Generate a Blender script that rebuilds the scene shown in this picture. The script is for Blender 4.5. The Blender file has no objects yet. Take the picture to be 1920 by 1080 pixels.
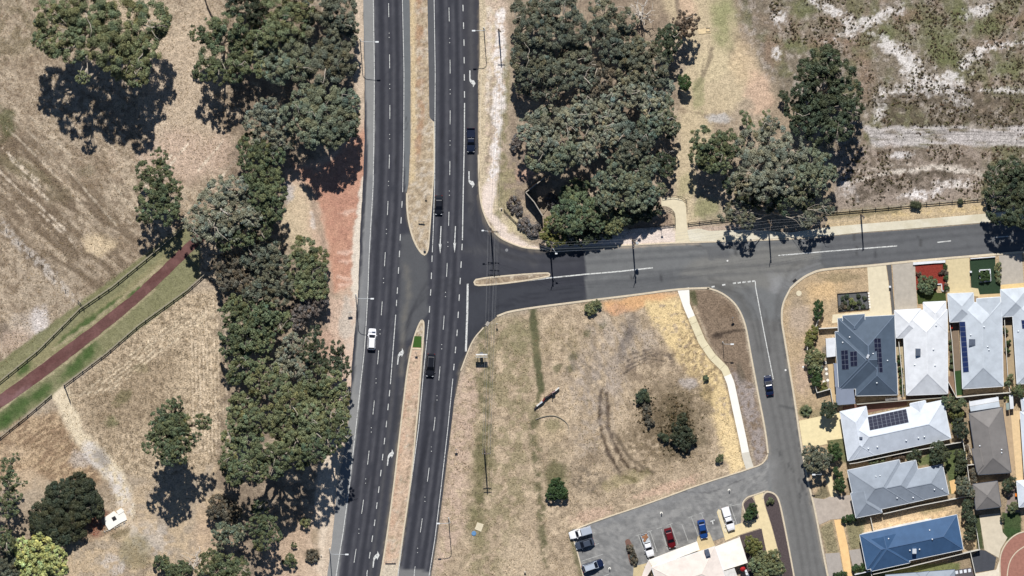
import bpy, bmesh, math, random
import numpy as np
from mathutils import Vector, Matrix
from mathutils.geometry import tessellate_polygon

SC = bpy.context.scene
COL = SC.collection
R_ = math.radians
RNG = np.random.default_rng(11)
random.seed(5)

# ------------------------------------------------------------------ camera
# survey aircraft view: 0.12 m of ground per photo pixel, seen from the north-west
PX = 0.12
HC = 2000.0
CAM = np.array([-0.045*HC, 0.088*HC, HC])
DIST = float(np.linalg.norm(CAM))
FW = -CAM/DIST
RT = np.cross(FW, [0, 1, 0]); RT /= np.linalg.norm(RT)
UP = np.cross(RT, FW)
KP = PX/DIST

def P(px, py, z=0.0):
    """world point at height z seen at photo pixel px,py"""
    d = FW + RT*((px-960)*KP) + UP*((540-py)*KP)
    t = (z-CAM[2])/d[2]
    q = CAM + d*t
    return (float(q[0]), float(q[1]), float(z))

def W2P(x, y, z=0.0):
    vx = x-CAM[0]; vy = y-CAM[1]; vz = z-CAM[2]
    dep = vx*FW[0]+vy*FW[1]+vz*FW[2]
    a = (vx*RT[0]+vy*RT[1]+vz*RT[2])/dep
    b = (vx*UP[0]+vy*UP[1]+vz*UP[2])/dep
    return 960+a/KP, 540-b/KP

cam = bpy.data.cameras.new('camera'); co = bpy.data.objects.new('camera', cam); COL.objects.link(co)
M = Matrix(((RT[0], UP[0], -FW[0], CAM[0]), (RT[1], UP[1], -FW[1], CAM[1]), (RT[2], UP[2], -FW[2], CAM[2]), (0, 0, 0, 1)))
co.matrix_world = M
cam.sensor_width = 36; cam.lens = 36*DIST/(1920*PX)
cam.clip_start = 10; cam.clip_end = 20000
SC.camera = co

# ------------------------------------------------------------------ light
SUN_EL = 49.5
SX = 0.075                                  # shadows run a little to the east of south
world = bpy.data.worlds.new('World'); SC.world = world; world.use_nodes = True
nt = world.node_tree
sky = nt.nodes.new('ShaderNodeTexSky'); sky.sky_type = 'NISHITA'; sky.sun_disc = False
sky.ozone_density = 6.0; sky.dust_density = 0.3
sky.sun_elevation = R_(SUN_EL); sky.sun_rotation = -math.atan(SX)
bg = nt.nodes['Background']; bg.inputs['Strength'].default_value = 0.05
nt.links.new(sky.outputs[0], bg.inputs['Color'])
sl = bpy.data.lights.new('sun', 'SUN'); sl.energy = 5.0; sl.angle = R_(0.5); sl.color = (1.0, 0.975, 0.935)
so = bpy.data.objects.new('sun', sl); COL.objects.link(so)
hv = Vector((SX, -1, 0)).normalized()*math.cos(R_(SUN_EL))
so.rotation_euler = Vector((hv.x, hv.y, -math.sin(R_(SUN_EL)))).to_track_quat('-Z', 'Y').to_euler()
so.location = (0, 0, 300)
SC.view_settings.view_transform = 'Standard'; SC.view_settings.look = 'None'
SC.view_settings.exposure = -0.06; SC.view_settings.gamma = 1
try: SC.view_settings.use_curve_mapping = False
except Exception: pass

# ------------------------------------------------------------------ colours and noise
def lin(c):
    c = np.asarray(c, float)/255.0
    return np.where(c <= 0.04045, c/12.92, ((c+0.055)/1.055)**2.4)

def vnoise(x, y, seed):
    xi = np.floor(x).astype(np.int64); yi = np.floor(y).astype(np.int64)
    fx = x-xi; fy = y-yi
    fx = fx*fx*(3-2*fx); fy = fy*fy*(3-2*fy)
    def h(a, b):
        n = (a*374761393 + b*668265263 + seed*974711) & 0xffffffff
        n = ((n ^ (n >> 13))*1274126177) & 0xffffffff
        n = n ^ (n >> 16)
        return (n & 0xffff)/65535.0
    return (h(xi, yi)*(1-fx)+h(xi+1, yi)*fx)*(1-fy)+(h(xi, yi+1)*(1-fx)+h(xi+1, yi+1)*fx)*fy

def fbm(x, y, scale, seed, octv=3):
    s = 0; a = 1; t = 0
    for o in range(octv):
        s = s+a*vnoise(x/scale*(2**o)+o*17.3, y/scale*(2**o)-o*9.1, seed+o*7); t += a; a *= 0.55
    return s/t

def sstep(a, b, x):
    t = np.clip((x-a)/(b-a), 0, 1); return t*t*(3-2*t)

class Paint:
    """albedo map laid out on the ground plan (photo-pixel units)"""
    def __init__(self, px, py):
        self.px = px; self.py = py; n = len(px)
        self.c = np.zeros((n, 3)); self.g = np.ones(n)*0.5; self.seed = 100
    def base(self, c, g=0.5): self.c[:] = lin(c); self.g[:] = g
    def _mix(self, idx, a, c, g):
        a = np.clip(a, 0, 1)
        self.c[idx] = self.c[idx]*(1-a[:, None])+lin(c)*a[:, None]
        if g is not None: self.g[idx] = self.g[idx]*(1-a)+g*a
    def _nz(self, x, y, nz):
        if nz is None: return 1.0
        sc, lo, hi = nz[:3]
        ang = nz[3] if len(nz) > 3 else 0; st = nz[4] if len(nz) > 4 else 1
        ca, sa = math.cos(R_(ang)), math.sin(R_(ang))
        u = (x*ca+y*sa)/st; v = -x*sa+y*ca
        return sstep(lo, hi, fbm(u, v, sc, self.seed, 3))
    def all(self, c, a, nz=None, g=None):
        self.seed += 13; idx = np.arange(len(self.px))
        self._mix(idx, a*self._nz(self.px, self.py, nz)*np.ones(len(self.px)), c, g)
    def blob(self, cx, cy, rx, ry, c, a=1.0, ang=0, soft=0.5, rag=0.5, nz=None, g=None):
        self.seed += 13
        m = max(rx, ry)*1.9
        idx = np.nonzero((abs(self.px-cx) < m) & (abs(self.py-cy) < m))[0]
        if len(idx) == 0: return
        x = self.px[idx]-cx; y = self.py[idx]-cy
        ca, sa = math.cos(R_(ang)), math.sin(R_(ang))
        u = (x*ca+y*sa)/rx; v = (-x*sa+y*ca)/ry
        d = np.sqrt(u*u+v*v)+rag*(fbm(self.px[idx], self.py[idx], max(6, min(rx, ry)*0.7), self.seed)-0.5)*2
        al = a*(1-sstep(1-soft, 1+soft*0.4, d))*self._nz(self.px[idx], self.py[idx], nz)
        self._mix(idx, al, c, g)
    def _sd(self, idx, pts, closed):
        x = self.px[idx]; y = self.py[idx]
        d = np.full(len(idx), 1e9)
        n = len(pts)
        for i in range(n if closed else n-1):
            ax, ay = pts[i]; bx, by = pts[(i+1) % n]
            vx, vy = bx-ax, by-ay; L = vx*vx+vy*vy+1e-9
            t = np.clip(((x-ax)*vx+(y-ay)*vy)/L, 0, 1)
            d = np.minimum(d, np.hypot(x-ax-t*vx, y-ay-t*vy))
        if closed:
            ins = np.zeros(len(idx), bool)
            for i in range(n):
                ax, ay = pts[i]; bx, by = pts[(i+1) % n]
                if ay == by: continue
                c = ((ay > y) != (by > y)) & (x < (bx-ax)*(y-ay)/(by-ay)+ax)
                ins ^= c
            d = np.where(ins, -d, d)
        return d
    def poly(self, pts, c, a=1.0, soft=6, rag=6, nz=None, g=None, line=None):
        self.seed += 13
        m = soft+rag+4+(line or 0)
        xs = [p[0] for p in pts]; ys = [p[1] for p in pts]
        idx = np.nonzero((self.px > min(xs)-m) & (self.px < max(xs)+m) & (self.py > min(ys)-m) & (self.py < max(ys)+m))[0]
        if len(idx) == 0: return
        d = self._sd(idx, pts, line is None)
        if line is not None: d = d-line/2
        if rag: d = d+rag*(fbm(self.px[idx], self.py[idx], max(8, rag*2.2), self.seed)-0.5)*2
        al = a*(1-sstep(-soft/2, soft/2, d))*self._nz(self.px[idx], self.py[idx], nz)
        self._mix(idx, al, c, g)
    def line(self, pts, w, c, a=1.0, soft=3, rag=0, nz=None, g=None):
        self.poly(pts, c, a, soft, rag, nz, g, line=w)

# ------------------------------------------------------------------ materials
MATS = {}
def mat(name, rgb, rough=0.7, spec=0.3, var=0.15, scale=1.5, bump=0.0, bscale=8.0, metal=0.0, streak=None, coat=0.0):
    if name in MATS: return MATS[name]
    m = bpy.data.materials.new(name); m.use_nodes = True; t = m.node_tree
    b = t.nodes['Principled BSDF']
    b.inputs['Roughness'].default_value = rough; b.inputs['Metallic'].default_value = metal
    b.inputs['Specular IOR Level'].default_value = spec
    if coat: b.inputs['Coat Weight'].default_value = coat; b.inputs['Coat Roughness'].default_value = 0.08
    c = lin(rgb)
    geo = t.nodes.new('ShaderNodeNewGeometry')
    n = t.nodes.new('ShaderNodeTexNoise'); n.inputs['Scale'].default_value = scale; n.inputs['Detail'].default_value = 5
    n.inputs['Roughness'].default_value = 0.65
    src = geo.outputs['Position']
    if streak:
        mp = t.nodes.new('ShaderNodeMapping'); mp.inputs['Scale'].default_value = streak
        t.links.new(src, mp.inputs['Vector']); src = mp.outputs[0]
    t.links.new(src, n.inputs['Vector'])
    r = t.nodes.new('ShaderNodeMapRange'); r.inputs['From Min'].default_value = 0.3; r.inputs['From Max'].default_value = 0.7
    r.inputs['To Min'].default_value = 1-var; r.inputs['To Max'].default_value = 1+var
    t.links.new(n.outputs[0], r.inputs['Value'])
    mx = t.nodes.new('ShaderNodeVectorMath'); mx.operation = 'SCALE'; mx.inputs[0].default_value = tuple(c)
    t.links.new(r.outputs[0], mx.inputs['Scale']); t.links.new(mx.outputs[0], b.inputs['Base Color'])
    if bump:
        n2 = t.nodes.new('ShaderNodeTexNoise'); n2.inputs['Scale'].default_value = bscale; n2.inputs['Detail'].default_value = 4
        t.links.new(geo.outputs['Position'], n2.inputs['Vector'])
        bp = t.nodes.new('ShaderNodeBump'); bp.inputs['Strength'].default_value = bump; bp.inputs['Distance'].default_value = 0.1
        t.links.new(n2.outputs[0], bp.inputs['Height']); t.links.new(bp.outputs[0], b.inputs['Normal'])
    MATS[name] = m
    return m

def painted_mat(name, rough, s1, s2, bump, bdist):
    """albedo from the plan attribute, broken up by two sizes of noise"""
    m = bpy.data.materials.new(name); m.use_nodes = True; t = m.node_tree; b = t.nodes['Principled BSDF']
    b.inputs['Roughness'].default_value = rough; b.inputs['Specular IOR Level'].default_value = 0.15
    at = t.nodes.new('ShaderNodeVertexColor'); at.layer_name = 'plan'
    geo = t.nodes.new('ShaderNodeNewGeometry')
    outs = []
    for s, d in ((s1, 3), (s2, 2)):
        n = t.nodes.new('ShaderNodeTexNoise'); n.inputs['Scale'].default_value = s; n.inputs['Detail'].default_value = d
        n.inputs['Roughness'].default_value = 0.7
        t.links.new(geo.outputs['Position'], n.inputs['Vector']); outs.append(n.outputs[0])
    ad = t.nodes.new('ShaderNodeMath'); ad.operation = 'ADD'
    hf = t.nodes.new('ShaderNodeMath'); hf.operation = 'MULTIPLY_ADD'; hf.inputs[1].default_value = 0.55; hf.inputs[2].default_value = 0.225
    t.links.new(outs[1], hf.inputs[0]); t.links.new(outs[0], ad.inputs[0]); t.links.new(hf.outputs[0], ad.inputs[1])
    r = t.nodes.new('ShaderNodeMapRange'); r.inputs['From Min'].default_value = 0.72; r.inputs['From Max'].default_value = 1.28
    r.inputs['To Min'].default_value = -1.1; r.inputs['To Max'].default_value = 0.9
    t.links.new(ad.outputs[0], r.inputs['Value'])
    mu = t.nodes.new('ShaderNodeMath'); mu.operation = 'MULTIPLY_ADD'; mu.inputs[2].default_value = 1.0
    t.links.new(r.outputs[0], mu.inputs[0]); t.links.new(at.outputs['Alpha'], mu.inputs[1])
    mx = t.nodes.new('ShaderNodeVectorMath'); mx.operation = 'SCALE'
    t.links.new(at.outputs['Color'], mx.inputs[0]); t.links.new(mu.outputs[0], mx.inputs['Scale'])
    t.links.new(mx.outputs[0], b.inputs['Base Color'])
    if bump:
        bp = t.nodes.new('ShaderNodeBump'); bp.inputs['Strength'].default_value = bump; bp.inputs['Distance'].default_value = bdist
        t.links.new(ad.outputs[0], bp.inputs['Height']); t.links.new(bp.outputs[0], b.inputs['Normal'])
    return m

def leaf_mat(name, rgb, var=0.35):
    m = bpy.data.materials.new(name); m.use_nodes = True; t = m.node_tree
    b = t.nodes['Principled BSDF']; out = [n for n in t.nodes if n.type == 'OUTPUT_MATERIAL'][0]
    b.inputs['Roughness'].default_value = 0.55; b.inputs['Specular IOR Level'].default_value = 0.25
    at = t.nodes.new('ShaderNodeVertexColor'); at.layer_name = 'tone'
    mx = t.nodes.new('ShaderNodeVectorMath'); mx.operation = 'MULTIPLY'; mx.inputs[0].default_value = tuple(lin(rgb))
    t.links.new(at.outputs['Color'], mx.inputs[1]); t.links.new(mx.outputs[0], b.inputs['Base Color'])
    tr = t.nodes.new('ShaderNodeBsdfTranslucent'); t.links.new(mx.outputs[0], tr.inputs['Color'])
    ms = t.nodes.new('ShaderNodeMixShader'); ms.inputs[0].default_value = 0.12
    t.links.new(b.outputs[0], ms.inputs[1]); t.links.new(tr.outputs[0], ms.inputs[2]); t.links.new(ms.outputs[0], out.inputs['Surface'])
    return m

# ------------------------------------------------------------------ object helpers
def origin(o):
    v = Vector((0, 0, 0))
    while o is not None: v += o.location; o = o.parent
    return v

def link(name, me, parent=None, m=None):
    o = bpy.data.objects.new(name, me); COL.objects.link(o)
    if parent is not None: o.parent = parent
    if m is not None and me is not None: me.materials.append(m)
    return o

def tag(o, label=None, cat=None, group=None, kind=None):
    if label: o['label'] = label
    if cat: o['category'] = cat
    if group: o['group'] = group
    if kind: o['kind'] = kind
    return o

def thing(name, label, cat, loc=(0, 0, 0), group=None, rz=0.0):
    o = bpy.data.objects.new(name, None); COL.objects.link(o); o.location = loc; o.rotation_euler = (0, 0, rz)
    o.empty_display_size = 0.3
    return tag(o, label, cat, group)

def copy_tree(o, parent=None):
    c = o.copy(); COL.objects.link(c)
    if parent is not None: c.parent = parent
    for ch in list(o.children): copy_tree(ch, c)
    return c

class MB:
    def __init__(self): self.v = []; self.f = []
    def face(self, pts):
        n = len(self.v); self.v += [tuple(p) for p in pts]; self.f.append(tuple(range(n, n+len(pts))))
    def box(self, c, s, rz=0.0, tilt=None):
        ca, sa = math.cos(rz), math.sin(rz); n = len(self.v)
        for sx, sy, sz in ((-1,-1,-1),(1,-1,-1),(1,1,-1),(-1,1,-1),(-1,-1,1),(1,-1,1),(1,1,1),(-1,1,1)):
            x, y, z = sx*s[0]/2, sy*s[1]/2, sz*s[2]/2
            if tilt is not None:
                q = tilt @ Vector((x, y, z)); self.v.append((c[0]+q.x, c[1]+q.y, c[2]+q.z))
            else: self.v.append((c[0]+x*ca-y*sa, c[1]+x*sa+y*ca, c[2]+z))
        for f in ((0,3,2,1),(4,5,6,7),(0,1,5,4),(1,2,6,5),(2,3,7,6),(3,0,4,7)): self.f.append(tuple(n+i for i in f))
    def bar(self, a, b, w, h):
        """rectangular bar between two points"""
        a = Vector(a); b = Vector(b); d = b-a; L = d.length
        if L < 1e-6: return
        q = d.to_track_quat('X', 'Z').to_matrix()
        self.box(tuple((a+b)/2), (L, w, h), tilt=q)
    def tube(self, pts, rad, n=6, cap=True):
        pts = [Vector(p) for p in pts]
        rad = rad if isinstance(rad, (list, tuple)) else [rad]*len(pts)
        rings = []
        for i, p in enumerate(pts):
            d = (pts[min(i+1, len(pts)-1)]-pts[max(i-1, 0)])
            if d.length < 1e-9: d = Vector((0, 0, 1))
            q = d.to_track_quat('Z', 'Y').to_matrix(); k = len(self.v)
            for j in range(n):
                a = 2*math.pi*j/n; w = q @ Vector((math.cos(a)*rad[i], math.sin(a)*rad[i], 0)); self.v.append(tuple(p+w))
            rings.append(k)
        for a, b in zip(rings[:-1], rings[1:]):
            for j in range(n): self.f.append((a+j, a+(j+1) % n, b+(j+1) % n, b+j))
        if cap:
            self.f.append(tuple(rings[0]+j for j in reversed(range(n)))); self.f.append(tuple(rings[-1]+j for j in range(n)))
    def cyl(self, c, r, h, n=12, axis='z'):
        c = Vector(c); d = {'z': Vector((0,0,h/2)), 'x': Vector((h/2,0,0)), 'y': Vector((0,h/2,0))}[axis]
        self.tube([c-d, c+d], r, n)
    def lathe(self, c, prof, n=12):
        k0 = len(self.v)
        for r, z in prof:
            for j in range(n):
                a = 2*math.pi*j/n; self.v.append((c[0]+r*math.cos(a), c[1]+r*math.sin(a), c[2]+z))
        for i in range(len(prof)-1):
            for j in range(n):
                a = k0+i*n; self.f.append((a+j, a+(j+1) % n, a+n+(j+1) % n, a+n+j))
        self.f.append(tuple(k0+(len(prof)-1)*n+j for j in range(n)))
    def slab(self, pts, z, t):
        """flat polygon (xy list) with its top at z and thickness t"""
        if sum(pts[i][0]*pts[(i+1) % len(pts)][1]-pts[(i+1) % len(pts)][0]*pts[i][1] for i in range(len(pts))) < 0: pts = pts[::-1]
        n = len(self.v); k = len(pts)
        self.v += [(p[0], p[1], z) for p in pts]
        tri = tessellate_polygon([[Vector((p[0], p[1], 0)) for p in pts]])
        for a, b, c in tri:
            pa, pb, pc = pts[a], pts[b], pts[c]
            cr = (pb[0]-pa[0])*(pc[1]-pa[1])-(pb[1]-pa[1])*(pc[0]-pa[0])
            self.f.append((n+a, n+b, n+c) if cr > 0 else (n+a, n+c, n+b))
        self.v += [(p[0], p[1], z-t) for p in pts]
        for i in range(k):
            j = (i+1) % k; self.f.append((n+i, n+k+i, n+k+j, n+j))
    def build(self, name, m, parent=None, smooth=False):
        o0 = origin(parent) if parent is not None else Vector((0, 0, 0))
        me = bpy.data.meshes.new(name)
        me.from_pydata([(x-o0.x, y-o0.y, z-o0.z) for x, y, z in self.v], [], self.f)
        if smooth:
            for p in me.polygons: p.use_smooth = True
        me.update()
        return link(name, me, parent, m)

def local(mb_fn, name, m, parent, smooth=False):
    """mesh built straight in the parent's own space"""
    b = MB(); mb_fn(b)
    me = bpy.data.meshes.new(name); me.from_pydata(b.v, [], b.f)
    if smooth:
        for p in me.polygons: p.use_smooth = True
    return link(name, me, parent, m)

def struct(o): o['kind'] = 'structure'; return o

def resample(pts, n):
    pts = np.array(pts, float); seg = np.hypot(*(pts[1:]-pts[:-1]).T); s = np.concatenate([[0], np.cumsum(seg)])
    t = np.linspace(0, s[-1], n)
    return np.stack([np.interp(t, s, pts[:, i]) for i in range(2)], 1)

def smooth_line(pts, it=2):
    pts = [tuple(p) for p in pts]
    for _ in range(it):
        o = [pts[0]]
        for a, b in zip(pts[:-1], pts[1:]):
            o += [(a[0]*.75+b[0]*.25, a[1]*.75+b[1]*.25), (a[0]*.25+b[0]*.75, a[1]*.25+b[1]*.75)]
        o.append(pts[-1]); pts = o
    return pts

def numpy_mesh(name, V, quads, cols=None, layer='plan'):
    me = bpy.data.meshes.new(name); nv = len(V); nq = len(quads)
    me.vertices.add(nv); me.vertices.foreach_set('co', np.asarray(V, np.float32).ravel())
    me.loops.add(nq*4); me.loops.foreach_set('vertex_index', np.asarray(quads, np.int32).ravel())
    me.polygons.add(nq); me.polygons.foreach_set('loop_start', np.arange(0, nq*4, 4, dtype=np.int32))
    try: me.polygons.foreach_set('loop_total', np.full(nq, 4, np.int32))
    except Exception: pass
    if cols is not None:
        ca = me.color_attributes.new(layer, 'FLOAT_COLOR', 'POINT')
        ca.data.foreach_set('color', np.asarray(cols, np.float32).ravel())
    me.update(calc_edges=True); me.validate()
    return me
# ================================================================== THE GROUND PLAN
def paint_ground(q):
    q.base((172, 152, 124), 0.55)
    # --- western paddocks: stubble, mown streaks, darker and greener areas
    q.all((150, 128, 100), 0.55, nz=(70, .42, .62))
    q.poly([(-40, -40), (480, -40), (480, 560), (-40, 760)], (196, 174, 142), .55, 30, 20, nz=(11, .45, .62, 38, 5), g=.75)
    q.poly([(-40, -40), (480, -40), (480, 560), (-40, 760)], (124, 103, 78), .62, 30, 20, nz=(5.5, .50, .64, 40, 1.6), g=.75)
    q.blob(250, 40, 120, 60, (202, 178, 142), .6, 20, g=.6)
    q.blob(340, 170, 90, 150, (200, 176, 144), .7, 10)
    q.blob(350, 300, 110, 60, (196, 166, 140), .7, 0)
    q.poly([(-30, 230), (60, 250), (170, 330), (260, 450), (200, 560), (60, 500), (-30, 380)], (112, 93, 70), .80, 40, 30, nz=(10, .30, .6, 42, 5))
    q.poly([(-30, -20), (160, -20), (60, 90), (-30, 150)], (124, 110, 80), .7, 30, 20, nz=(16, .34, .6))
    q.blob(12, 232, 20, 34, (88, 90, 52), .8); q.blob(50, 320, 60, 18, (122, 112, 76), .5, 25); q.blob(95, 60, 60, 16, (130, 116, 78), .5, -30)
    q.blob(180, 460, 30, 22, (214, 188, 144), .8); q.blob(60, 610, 40, 30, (196, 180, 162), .5); q.blob(75, 600, 22, 26, (214, 204, 196), .6)
    q.line([(0, 420), (30, 450), (60, 480), (110, 530), (150, 570)], 16, (204, 192, 176), .65, 10, 8, nz=(6, .35, .6))
    q.blob(5, 620, 14, 22, (110, 96, 82), .6); q.blob(30, 640, 40, 30, (196, 168, 142), .5)
    q.blob(108, 365, 26, 22, (112, 100, 72), .5); q.blob(160, 320, 20, 12, (118, 106, 78), .5)
    for i, (x, y) in enumerate(((30, 300), (45, 320), (60, 345), (20, 340), (85, 395), (100, 420), (300, 320), (330, 300), (400, 290), (420, 330))):
        q.line([(x-25, y-22), (x+40, y+38)] if i < 6 else [(x+22, y-30), (x-28, y+30)], 3.0, (224, 204, 174), .85, 3, 3, nz=(9, .30, .5))
    for k in range(16): q.line([(-10+k*13, 232-k*3), (95+k*13, 335-k*3), (190+k*11, 440-k*4)], 2.2, (208, 190, 160) if k % 2 else (104, 86, 64), .6, 3, 3, nz=(12, .34, .54, 44, 4))
    for k in range(9): q.line([(20+k*14, -10), (-30+k*14, 60+k*6)], 2.2, (200, 182, 150), .5, 3, 3, nz=(12, .36, .56))
    # south paddock between the fences and the trees
    q.poly([(110, 735), (345, 550), (405, 545), (420, 700), (425, 860), (300, 900), (190, 880), (150, 800)], (192, 168, 132), .9, 16, 10, g=.85)
    q.poly([(110, 735), (345, 550), (405, 545), (420, 700), (425, 860), (300, 900), (190, 880), (150, 800)], (122, 103, 76), .6, 16, 10, nz=(5, .5, .64, 60, 1.4), g=.85)
    q.poly([(130, 740), (260, 650), (330, 660), (300, 800), (200, 820)], (138, 116, 86), .5, 40, 20)
    for x in range(358, 424, 7): q.line([(x, 560+abs(x-400)), (x+3, 700), (x+6, 850)], 2.6, (222, 198, 162), .8, 3, 2, nz=(14, .25, .5))
    for k in range(5): q.line([(150+k*14, 742-k*2), (250+k*14, 662-k*2), (345+k*14, 588)], 3, (220, 198, 160), .75, 3, 2, nz=(14, .3, .5))
    q.blob(230, 745, 22, 12, (112, 104, 66), .8, -40); q.blob(212, 792, 16, 12, (104, 106, 62), .7); q.blob(265, 690, 18, 10, (136, 122, 84), .6)
    # mound below the red path and the bottom left corner
    q.poly([(-30, 830), (60, 780), (110, 770), (150, 840), (190, 900), (160, 930), (60, 880), (-30, 900)], (146, 116, 82), .85, 20, 14, g=.7)
    q.poly([(-30, 830), (60, 780), (110, 770), (150, 840), (190, 900), (160, 930), (60, 880), (-30, 900)], (196, 166, 124), .7, 20, 14, nz=(4.5, .44, .6, -38, 3), g=.7)
    q.blob(40, 900, 40, 30, (198, 168, 128), .7); q.blob(30, 850, 30, 20, (200, 172, 134), .6)
    q.line([(112, 740), (130, 775), (150, 815), (180, 850), (215, 890), (235, 930), (240, 1000)], 28, (218, 198, 160), 1, 14, 8, g=.35)
    q.line([(165, 840), (190, 870), (215, 895), (235, 940), (245, 1000)], 26, (206, 196, 184), .8, 12, 10, nz=(8, .3, .55))
    q.blob(190, 858, 14, 22, (140, 128, 112), .7, -30); q.blob(150, 860, 22, 18, (190, 178, 164), .6)
    q.poly([(120, 1000), (200, 950), (420, 860), (440, 1090), (110, 1090)], (200, 172, 130), .7, 40, 20, nz=(14, .35, .6))
    q.blob(280, 1010, 50, 40, (190, 178, 162), .6, nz=(12, .4, .6)); q.blob(215, 1060, 40, 26, (196, 184, 170), .7, nz=(12, .4, .6)); q.blob(255, 1035, 30, 40, (132, 122, 74), .5, 10)
    q.blob(180, 1000, 40, 14, (122, 92, 66), .6, -20); q.blob(175, 985, 26, 20, (150, 98, 74), .8, -20, g=.6); q.blob(185, 968, 24, 8, (128, 76, 54), .8, -25); q.blob(225, 1000, 22, 8, (110, 96, 60), .7, -20)
    q.blob(410, 1010, 60, 70, (196, 164, 128), .6)
    # --- red path verges: watered grass
    q.poly([(-30, 700), (345, 425), (375, 440), (375, 520), (340, 560), (120, 720), (95, 745), (-30, 830)], (124, 124, 78), .85, 6, 3, g=.35)
    q.poly([(-30, 735), (100, 640), (240, 535), (340, 450), (350, 470), (240, 560), (100, 680), (-30, 790)], (150, 138, 92), .6, 8, 4)
    for x, y, rx, ry in ((150, 615, 60, 10), (45, 693, 18, 10), (205, 575, 30, 8), (165, 660, 26, 17), (140, 690, 36, 14), (35, 765, 45, 17), (80, 735, 26, 14), (5, 790, 24, 16), (255, 545, 20, 8)):
        q.blob(x, y, rx, ry, (62, 92, 34), .85, -38, .7, .4)
    q.line([(-30, 708), (150, 574), (340, 430)], 10, (118, 116, 72), .5, 8, 6)
    q.line([(100, 655), (180, 600), (300, 500)], 6, (176, 158, 118), .7, 5, 4)
    q.line([(100, 698), (200, 620), (290, 543)], 4, (176, 158, 118), .7, 4, 3); q.line([(0, 770), (60, 720), (100, 700)], 5, (184, 168, 126), .8, 4, 3); q.line([(0, 745), (60, 700), (95, 672)], 6, (184, 164, 128), .7, 4, 3)
    # --- leaf litter under the forest strip, and its verge along the highway
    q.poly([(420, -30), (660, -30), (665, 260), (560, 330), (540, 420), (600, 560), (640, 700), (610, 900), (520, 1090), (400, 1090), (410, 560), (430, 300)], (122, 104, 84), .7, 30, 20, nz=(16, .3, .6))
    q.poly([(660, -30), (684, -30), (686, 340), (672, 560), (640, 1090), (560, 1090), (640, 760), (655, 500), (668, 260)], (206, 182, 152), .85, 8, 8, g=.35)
    q.poly([(530, 320), (600, 300), (690, 220), (690, 420), (664, 560), (620, 560), (560, 420)], (198, 164, 134), .9, 16, 10, g=.4)
    q.poly([(540, 300), (600, 320), (690, 235), (686, 340), (672, 400), (664, 470), (660, 535), (628, 545), (612, 440), (600, 380), (560, 330)], (194, 138, 106), .92, 14, 10, g=.4)
    q.poly([(612, 330), (676, 300), (674, 400), (660, 440), (655, 520), (632, 520), (622, 450), (606, 390)], (176, 120, 94), .55, 14, 12, nz=(14, .34, .6))
    for y0, y1 in ((400, 392), (474, 468), (490, 486), (519, 522), (533, 529)): q.line([(634, y0), (650, (y0+y1)/2+3), (668, y1)], 5, (220, 178, 150), .8, 5, 5)
    q.poly([(678, 330), (686, 330), (674, 560), (650, 760), (642, 760), (660, 540), (662, 450)], (220, 206, 182), .9, 5, 5, g=.25)
    q.blob(560, 410, 36, 60, (204, 180, 140), .85); q.blob(540, 360, 14, 20, (186, 178, 172), .7); q.line([(585, 400), (588, 425)], 7, (214, 202, 188), .6, 5, 5)
    q.line([(582, 350), (590, 400), (606, 450), (618, 520), (624, 600)], 10, (150, 128, 106), .55, 8, 5)
    q.poly([(620, 560), (668, 560), (655, 760), (640, 800), (610, 640)], (206, 172, 144), .8, 12, 8); q.blob(650, 600, 16, 50, (194, 180, 160), .8); q.blob(610, 640, 18, 30, (188, 150, 122), .7)
    q.poly([(600, 860), (640, 850), (632, 920), (612, 1000), (600, 1090), (575, 1090)], (216, 194, 164), .9, 10, 6); q.poly([(500, 1000), (590, 960), (600, 1090), (480, 1090)], (196, 164, 130), .7, 24, 14)
    q.blob(585, 1040, 18, 15, (104, 92, 70), .8); q.blob(590, 1005, 10, 22, (140, 118, 84), .6)
    # --- east verge of the highway: grass, then white sand
    q.poly([(896, -30), (935, -30), (940, 100), (930, 360), (960, 440), (1010, 465), (990, 470), (930, 445), (898, 370)], (204, 184, 146), .9, 6, 5)
    q.poly([(912, -30), (950, -30), (952, 120), (944, 300), (925, 380), (912, 380), (908, 200)], (200, 174, 148), .8, 8, 8, nz=(7, .3, .55))
    q.line([(936, 30), (938, 150), (934, 250), (926, 330), (914, 380)], 20, (234, 222, 210), .95, 8, 10, g=.4, nz=(4.5, .26, .46)); q.line([(918, 20), (916, 120), (915, 210)], 9, (220, 204, 182), .7, 6, 6, g=.4, nz=(5, .35, .55))
    q.line([(922, 150), (920, 250), (908, 330)], 10, (120, 104, 80), .5, 6, 6, nz=(5, .42, .56))
    q.line([(950, 90), (948, 200), (940, 330), (935, 420)], 12, (128, 122, 76), .7, 10, 8, nz=(8, .3, .55))
    q.poly([(904, 350), (930, 330), (925, 400), (960, 440), (1000, 462), (1030, 466), (1020, 450), (1180, 445), (1310, 430), (1310, 455), (1000, 470), (940, 450), (902, 390)], (226, 204, 184), .9, 6, 6, g=.25)
    q.poly([(930, 340), (965, 300), (975, 400), (1010, 445), (990, 452), (940, 420)], (150, 140, 92), .6, 14, 10, nz=(12, .32, .6)); q.blob(975, 428, 30, 18, (212, 194, 144), .6, 30)
    q.poly([(955, 240), (985, 260), (1010, 400), (1015, 440), (985, 440), (965, 390), (955, 330)], (128, 112, 100), .7, 16, 10, nz=(9, .35, .6)); q.blob(985, 325, 20, 14, (210, 164, 134), .7); q.blob(1022, 360, 16, 14, (204, 168, 128), .8)
    q.poly([(960, -30), (1250, -30), (1270, 300), (1250, 400), (1030, 330), (965, 240)], (138, 118, 96), .8, 30, 20, nz=(15, .3, .6))
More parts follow.
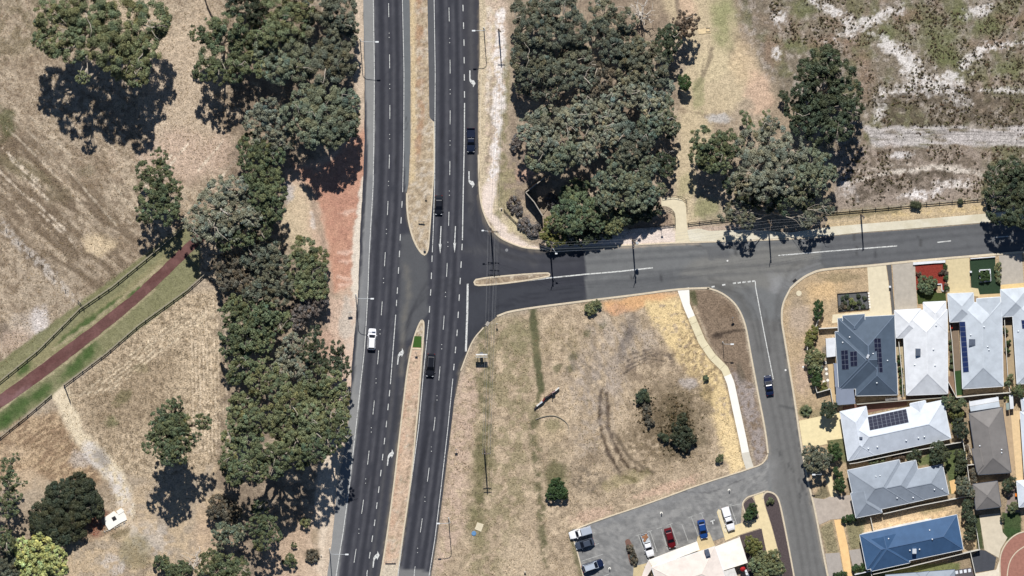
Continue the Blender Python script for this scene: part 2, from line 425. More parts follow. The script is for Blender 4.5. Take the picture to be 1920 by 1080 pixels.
    q.poly([(1190, 420), (1266, 395), (1266, 422), (1190, 430)], (150, 124, 100), .8, 6, 4); q.poly([(1160, 432), (1266, 424), (1266, 452), (1130, 458)], (224, 204, 186), .8, 6, 4)
    # --- east of the forest: sandy track, weeds
    q.poly([(1220, -30), (1370, -30), (1400, 180), (1330, 230), (1300, 380), (1310, 450), (1262, 450), (1270, 280), (1290, 100)], (204, 182, 138), .75, 20, 16, g=.45)
    q.blob(1355, 40, 26, 70, (138, 142, 84), .75, 0, .8); q.blob(1290, 20, 20, 40, (206, 170, 136), .7); q.blob(1340, 120, 40, 30, (206, 186, 140), .7)
    q.line([(1268, -10), (1272, 20), (1274, 45)], 9, (122, 104, 88), .7, 6, 4); q.line([(1336, 90), (1328, 120), (1315, 150), (1302, 168)], 7, (118, 102, 82), .65, 5, 4); q.line([(1320, 110), (1316, 135)], 3, (118, 102, 82), .6, 3, 2)
    q.line([(1270, 205), (1320, 215), (1380, 230)], 6, (140, 118, 92), .6, 6, 6); q.blob(1350, 222, 26, 10, (190, 186, 180), .7); q.blob(1390, 100, 30, 60, (128, 110, 84), .6, 10, nz=(10, .35, .6))
    q.blob(1400, 120, 30, 40, (218, 188, 140), .6); q.blob(1425, 170, 30, 40, (210, 172, 138), .7); q.blob(1310, 175, 12, 40, (140, 140, 88), .6)
    q.blob(1325, 390, 30, 26, (138, 138, 82), .7); q.blob(1285, 350, 20, 30, (150, 146, 92), .5); q.poly([(1290, 425), (1420, 420), (1420, 436), (1290, 436)], (186, 160, 136), .8, 6, 4)
    # --- heath block, north east
    H = [(1380, -40), (1960, -40), (1960, 380), (1570, 392), (1560, 300), (1500, 200), (1440, 140), (1395, 60)]
    q.poly(H, (126, 113, 92), .95, 24, 20, g=.7)
    q.poly(H, (188, 174, 158), .5, 24, 20, nz=(7, .48, .64), g=.8)
    q.poly(H, (140, 116, 92), .4, 24, 20, nz=(40, .50, .7)); q.poly(H, (108, 106, 66), .7, 24, 20, nz=(34, .52, .68))
    for x, y, rx, ry in ((1665, 60, 20, 26), (1760, 80, 50, 40), (1800, 25, 26, 20), (1780, 110, 50, 16), (1490, 85, 34, 14), (1850, 50, 30, 20), (1500, 15, 24, 20), (1890, 130, 40, 20)): q.blob(x, y, rx, ry, (106, 110, 62), .75, 10, .7, .6)
    for x, y, rx, ry in ((1555, 78, 60, 14), (1700, 30, 30, 16), (1900, 40, 40, 20), (1450, 90, 20, 40), (1620, 140, 26, 50), (1860, 85, 30, 12)): q.blob(x, y, rx, ry, (146, 116, 90), .5, 0, .8, .7)
    for x, y, rx, ry, an in ((1680, 95, 60, 15, 38), (1625, 45, 70, 13, -24), (1710, 128, 30, 16, 40), (1765, 150, 60, 18, 5), (1735, 168, 80, 12, 0), (1800, 190, 28, 16, 10), (1880, 85, 40, 8, -10), (1820, 110, 40, 10, -40), (1460, 35, 16, 20, 30), (1457, 100, 10, 14, 0), (1560, 20, 50, 10, 30), (1835, 20, 30, 12, -20), (1890, 170, 60, 6, 0), (1650, 200, 14, 40, 20)):
        q.blob(x, y, rx, ry, (222, 213, 202), .85, an, .5, .9, nz=(4, .28, .52), g=.5)
    q.poly([(1630, 165), (1800, 165), (1960, 180), (1960, 235), (1660, 240)], (92, 80, 62), .75, 16, 12, nz=(9, .38, .56))
    q.poly([(1620, 238), (1960, 236), (1960, 275), (1640, 275)], (198, 188, 180), .8, 8, 6, nz=(7, .25, .5, 2, 6))
    for y in (246, 251, 257, 263): q.line([(1630, y), (1750, y-1), (1960, y+6)], 2.2, (120, 112, 104), .7, 2, 1, nz=(12, .36, .52, 0, 4))
    q.poly([(1560, 300), (1620, 275), (1840, 280), (1840, 376), (1570, 392)], (156, 138, 120), .9, 14, 10)
    q.poly([(1600, 290), (1740, 275), (1840, 300), (1820, 335), (1700, 330), (1600, 335)], (104, 90, 70), .7, 14, 12, nz=(9, .34, .58))
    q.poly([(1590, 345), (1680, 325), (1790, 320), (1800, 345), (1690, 365), (1600, 380)], (88, 76, 60), .75, 12, 12, nz=(8, .32, .56))
    q.line([(1580, 345), (1660, 325), (1760, 313), (1840, 325)], 9, (214, 200, 180), .8, 6, 5, nz=(7, .25, .5)); q.line([(1600, 322), (1690, 308), (1800, 312)], 5, (196, 180, 160), .6, 5, 5, nz=(7, .3, .55))
    q.blob(1720, 365, 40, 10, (236, 226, 216), .9, -8, .5, .8, nz=(5, .25, .5)); q.blob(1790, 345, 36, 10, (228, 216, 202), .8, 0, .5, .8, nz=(5, .3, .55)); q.blob(1690, 290, 20, 8, (220, 212, 204), .7, 0, .5, .8); q.blob(1590, 355, 20, 22, (202, 192, 182), .6, 0, .5, .8, nz=(6, .35, .55))
    q.poly([(1550, 398), (1700, 386), (1850, 372), (1850, 402), (1690, 414), (1550, 428)], (196, 170, 124), .9, 5, 5, g=.5); q.poly([(1550, 398), (1690, 388), (1690, 400), (1550, 412)], (116, 106, 70), .7, 6, 5)
    q.line([(1660, 405), (1760, 396), (1850, 390)], 10, (214, 184, 120), .6, 6, 5, nz=(6, .35, .55))
    # --- vacant block in the middle
    V = [(815, 1090), (850, 790), (880, 670), (930, 600), (1100, 566), (1270, 545), (1300, 560), (1400, 870), (1310, 910), (1070, 995), (1095, 1090)]
    q.poly(V, (180, 156, 122), .95, 8, 3, g=.6); q.poly(V, (206, 180, 142), .6, 8, 3, nz=(20, .48, .64), g=.55); q.poly(V, (140, 120, 92), .5, 8, 3, nz=(9, .52, .66))
    q.poly([(900, 600), (1000, 584), (1010, 760), (960, 1090), (880, 1090), (890, 760)], (136, 126, 84), .6, 40, 20, nz=(12, .38, .6))
    q.line([(999, 585), (1003, 640), (1010, 700), (1014, 730)], 14, (80, 84, 50), .9, 6, 4, g=.3); q.line([(1014, 720), (1000, 800), (1010, 900), (1022, 1060)], 14, (92, 92, 54), .8, 12, 8, nz=(10, .25, .55))
    q.line([(905, 620), (915, 760), (905, 880), (890, 1000)], 26, (100, 98, 58), .75, 16, 14, nz=(10, .3, .6)); q.blob(905, 880, 20, 60, (116, 108, 66), .6, 5); q.blob(895, 985, 22, 40, (122, 114, 72), .6)
    q.blob(970, 640, 40, 50, (128, 122, 80), .5, 0, .8); q.blob(1050, 640, 60, 40, (150, 132, 92), .5, 0, .8, nz=(9, .35, .6))
    for x, y in ((1075, 668), (1100, 625), (1130, 610), (1070, 690), (1045, 690)): q.blob(x, y, 12, 8, (92, 92, 54), .7, -40)
    q.poly([(1130, 568), (1190, 552), (1270, 546), (1275, 560), (1215, 575), (1150, 590)], (222, 164, 96), .85, 12, 12, g=.35); q.blob(1160, 580, 26, 14, (206, 152, 108), .6)
    q.poly([(1215, 570), (1280, 560), (1310, 620), (1350, 690), (1385, 780), (1400, 870), (1370, 888), (1345, 800), (1310, 720), (1270, 680), (1240, 640)], (228, 196, 128), .9, 14, 12, g=.5, nz=(7, .2, .42))
    q.poly([(1270, 620), (1310, 620), (1350, 700), (1330, 740), (1280, 690)], (132, 108, 78), .6, 12, 10, nz=(4.5, .46, .58)); q.poly([(1340, 780), (1390, 790), (1402, 870), (1372, 888)], (232, 200, 136), .8, 8, 6)
    q.blob(1160, 640, 70, 60, (176, 160, 142), .6, 0, .8, .8, nz=(7, .35, .58, 70, 3)); q.blob(1180, 625, 14, 40, (104, 94, 86), .8, 15, .9); q.blob(1165, 660, 10, 26, (120, 110, 102), .55, 10)
    q.blob(1220, 690, 80, 50, (132, 112, 88), .7, 0, .8, nz=(12, .35, .6)); q.blob(1120, 720, 56, 66, (172, 156, 140), .65, 0, .8, .7, nz=(6, .38, .58, 70, 3)); q.blob(1105, 680, 50, 40, (112, 100, 86), .6, 30, .8, .7, nz=(5, .48, .6, 60, 3)); q.blob(1290, 720, 20, 12, (190, 178, 168), .7)
    for k in range(4): q.line([(1170+k*4, 700-k*12), (1215+k*4, 672-k*6), (1265, 680-k*4)], 2.4, (92, 80, 70), .8, 3, 3)
    q.line([(1127, 730), (1124, 790), (1140, 850), (1165, 890), (1190, 900)], 7, (80, 64, 48), .95, 5, 4, nz=(9, .1, .4)); q.line([(1138, 740), (1140, 800), (1160, 850), (1180, 880), (1215, 885)], 6.5, (80, 64, 48), .95, 5, 4, nz=(9, .1, .4)); q.line([(1150, 810), (1180, 860), (1225, 888)], 7, (92, 78, 62), .75, 6, 4)
    q.blob(1240, 800, 95, 90, (112, 94, 66), .8, 0, .8, .8, nz=(7, .2, .55)); q.blob(1290, 760, 50, 50, (104, 88, 60), .7, 0, .9, .8, nz=(7, .2, .55)); q.blob(1278, 820, 44, 48, (84, 74, 48), .7, 0, .8, .9, nz=(6, .2, .55)); q.blob(1250, 770, 50, 40, (92, 78, 52), .6, 0, .9); q.blob(1215, 770, 16, 44, (90, 78, 56), .6, -10, .8)
    q.blob(1110, 800, 40, 80, (166, 150, 132), .5, 0, .8, .7, nz=(9, .36, .6)); q.blob(1110, 900, 60, 30, (100, 88, 72), .75, -10, .8, .7, nz=(8, .35, .6)); q.blob(1110, 860, 20, 18, (110, 92, 70), .5)
    q.blob(1030, 810, 30, 28, (186, 162, 120), .6); q.blob(1042, 850, 20, 14, (120, 108, 72), .4); q.blob(1045, 895, 24, 36, (96, 94, 54), .8); q.blob(1040, 795, 18, 14, (124, 118, 74), .6)
    q.poly([(860, 700), (900, 690), (880, 860), (870, 1000), (820, 1090), (815, 1080), (845, 820)], (196, 166, 140), .7, 14, 10, nz=(10, .3, .6)); q.blob(1250, 915, 70, 10, (208, 170, 138), .7, -18); q.blob(1110, 965, 40, 14, (206, 168, 138), .6, -15)
    q.blob(965, 1050, 46, 60, (196, 172, 136), .7); q.blob(1170, 900, 60, 14, (150, 138, 84), .5, -18); q.line([(1072, 1000), (1082, 1040), (1094, 1090)], 14, (104, 102, 62), .7, 10, 5)
    q.line([(1281, 541), (1287, 572), (1301, 605), (1316, 640), (1335, 668), (1359, 692), (1370, 718), (1381, 770), (1393, 825), (1399, 856)], 19, (128, 104, 74), .75, 5, 3)
    # verge between the concrete path and the street
    K = [(1296, 546), (1330, 542), (1372, 568), (1396, 620), (1415, 735), (1440, 850), (1418, 872), (1395, 780), (1368, 692), (1330, 640)]
    q.poly(K, (132, 110, 86), .95, 5, 3, g=.6); q.poly([(1370, 690), (1412, 730), (1438, 850), (1420, 870), (1395, 780)], (160, 146, 136), .9, 12, 8, g=.6, nz=(6, .25, .5)); q.blob(1370, 585, 26, 14, (120, 98, 74), .6); q.line([(1338, 628), (1370, 622), (1398, 618)], 5, (66, 54, 44), .8, 5, 3); q.blob(1348, 630, 14, 5, (54, 44, 38), .7); q.blob(1300, 556, 8, 18, (78, 84, 46), .8, -15); q.blob(1388, 700, 8, 24, (92, 84, 68), .6, -10)
    # --- corner verge and yards of the housing
    Y = [(1470, 560), (1500, 520), (1545, 505), (1960, 470), (1960, 1090), (1560, 1090), (1500, 800), (1466, 600)]
    q.poly(Y, (184, 156, 114), .97, 4, 2, g=.5); q.blob(1545, 545, 50, 22, (218, 178, 116), .7, -20, .8); q.blob(1500, 600, 26, 40, (178, 158, 138), .6, 0, .8); q.blob(1508, 700, 20, 50, (186, 158, 132), .6); q.blob(1575, 520, 40, 10, (138, 122, 84), .6); q.blob(1495, 560, 20, 20, (156, 138, 108), .5); q.blob(1510, 770, 14, 14, (64, 86, 36), .9); q.blob(1535, 780, 14, 20, (120, 112, 72), .6)
    q.poly([(1540, 650), (1568, 650), (1570, 760), (1545, 720)], (128, 120, 108), .7, 6, 4)
    q.poly([(1585, 760), (1900, 740), (1900, 1090), (1590, 1090)], (134, 118, 92), .6, 8, 4)
    q.poly([(1600, 985), (1800, 938), (1830, 1020), (1806, 1030), (1795, 965), (1610, 1010)], (206, 174, 124), .9, 6, 5, nz=(8, .2, .5)); q.blob(1700, 975, 60, 9, (224, 186, 132), .6, -13); q.blob(1750, 955, 30, 8, (142, 128, 80), .6, -13)
    q.poly([(1737, 850), (1808, 840), (1812, 925), (1782, 925), (1770, 868), (1740, 872)], (86, 100, 50), .95, 6, 3); q.poly([(1720, 862), (1745, 850), (1760, 868), (1722, 875)], (96, 108, 56), .9, 5, 3)
    q.poly([(1560, 795), (1590, 790), (1598, 865), (1574, 866), (1550, 845)], (82, 96, 48), .8, 8, 4); q.poly([(1845, 990), (1910, 990), (1916, 1000), (1890, 1015), (1845, 1005)], (58, 80, 36), .9, 5, 3); q.poly([(1877, 960), (1915, 960), (1915, 1005), (1886, 1005)], (58, 82, 38), .95, 4, 2); q.poly([(1838, 965), (1845, 1030), (1832, 1030), (1826, 965)], (56, 74, 36), .9, 4, 2)
    q.poly([(1524, 938), (1545, 900), (1556, 930), (1540, 938)], (122, 112, 80), .9, 5, 3); q.poly([(1537, 990), (1560, 978), (1574, 1038), (1550, 1036)], (142, 130, 92), .95, 6, 3, g=.7); q.poly([(1585, 975), (1625, 970), (1612, 1030), (1594, 1030)], (136, 128, 86), .9, 6, 3, g=.7); q.poly([(1600, 1060), (1800, 1055), (1800, 1090), (1600, 1090)], (96, 110, 48), .8, 6, 3)

def paint_asphalt(q):
    q.base((61, 62, 69), 0.13)
    lc = [(729, -20), (731.5, 115), (731.5, 210), (731, 300), (728, 390), (722, 480), (716, 575), (709, 670), (701, 760), (691, 855), (680, 950), (666, 1040), (660, 1090)]
    rc = [(841.5, -20), (844, 125), (844, 220), (843.5, 315), (841.5, 410), (838, 506), (832, 605), (824, 700), (814.5, 795), (803, 890), (790, 985), (776.5, 1075), (774, 1090)]
    off = lambda pts, d: [(x+d, y) for x, y in pts]
    # shoulders
    q.poly([(600, 1095), (665, 700), (690, 300), (678, -30), (701, -30), (703, 270), (693, 480), (676, 740), (655, 920), (632, 1095)], (138, 138, 137), 1, 3, 1, g=.12)
    q.poly([(690, 330), (703, 330), (693, 480), (676, 740), (666, 740), (682, 480)], (120, 121, 124), .6, 6, 3)
    q.poly([(755, -30), (772, -30), (772, 360), (760, 360), (757, 270)], (108, 111, 113), 1, 2, 1)
    q.poly([(799, -30), (813, -30), (815, 225), (804, 225)], (94, 95, 98), .9, 2, 1)
    # wheel paths
    for base, lanes in ((lc, (-24, -6, 7, 21)), (rc, (-24, -6, 7, 21))):
        for d in lanes: q.line(off(base, d), 5, (90, 90, 95), .65, 6, 2, nz=(40, .1, .5, 90, 1))
        for d in (-15, 14): q.line(off(base, d), 6, (46, 47, 54), .55, 6, 2)
    q.line(off(lc, 33)[7:], 5, (92, 91, 92), .6, 7, 2); q.line(off(lc, 48)[7:], 5, (92, 91, 92), .6, 7, 2)
    q.poly([(868, -30), (898, -30), (897, 380), (868, 380)], (66, 66, 71), .8, 4, 2); q.line([(884, -20), (884, 200), (882, 340), (884, 420)], 8, (92, 91, 92), .55, 10, 3)
    # worn, dusty opening between the carriageways and kerb dust
    q.poly([(752, 440), (775, 440), (800, 478), (806, 500), (802, 590), (790, 600), (770, 640), (748, 640), (748, 560)], (92, 93, 95), .8, 10, 6)
    q.line([(760, 500), (766, 530), (766, 560), (757, 600), (752, 700)], 7, (136, 130, 118), .4, 14, 6)
    q.poly([(866, 400), (905, 400), (935, 448), (1010, 470), (1090, 470), (1096, 500), (980, 510), (890, 515), (880, 480)], (68, 69, 75), .8, 12, 8); q.line([(870, 470), (930, 472), (1000, 494)], 14, (100, 99, 98), .3, 16, 8)
    q.line([(898, 380), (915, 430), (940, 452), (1000, 472), (1096, 470)], 5, (150, 138, 118), .45, 8, 4); q.line([(900, -20), (899, 370)], 4, (160, 146, 122), .5, 5, 3); q.line([(776, -20), (770, 350)], 3, (160, 146, 122), .4, 4, 3)
    q.poly([(868, 560), (890, 540), (1090, 532), (1100, 562), (960, 580), (910, 608), (870, 680), (860, 690)], (64, 66, 72), .8, 8, 4); q.line([(862, 700), (880, 655), (910, 616), (960, 588)], 6, (150, 140, 122), .4, 8, 4); q.line([(880, 535), (960, 535), (1030, 525), (1090, 520)], 10, (52, 54, 60), .5, 8, 4)
    q.line([(763, 360), (764, 410), (775, 445), (792, 474)], 5, (150, 138, 118), .35, 6, 3); q.line([(770, 650), (752, 790), (730, 960), (715, 1090)], 4, (150, 138, 118), .5, 6, 3); q.line([(796, 640), (783, 790), (765, 950), (745, 1090)], 3, (150, 138, 118), .4, 4, 3); q.line([(862, 700), (845, 830), (825, 980), (808, 1090)], 4, (160, 146, 122), .4, 5, 3)
    for x, y in ((793, 900), (788, 880), (800, 830)): q.blob(x, y, 5, 40, (38, 39, 46), .5, 9, .8)
    q.line([(764, 214), (760, 226), (766, 236), (761, 243)], 1.5, (60, 60, 62), .7, 1.5)
    # grey side road, street and car park
    q.poly([(1097, 440), (1970, 380), (1970, 520), (1560, 1100), (1060, 1100), (1060, 960), (1300, 840), (1380, 700), (1250, 560), (1099, 580)], (114, 115, 115), 1, 1.2, 0, g=.16)
    q.poly([(1300, 490), (1480, 455), (1545, 470), (1490, 520), (1440, 540), (1330, 540), (1260, 530)], (126, 124, 119), .7, 20, 8); q.poly([(1540, 440), (1970, 400), (1970, 480), (1540, 510)], (98, 99, 101), .85, 2, 0)
    for d in (-26, -12, 12, 26): q.line([(1100, 505+d), (1300, 493+d), (1470, 482+d), (1680, 464+d), (1960, 440+d)], 6, (78, 79, 82), .45, 7, 3)
    q.poly([(1100, 530), (1260, 512), (1330, 525), (1330, 542), (1100, 564)], (84, 85, 88), .5, 10, 4); q.line([(1340, 535), (1390, 560), (1415, 620), (1430, 720)], 14, (86, 84, 80), .5, 12, 6)
    q.poly([(1455, 540), (1480, 515), (1530, 490), (1545, 500), (1500, 525), (1480, 545)], (134, 134, 134), .6, 8, 5); q.blob(1460, 530, 20, 24, (146, 146, 146), .6, 20)
    q.line([(1500, 528), (1545, 507), (1690, 494), (1880, 478), (1960, 470)], 4, (176, 150, 124), .7, 5, 3); q.line([(1097, 467), (1240, 459), (1310, 456)], 4, (190, 172, 150), .6, 5, 3); q.line([(960, 588), (1100, 570), (1270, 548)], 3.5, (150, 138, 118), .5, 4, 2)
    q.poly([(1400, 600), (1470, 600), (1560, 1100), (1480, 1100), (1440, 860)], (114, 113, 111), .9, 8, 4)
    for d in (0, 14, 28, 42): q.line([(1420+d, 600), (1440+d, 730), (1468+d, 860), (1494+d, 1000), (1510+d, 1100)], 5, (88, 87, 86), .45, 6, 3)
    q.line([(1410, 690), (1432, 800), (1442, 850)], 5, (158, 150, 138), .5, 6, 3); q.line([(1472, 640), (1490, 757), (1515, 905), (1545, 1060)], 5, (160, 150, 136), .5, 6, 3); q.blob(1440, 890, 18, 36, (140, 139, 137), .5); q.line([(1450, 915), (1470, 960), (1480, 1030)], 5, (140, 138, 134), .4, 6, 3)
    L = [(1060, 1000), (1420, 870), (1440, 860), (1440, 920), (1400, 940), (1380, 1000), (1200, 1060), (1190, 1095), (1090, 1095)]
    q.poly(L, (136, 135, 133), 1, 4, 2, g=.2); q.poly(L, (104, 104, 104), .5, 6, 4, nz=(6, .42, .6)); q.poly(L, (162, 160, 156), .45, 6, 4, nz=(7, .5, .66)); q.line([(1120, 985), (1280, 930), (1420, 880)], 12, (132, 132, 132), .5, 10, 5)
    for x, y in ((1280, 1010), (1235, 1020), (1340, 980), (1300, 1005), (1375, 955)): q.blob(x, y, 12, 8, (80, 80, 82), .5, -18)
    q.line([(1185, 945), (1260, 920), (1330, 925), (1390, 900)], 1.5, (70, 70, 72), .5, 1.5, 2)
    # turning wear, joins, sealed cracks and oil drips
    for k, d in enumerate((0, 9, 22, 31)): q.line([(862+d*.3, 690-d*2), (884+d*.4, 640-d), (920+d*.4, 606-d), (980, 586-d), (1090, 566-d)], 4, (44, 45, 52), .5, 4, 2, nz=(30, .2, .5))
    for d in (0, 8, 26, 34): q.line([(884-d*.6, 380), (896-d*.8, 420), (930-d*.3, 456+d*.6), (1010, 476+d*.5), (1095, 474+d*.4)], 4, (50, 51, 57), .5, 4, 2, nz=(30, .2, .5))
    for d in (0, 10, 24): q.line([(760, 640-d), (768+d*.5, 590-d), (800, 556-d), (860, 536-d*.6), (900, 548-d*.4)], 4, (56, 57, 62), .45, 5, 2)
    for d in (0, 12, 26, 36): q.line([(1330, 532-d*.3), (1380+d*.4, 548-d*.6), (1408+d*.7, 590-d*.3), (1422+d*.8, 660)], 4.5, (82, 81, 80), .5, 5, 2, nz=(24, .2, .5)); q.line([(1545, 500-d*.5), (1500-d*.4, 520-d*.6), (1470-d*.3, 556-d*.3), (1466-d*.4, 620)], 4.5, (84, 83, 82), .45, 5, 2, nz=(24, .2, .5))
    for x0, y0, x1, y1, w, c in ((1180, 470, 1184, 540, 1.2, 74), (1300, 462, 1420, 470, 1.2, 76), (1440, 760, 1500, 772, 1.2, 80), (1455, 840, 1530, 960, 1.0, 78), (1600, 440, 1606, 496, 1.0, 72), (1720, 432, 1723, 486, 1.0, 72), (1460, 600, 1500, 850, 1.0, 84)):
        q.line([(x0, y0), ((x0+x1)/2+4, (y0+y1)/2-3), (x1, y1)], w, (c, c, c), .7, 1.2, 4)
    for x, y in ((705, 420), (742, 300), (733, 700), (856, 300), (829, 250), (815, 760), (780, 930), (690, 900), (1240, 520), (1380, 470), (1640, 476), (1500, 930), (1440, 660)): q.blob(x, y, 2.5, 12, (40, 40, 44), .5, 4, .8, .5)
    q.poly([(1325, 470), (1368, 466), (1370, 484), (1327, 488)], (94, 95, 97), .6, 1, 0); q.poly([(1474, 700), (1486, 700), (1492, 745), (1480, 746)], (94, 94, 94), .6, 1, 0); q.poly([(742, 740), (752, 742), (744, 810), (734, 808)], (54, 55, 60), .5, 1, 0)
    q.poly([(730, 1063), (808, 1072), (806, 1100), (728, 1100)], (128, 127, 126), .85, 1.5, 0)

def grid_axis(lo, hi, step, far):
    mid = np.arange(lo, hi+step/2, step)
    out = np.array(far)
    return np.concatenate([-out[::-1]+lo, mid, out+hi])
gx = grid_axis(-119, 119, 0.28, [3, 12, 50, 200, 900, 4000]); gy = grid_axis(-69, 69, 0.28, [3, 12, 50, 200, 900, 4000])
X, Y = np.meshgrid(gx, gy); nx, ny = len(gx), len(gy)
pxs, pys = W2P(X.ravel(), Y.ravel(), 0.0)
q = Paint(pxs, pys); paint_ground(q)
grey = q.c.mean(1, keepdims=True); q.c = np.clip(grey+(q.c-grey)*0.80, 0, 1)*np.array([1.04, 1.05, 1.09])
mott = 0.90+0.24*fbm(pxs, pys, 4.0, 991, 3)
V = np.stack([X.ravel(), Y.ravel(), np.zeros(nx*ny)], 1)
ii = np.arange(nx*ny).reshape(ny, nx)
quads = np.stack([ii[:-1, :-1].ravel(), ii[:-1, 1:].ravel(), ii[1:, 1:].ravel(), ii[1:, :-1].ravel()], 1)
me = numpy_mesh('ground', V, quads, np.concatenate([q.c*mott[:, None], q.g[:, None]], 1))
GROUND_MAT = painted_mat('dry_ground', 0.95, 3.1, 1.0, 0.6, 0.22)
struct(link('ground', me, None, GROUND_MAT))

ASPHALT = painted_mat('asphalt', 0.85, 5.0, 0.6, 0.15, 0.02)
def strip(name, left, right, z, ncol, step=0.6, paint=paint_asphalt, m=None, parent=None, jag=0.0):
    Ls = [P(*p)[:2] for p in left]; Rs = [P(*p)[:2] for p in right]
    n = max(2, int(max(np.hypot(*np.diff(np.array(a), axis=0).T).sum() for a in (Ls, Rs))/step))
    a = resample(Ls, n); b = resample(Rs, n)
    if jag:
        a[:, 0] += jag*(fbm(np.arange(n)*1.0, np.zeros(n), 3, 77)-.5)*2; b[:, 0] += jag*(fbm(np.arange(n)*1.0, np.zeros(n)+40, 3, 78)-.5)*2
    t = np.linspace(0, 1, ncol+1)[None, :, None]
    G = a[:, None, :]*(1-t)+b[:, None, :]*t
    xy = G.reshape(-1, 2); px, py = W2P(xy[:, 0], xy[:, 1], z)
    qq = Paint(px, py); paint(qq)
    i2 = np.arange(n*(ncol+1)).reshape(n, ncol+1)
    qd = np.stack([i2[:-1, :-1].ravel(), i2[:-1, 1:].ravel(), i2[1:, 1:].ravel(), i2[1:, :-1].ravel()], 1)
    p = xy[qd[len(qd)//2]]; cr = (p[1, 0]-p[0, 0])*(p[2, 1]-p[0, 1])-(p[1, 1]-p[0, 1])*(p[2, 0]-p[0, 0])
    if cr < 0: qd = qd[:, ::-1]
    me = numpy_mesh(name, np.concatenate([xy, np.full((len(xy), 1), z)], 1), qd, np.concatenate([qq.c, qq.g[:, None]], 1))
    o = link(name, me, parent, m or ASPHALT)
    return struct(o) if parent is None else o

MED_W = [(768, -25), (770, 135), (770, 270), (766, 345), (763, 362), (763, 390), (766, 415), (772, 440), (780, 460), (790, 475), (797, 478)]
MED_E = [(801, -25), (803, 90), (805, 220), (813, 228), (814, 300), (812, 345), (808, 400), (805, 440), (803, 470), (797, 478)]
MDS_W = [(791, 600), (786, 607), (777, 630), (770, 660), (763, 698), (756, 760), (750, 810), (742, 882), (732, 960), (722, 1030), (711, 1095)]
MDS_E = [(791, 600), (795, 604), (794, 630), (790, 680), (784, 765), (780, 800), (774, 870), (765, 940), (753, 1020), (741, 1095)]
strip('median_opening', [(770, 440), (760, 520), (752, 600), (748, 660)], [(812, 440), (812, 520), (808, 600), (800, 660)], 0.018, 14)
HW = strip('highway_carriageway', [(681, -25), (683, 135), (683, 270), (681, 340), (675, 440), (672, 540), (667, 600), (659, 690), (657, 740), (653, 800), (643, 860), (633, 910), (622, 1020), (611, 1095)], MED_W+MDS_W, 0.03, 30, jag=0.12)
HE = strip('highway_carriageway', MED_E+MDS_E, [(898, -25), (900, 100), (897, 150), (897, 270), (899, 340), (890, 420), (885, 480), (880, 532), (876, 640), (864, 695), (852, 750), (845, 810), (834, 900), (820, 1010), (806, 1095)], 0.034, 30, jag=0.05)
N_KERB = [(897, 290), (898, 340), (900, 370), (905, 395), (918, 425), (935, 445), (960, 457), (990, 467), (1060, 466.5), (1140, 462), (1240, 456.5), (1300, 454.5), (1440, 450), (1540, 445), (1616, 437), (1740, 428), (1840, 419), (1960, 410)]
S_KERB = [(858, 720), (864, 695), (877, 660), (888, 635), (907, 614), (932, 593), (960, 582), (1100, 564), (1200, 552), (1270, 542), (1330, 540)]
S_KERB2 = [(1482, 541), (1497, 527), (1515, 515), (1540, 505), (1625, 499), (1690, 492), (1765, 485), (1865, 477), (1960, 469)]
SR = strip('side_road', N_KERB, S_KERB+S_KERB2, 0.026, 26, jag=0)
W_ST = [(1326, 540), (1350, 547), (1375, 565), (1390, 588), (1399, 615), (1405, 650), (1420, 732), (1435, 807), (1440, 850)]
W_ST2 = [(1440, 921), (1455, 927), (1462, 942), (1472, 990), (1487, 1070), (1491, 1095)]
E_ST = [(1482, 541), (1467, 570), (1465, 600), (1472, 640), (1482, 702), (1491, 757), (1502, 835), (1515, 905), (1527, 950), (1540, 1020), (1555, 1095)]
ST = strip('street', W_ST+W_ST2, E_ST, 0.022, 18)
CP = strip('car_park', [(1070, 994), (1120, 977), (1225, 942), (1310, 910), (1420, 876), (1434, 867), (1446, 852)], [(1098, 1095), (1190, 1095), (1215, 1052), (1290, 1028), (1345, 1012), (1388, 995), (1391, 945), (1400, 931), (1446, 917)], 0.014, 34)

# ---- painted markings (children of their roads)
PAINT = mat('road_paint', (214, 214, 210), 0.7, 0.2, 0.30, 3.0)
for n_ in PAINT.node_tree.nodes:
    if n_.type == 'MAP_RANGE': n_.inputs['From Min'].default_value = .36; n_.inputs['From Max'].default_value = .5; n_.inputs['To Min'].default_value = .38; n_.inputs['To Max'].default_value = 1.0
WORN = mat('worn_paint', (176, 176, 172), 0.7, 0.2, 0.25, 4.0)
def ribbon(b, pts, w, z):
    Q = [Vector(P(x, y)[:2]) for x, y in pts]
    nrm = []
    for i in range(len(Q)):
        d = (Q[min(i+1, len(Q)-1)]-Q[max(i-1, 0)]).normalized(); nrm.append(Vector((-d.y, d.x)))
    for i in range(len(Q)-1):
        a, c = Q[i], Q[i+1]
        b.face([(a.x-nrm[i].x*w/2, a.y-nrm[i].y*w/2, z), (c.x-nrm[i+1].x*w/2, c.y-nrm[i+1].y*w/2, z), (c.x+nrm[i+1].x*w/2, c.y+nrm[i+1].y*w/2, z), (a.x+nrm[i].x*w/2, a.y+nrm[i].y*w/2, z)])
def ribbon_up(b, pts, w, z):
    n0 = len(b.f); ribbon(b, pts, w, z)
    for k in range(n0, len(b.f)):
        f = b.f[k]; p = [b.v[i] for i in f]
        if (p[1][0]-p[0][0])*(p[2][1]-p[0][1])-(p[1][1]-p[0][1])*(p[2][0]-p[0][0]) < 0: b.f[k] = f[::-1]
def at_y(pts, y):
    ys = [p[1] for p in pts]; return float(np.interp(y, ys, [p[0] for p in pts]))
LEFT_EDGE = [(699.5, -25), (702, 135), (701, 270), (699.5, 350), (692, 480), (690, 540), (687, 600), (683, 660), (674, 740), (667, 805), (654, 920), (643, 1000), (630, 1080), (628, 1095)]
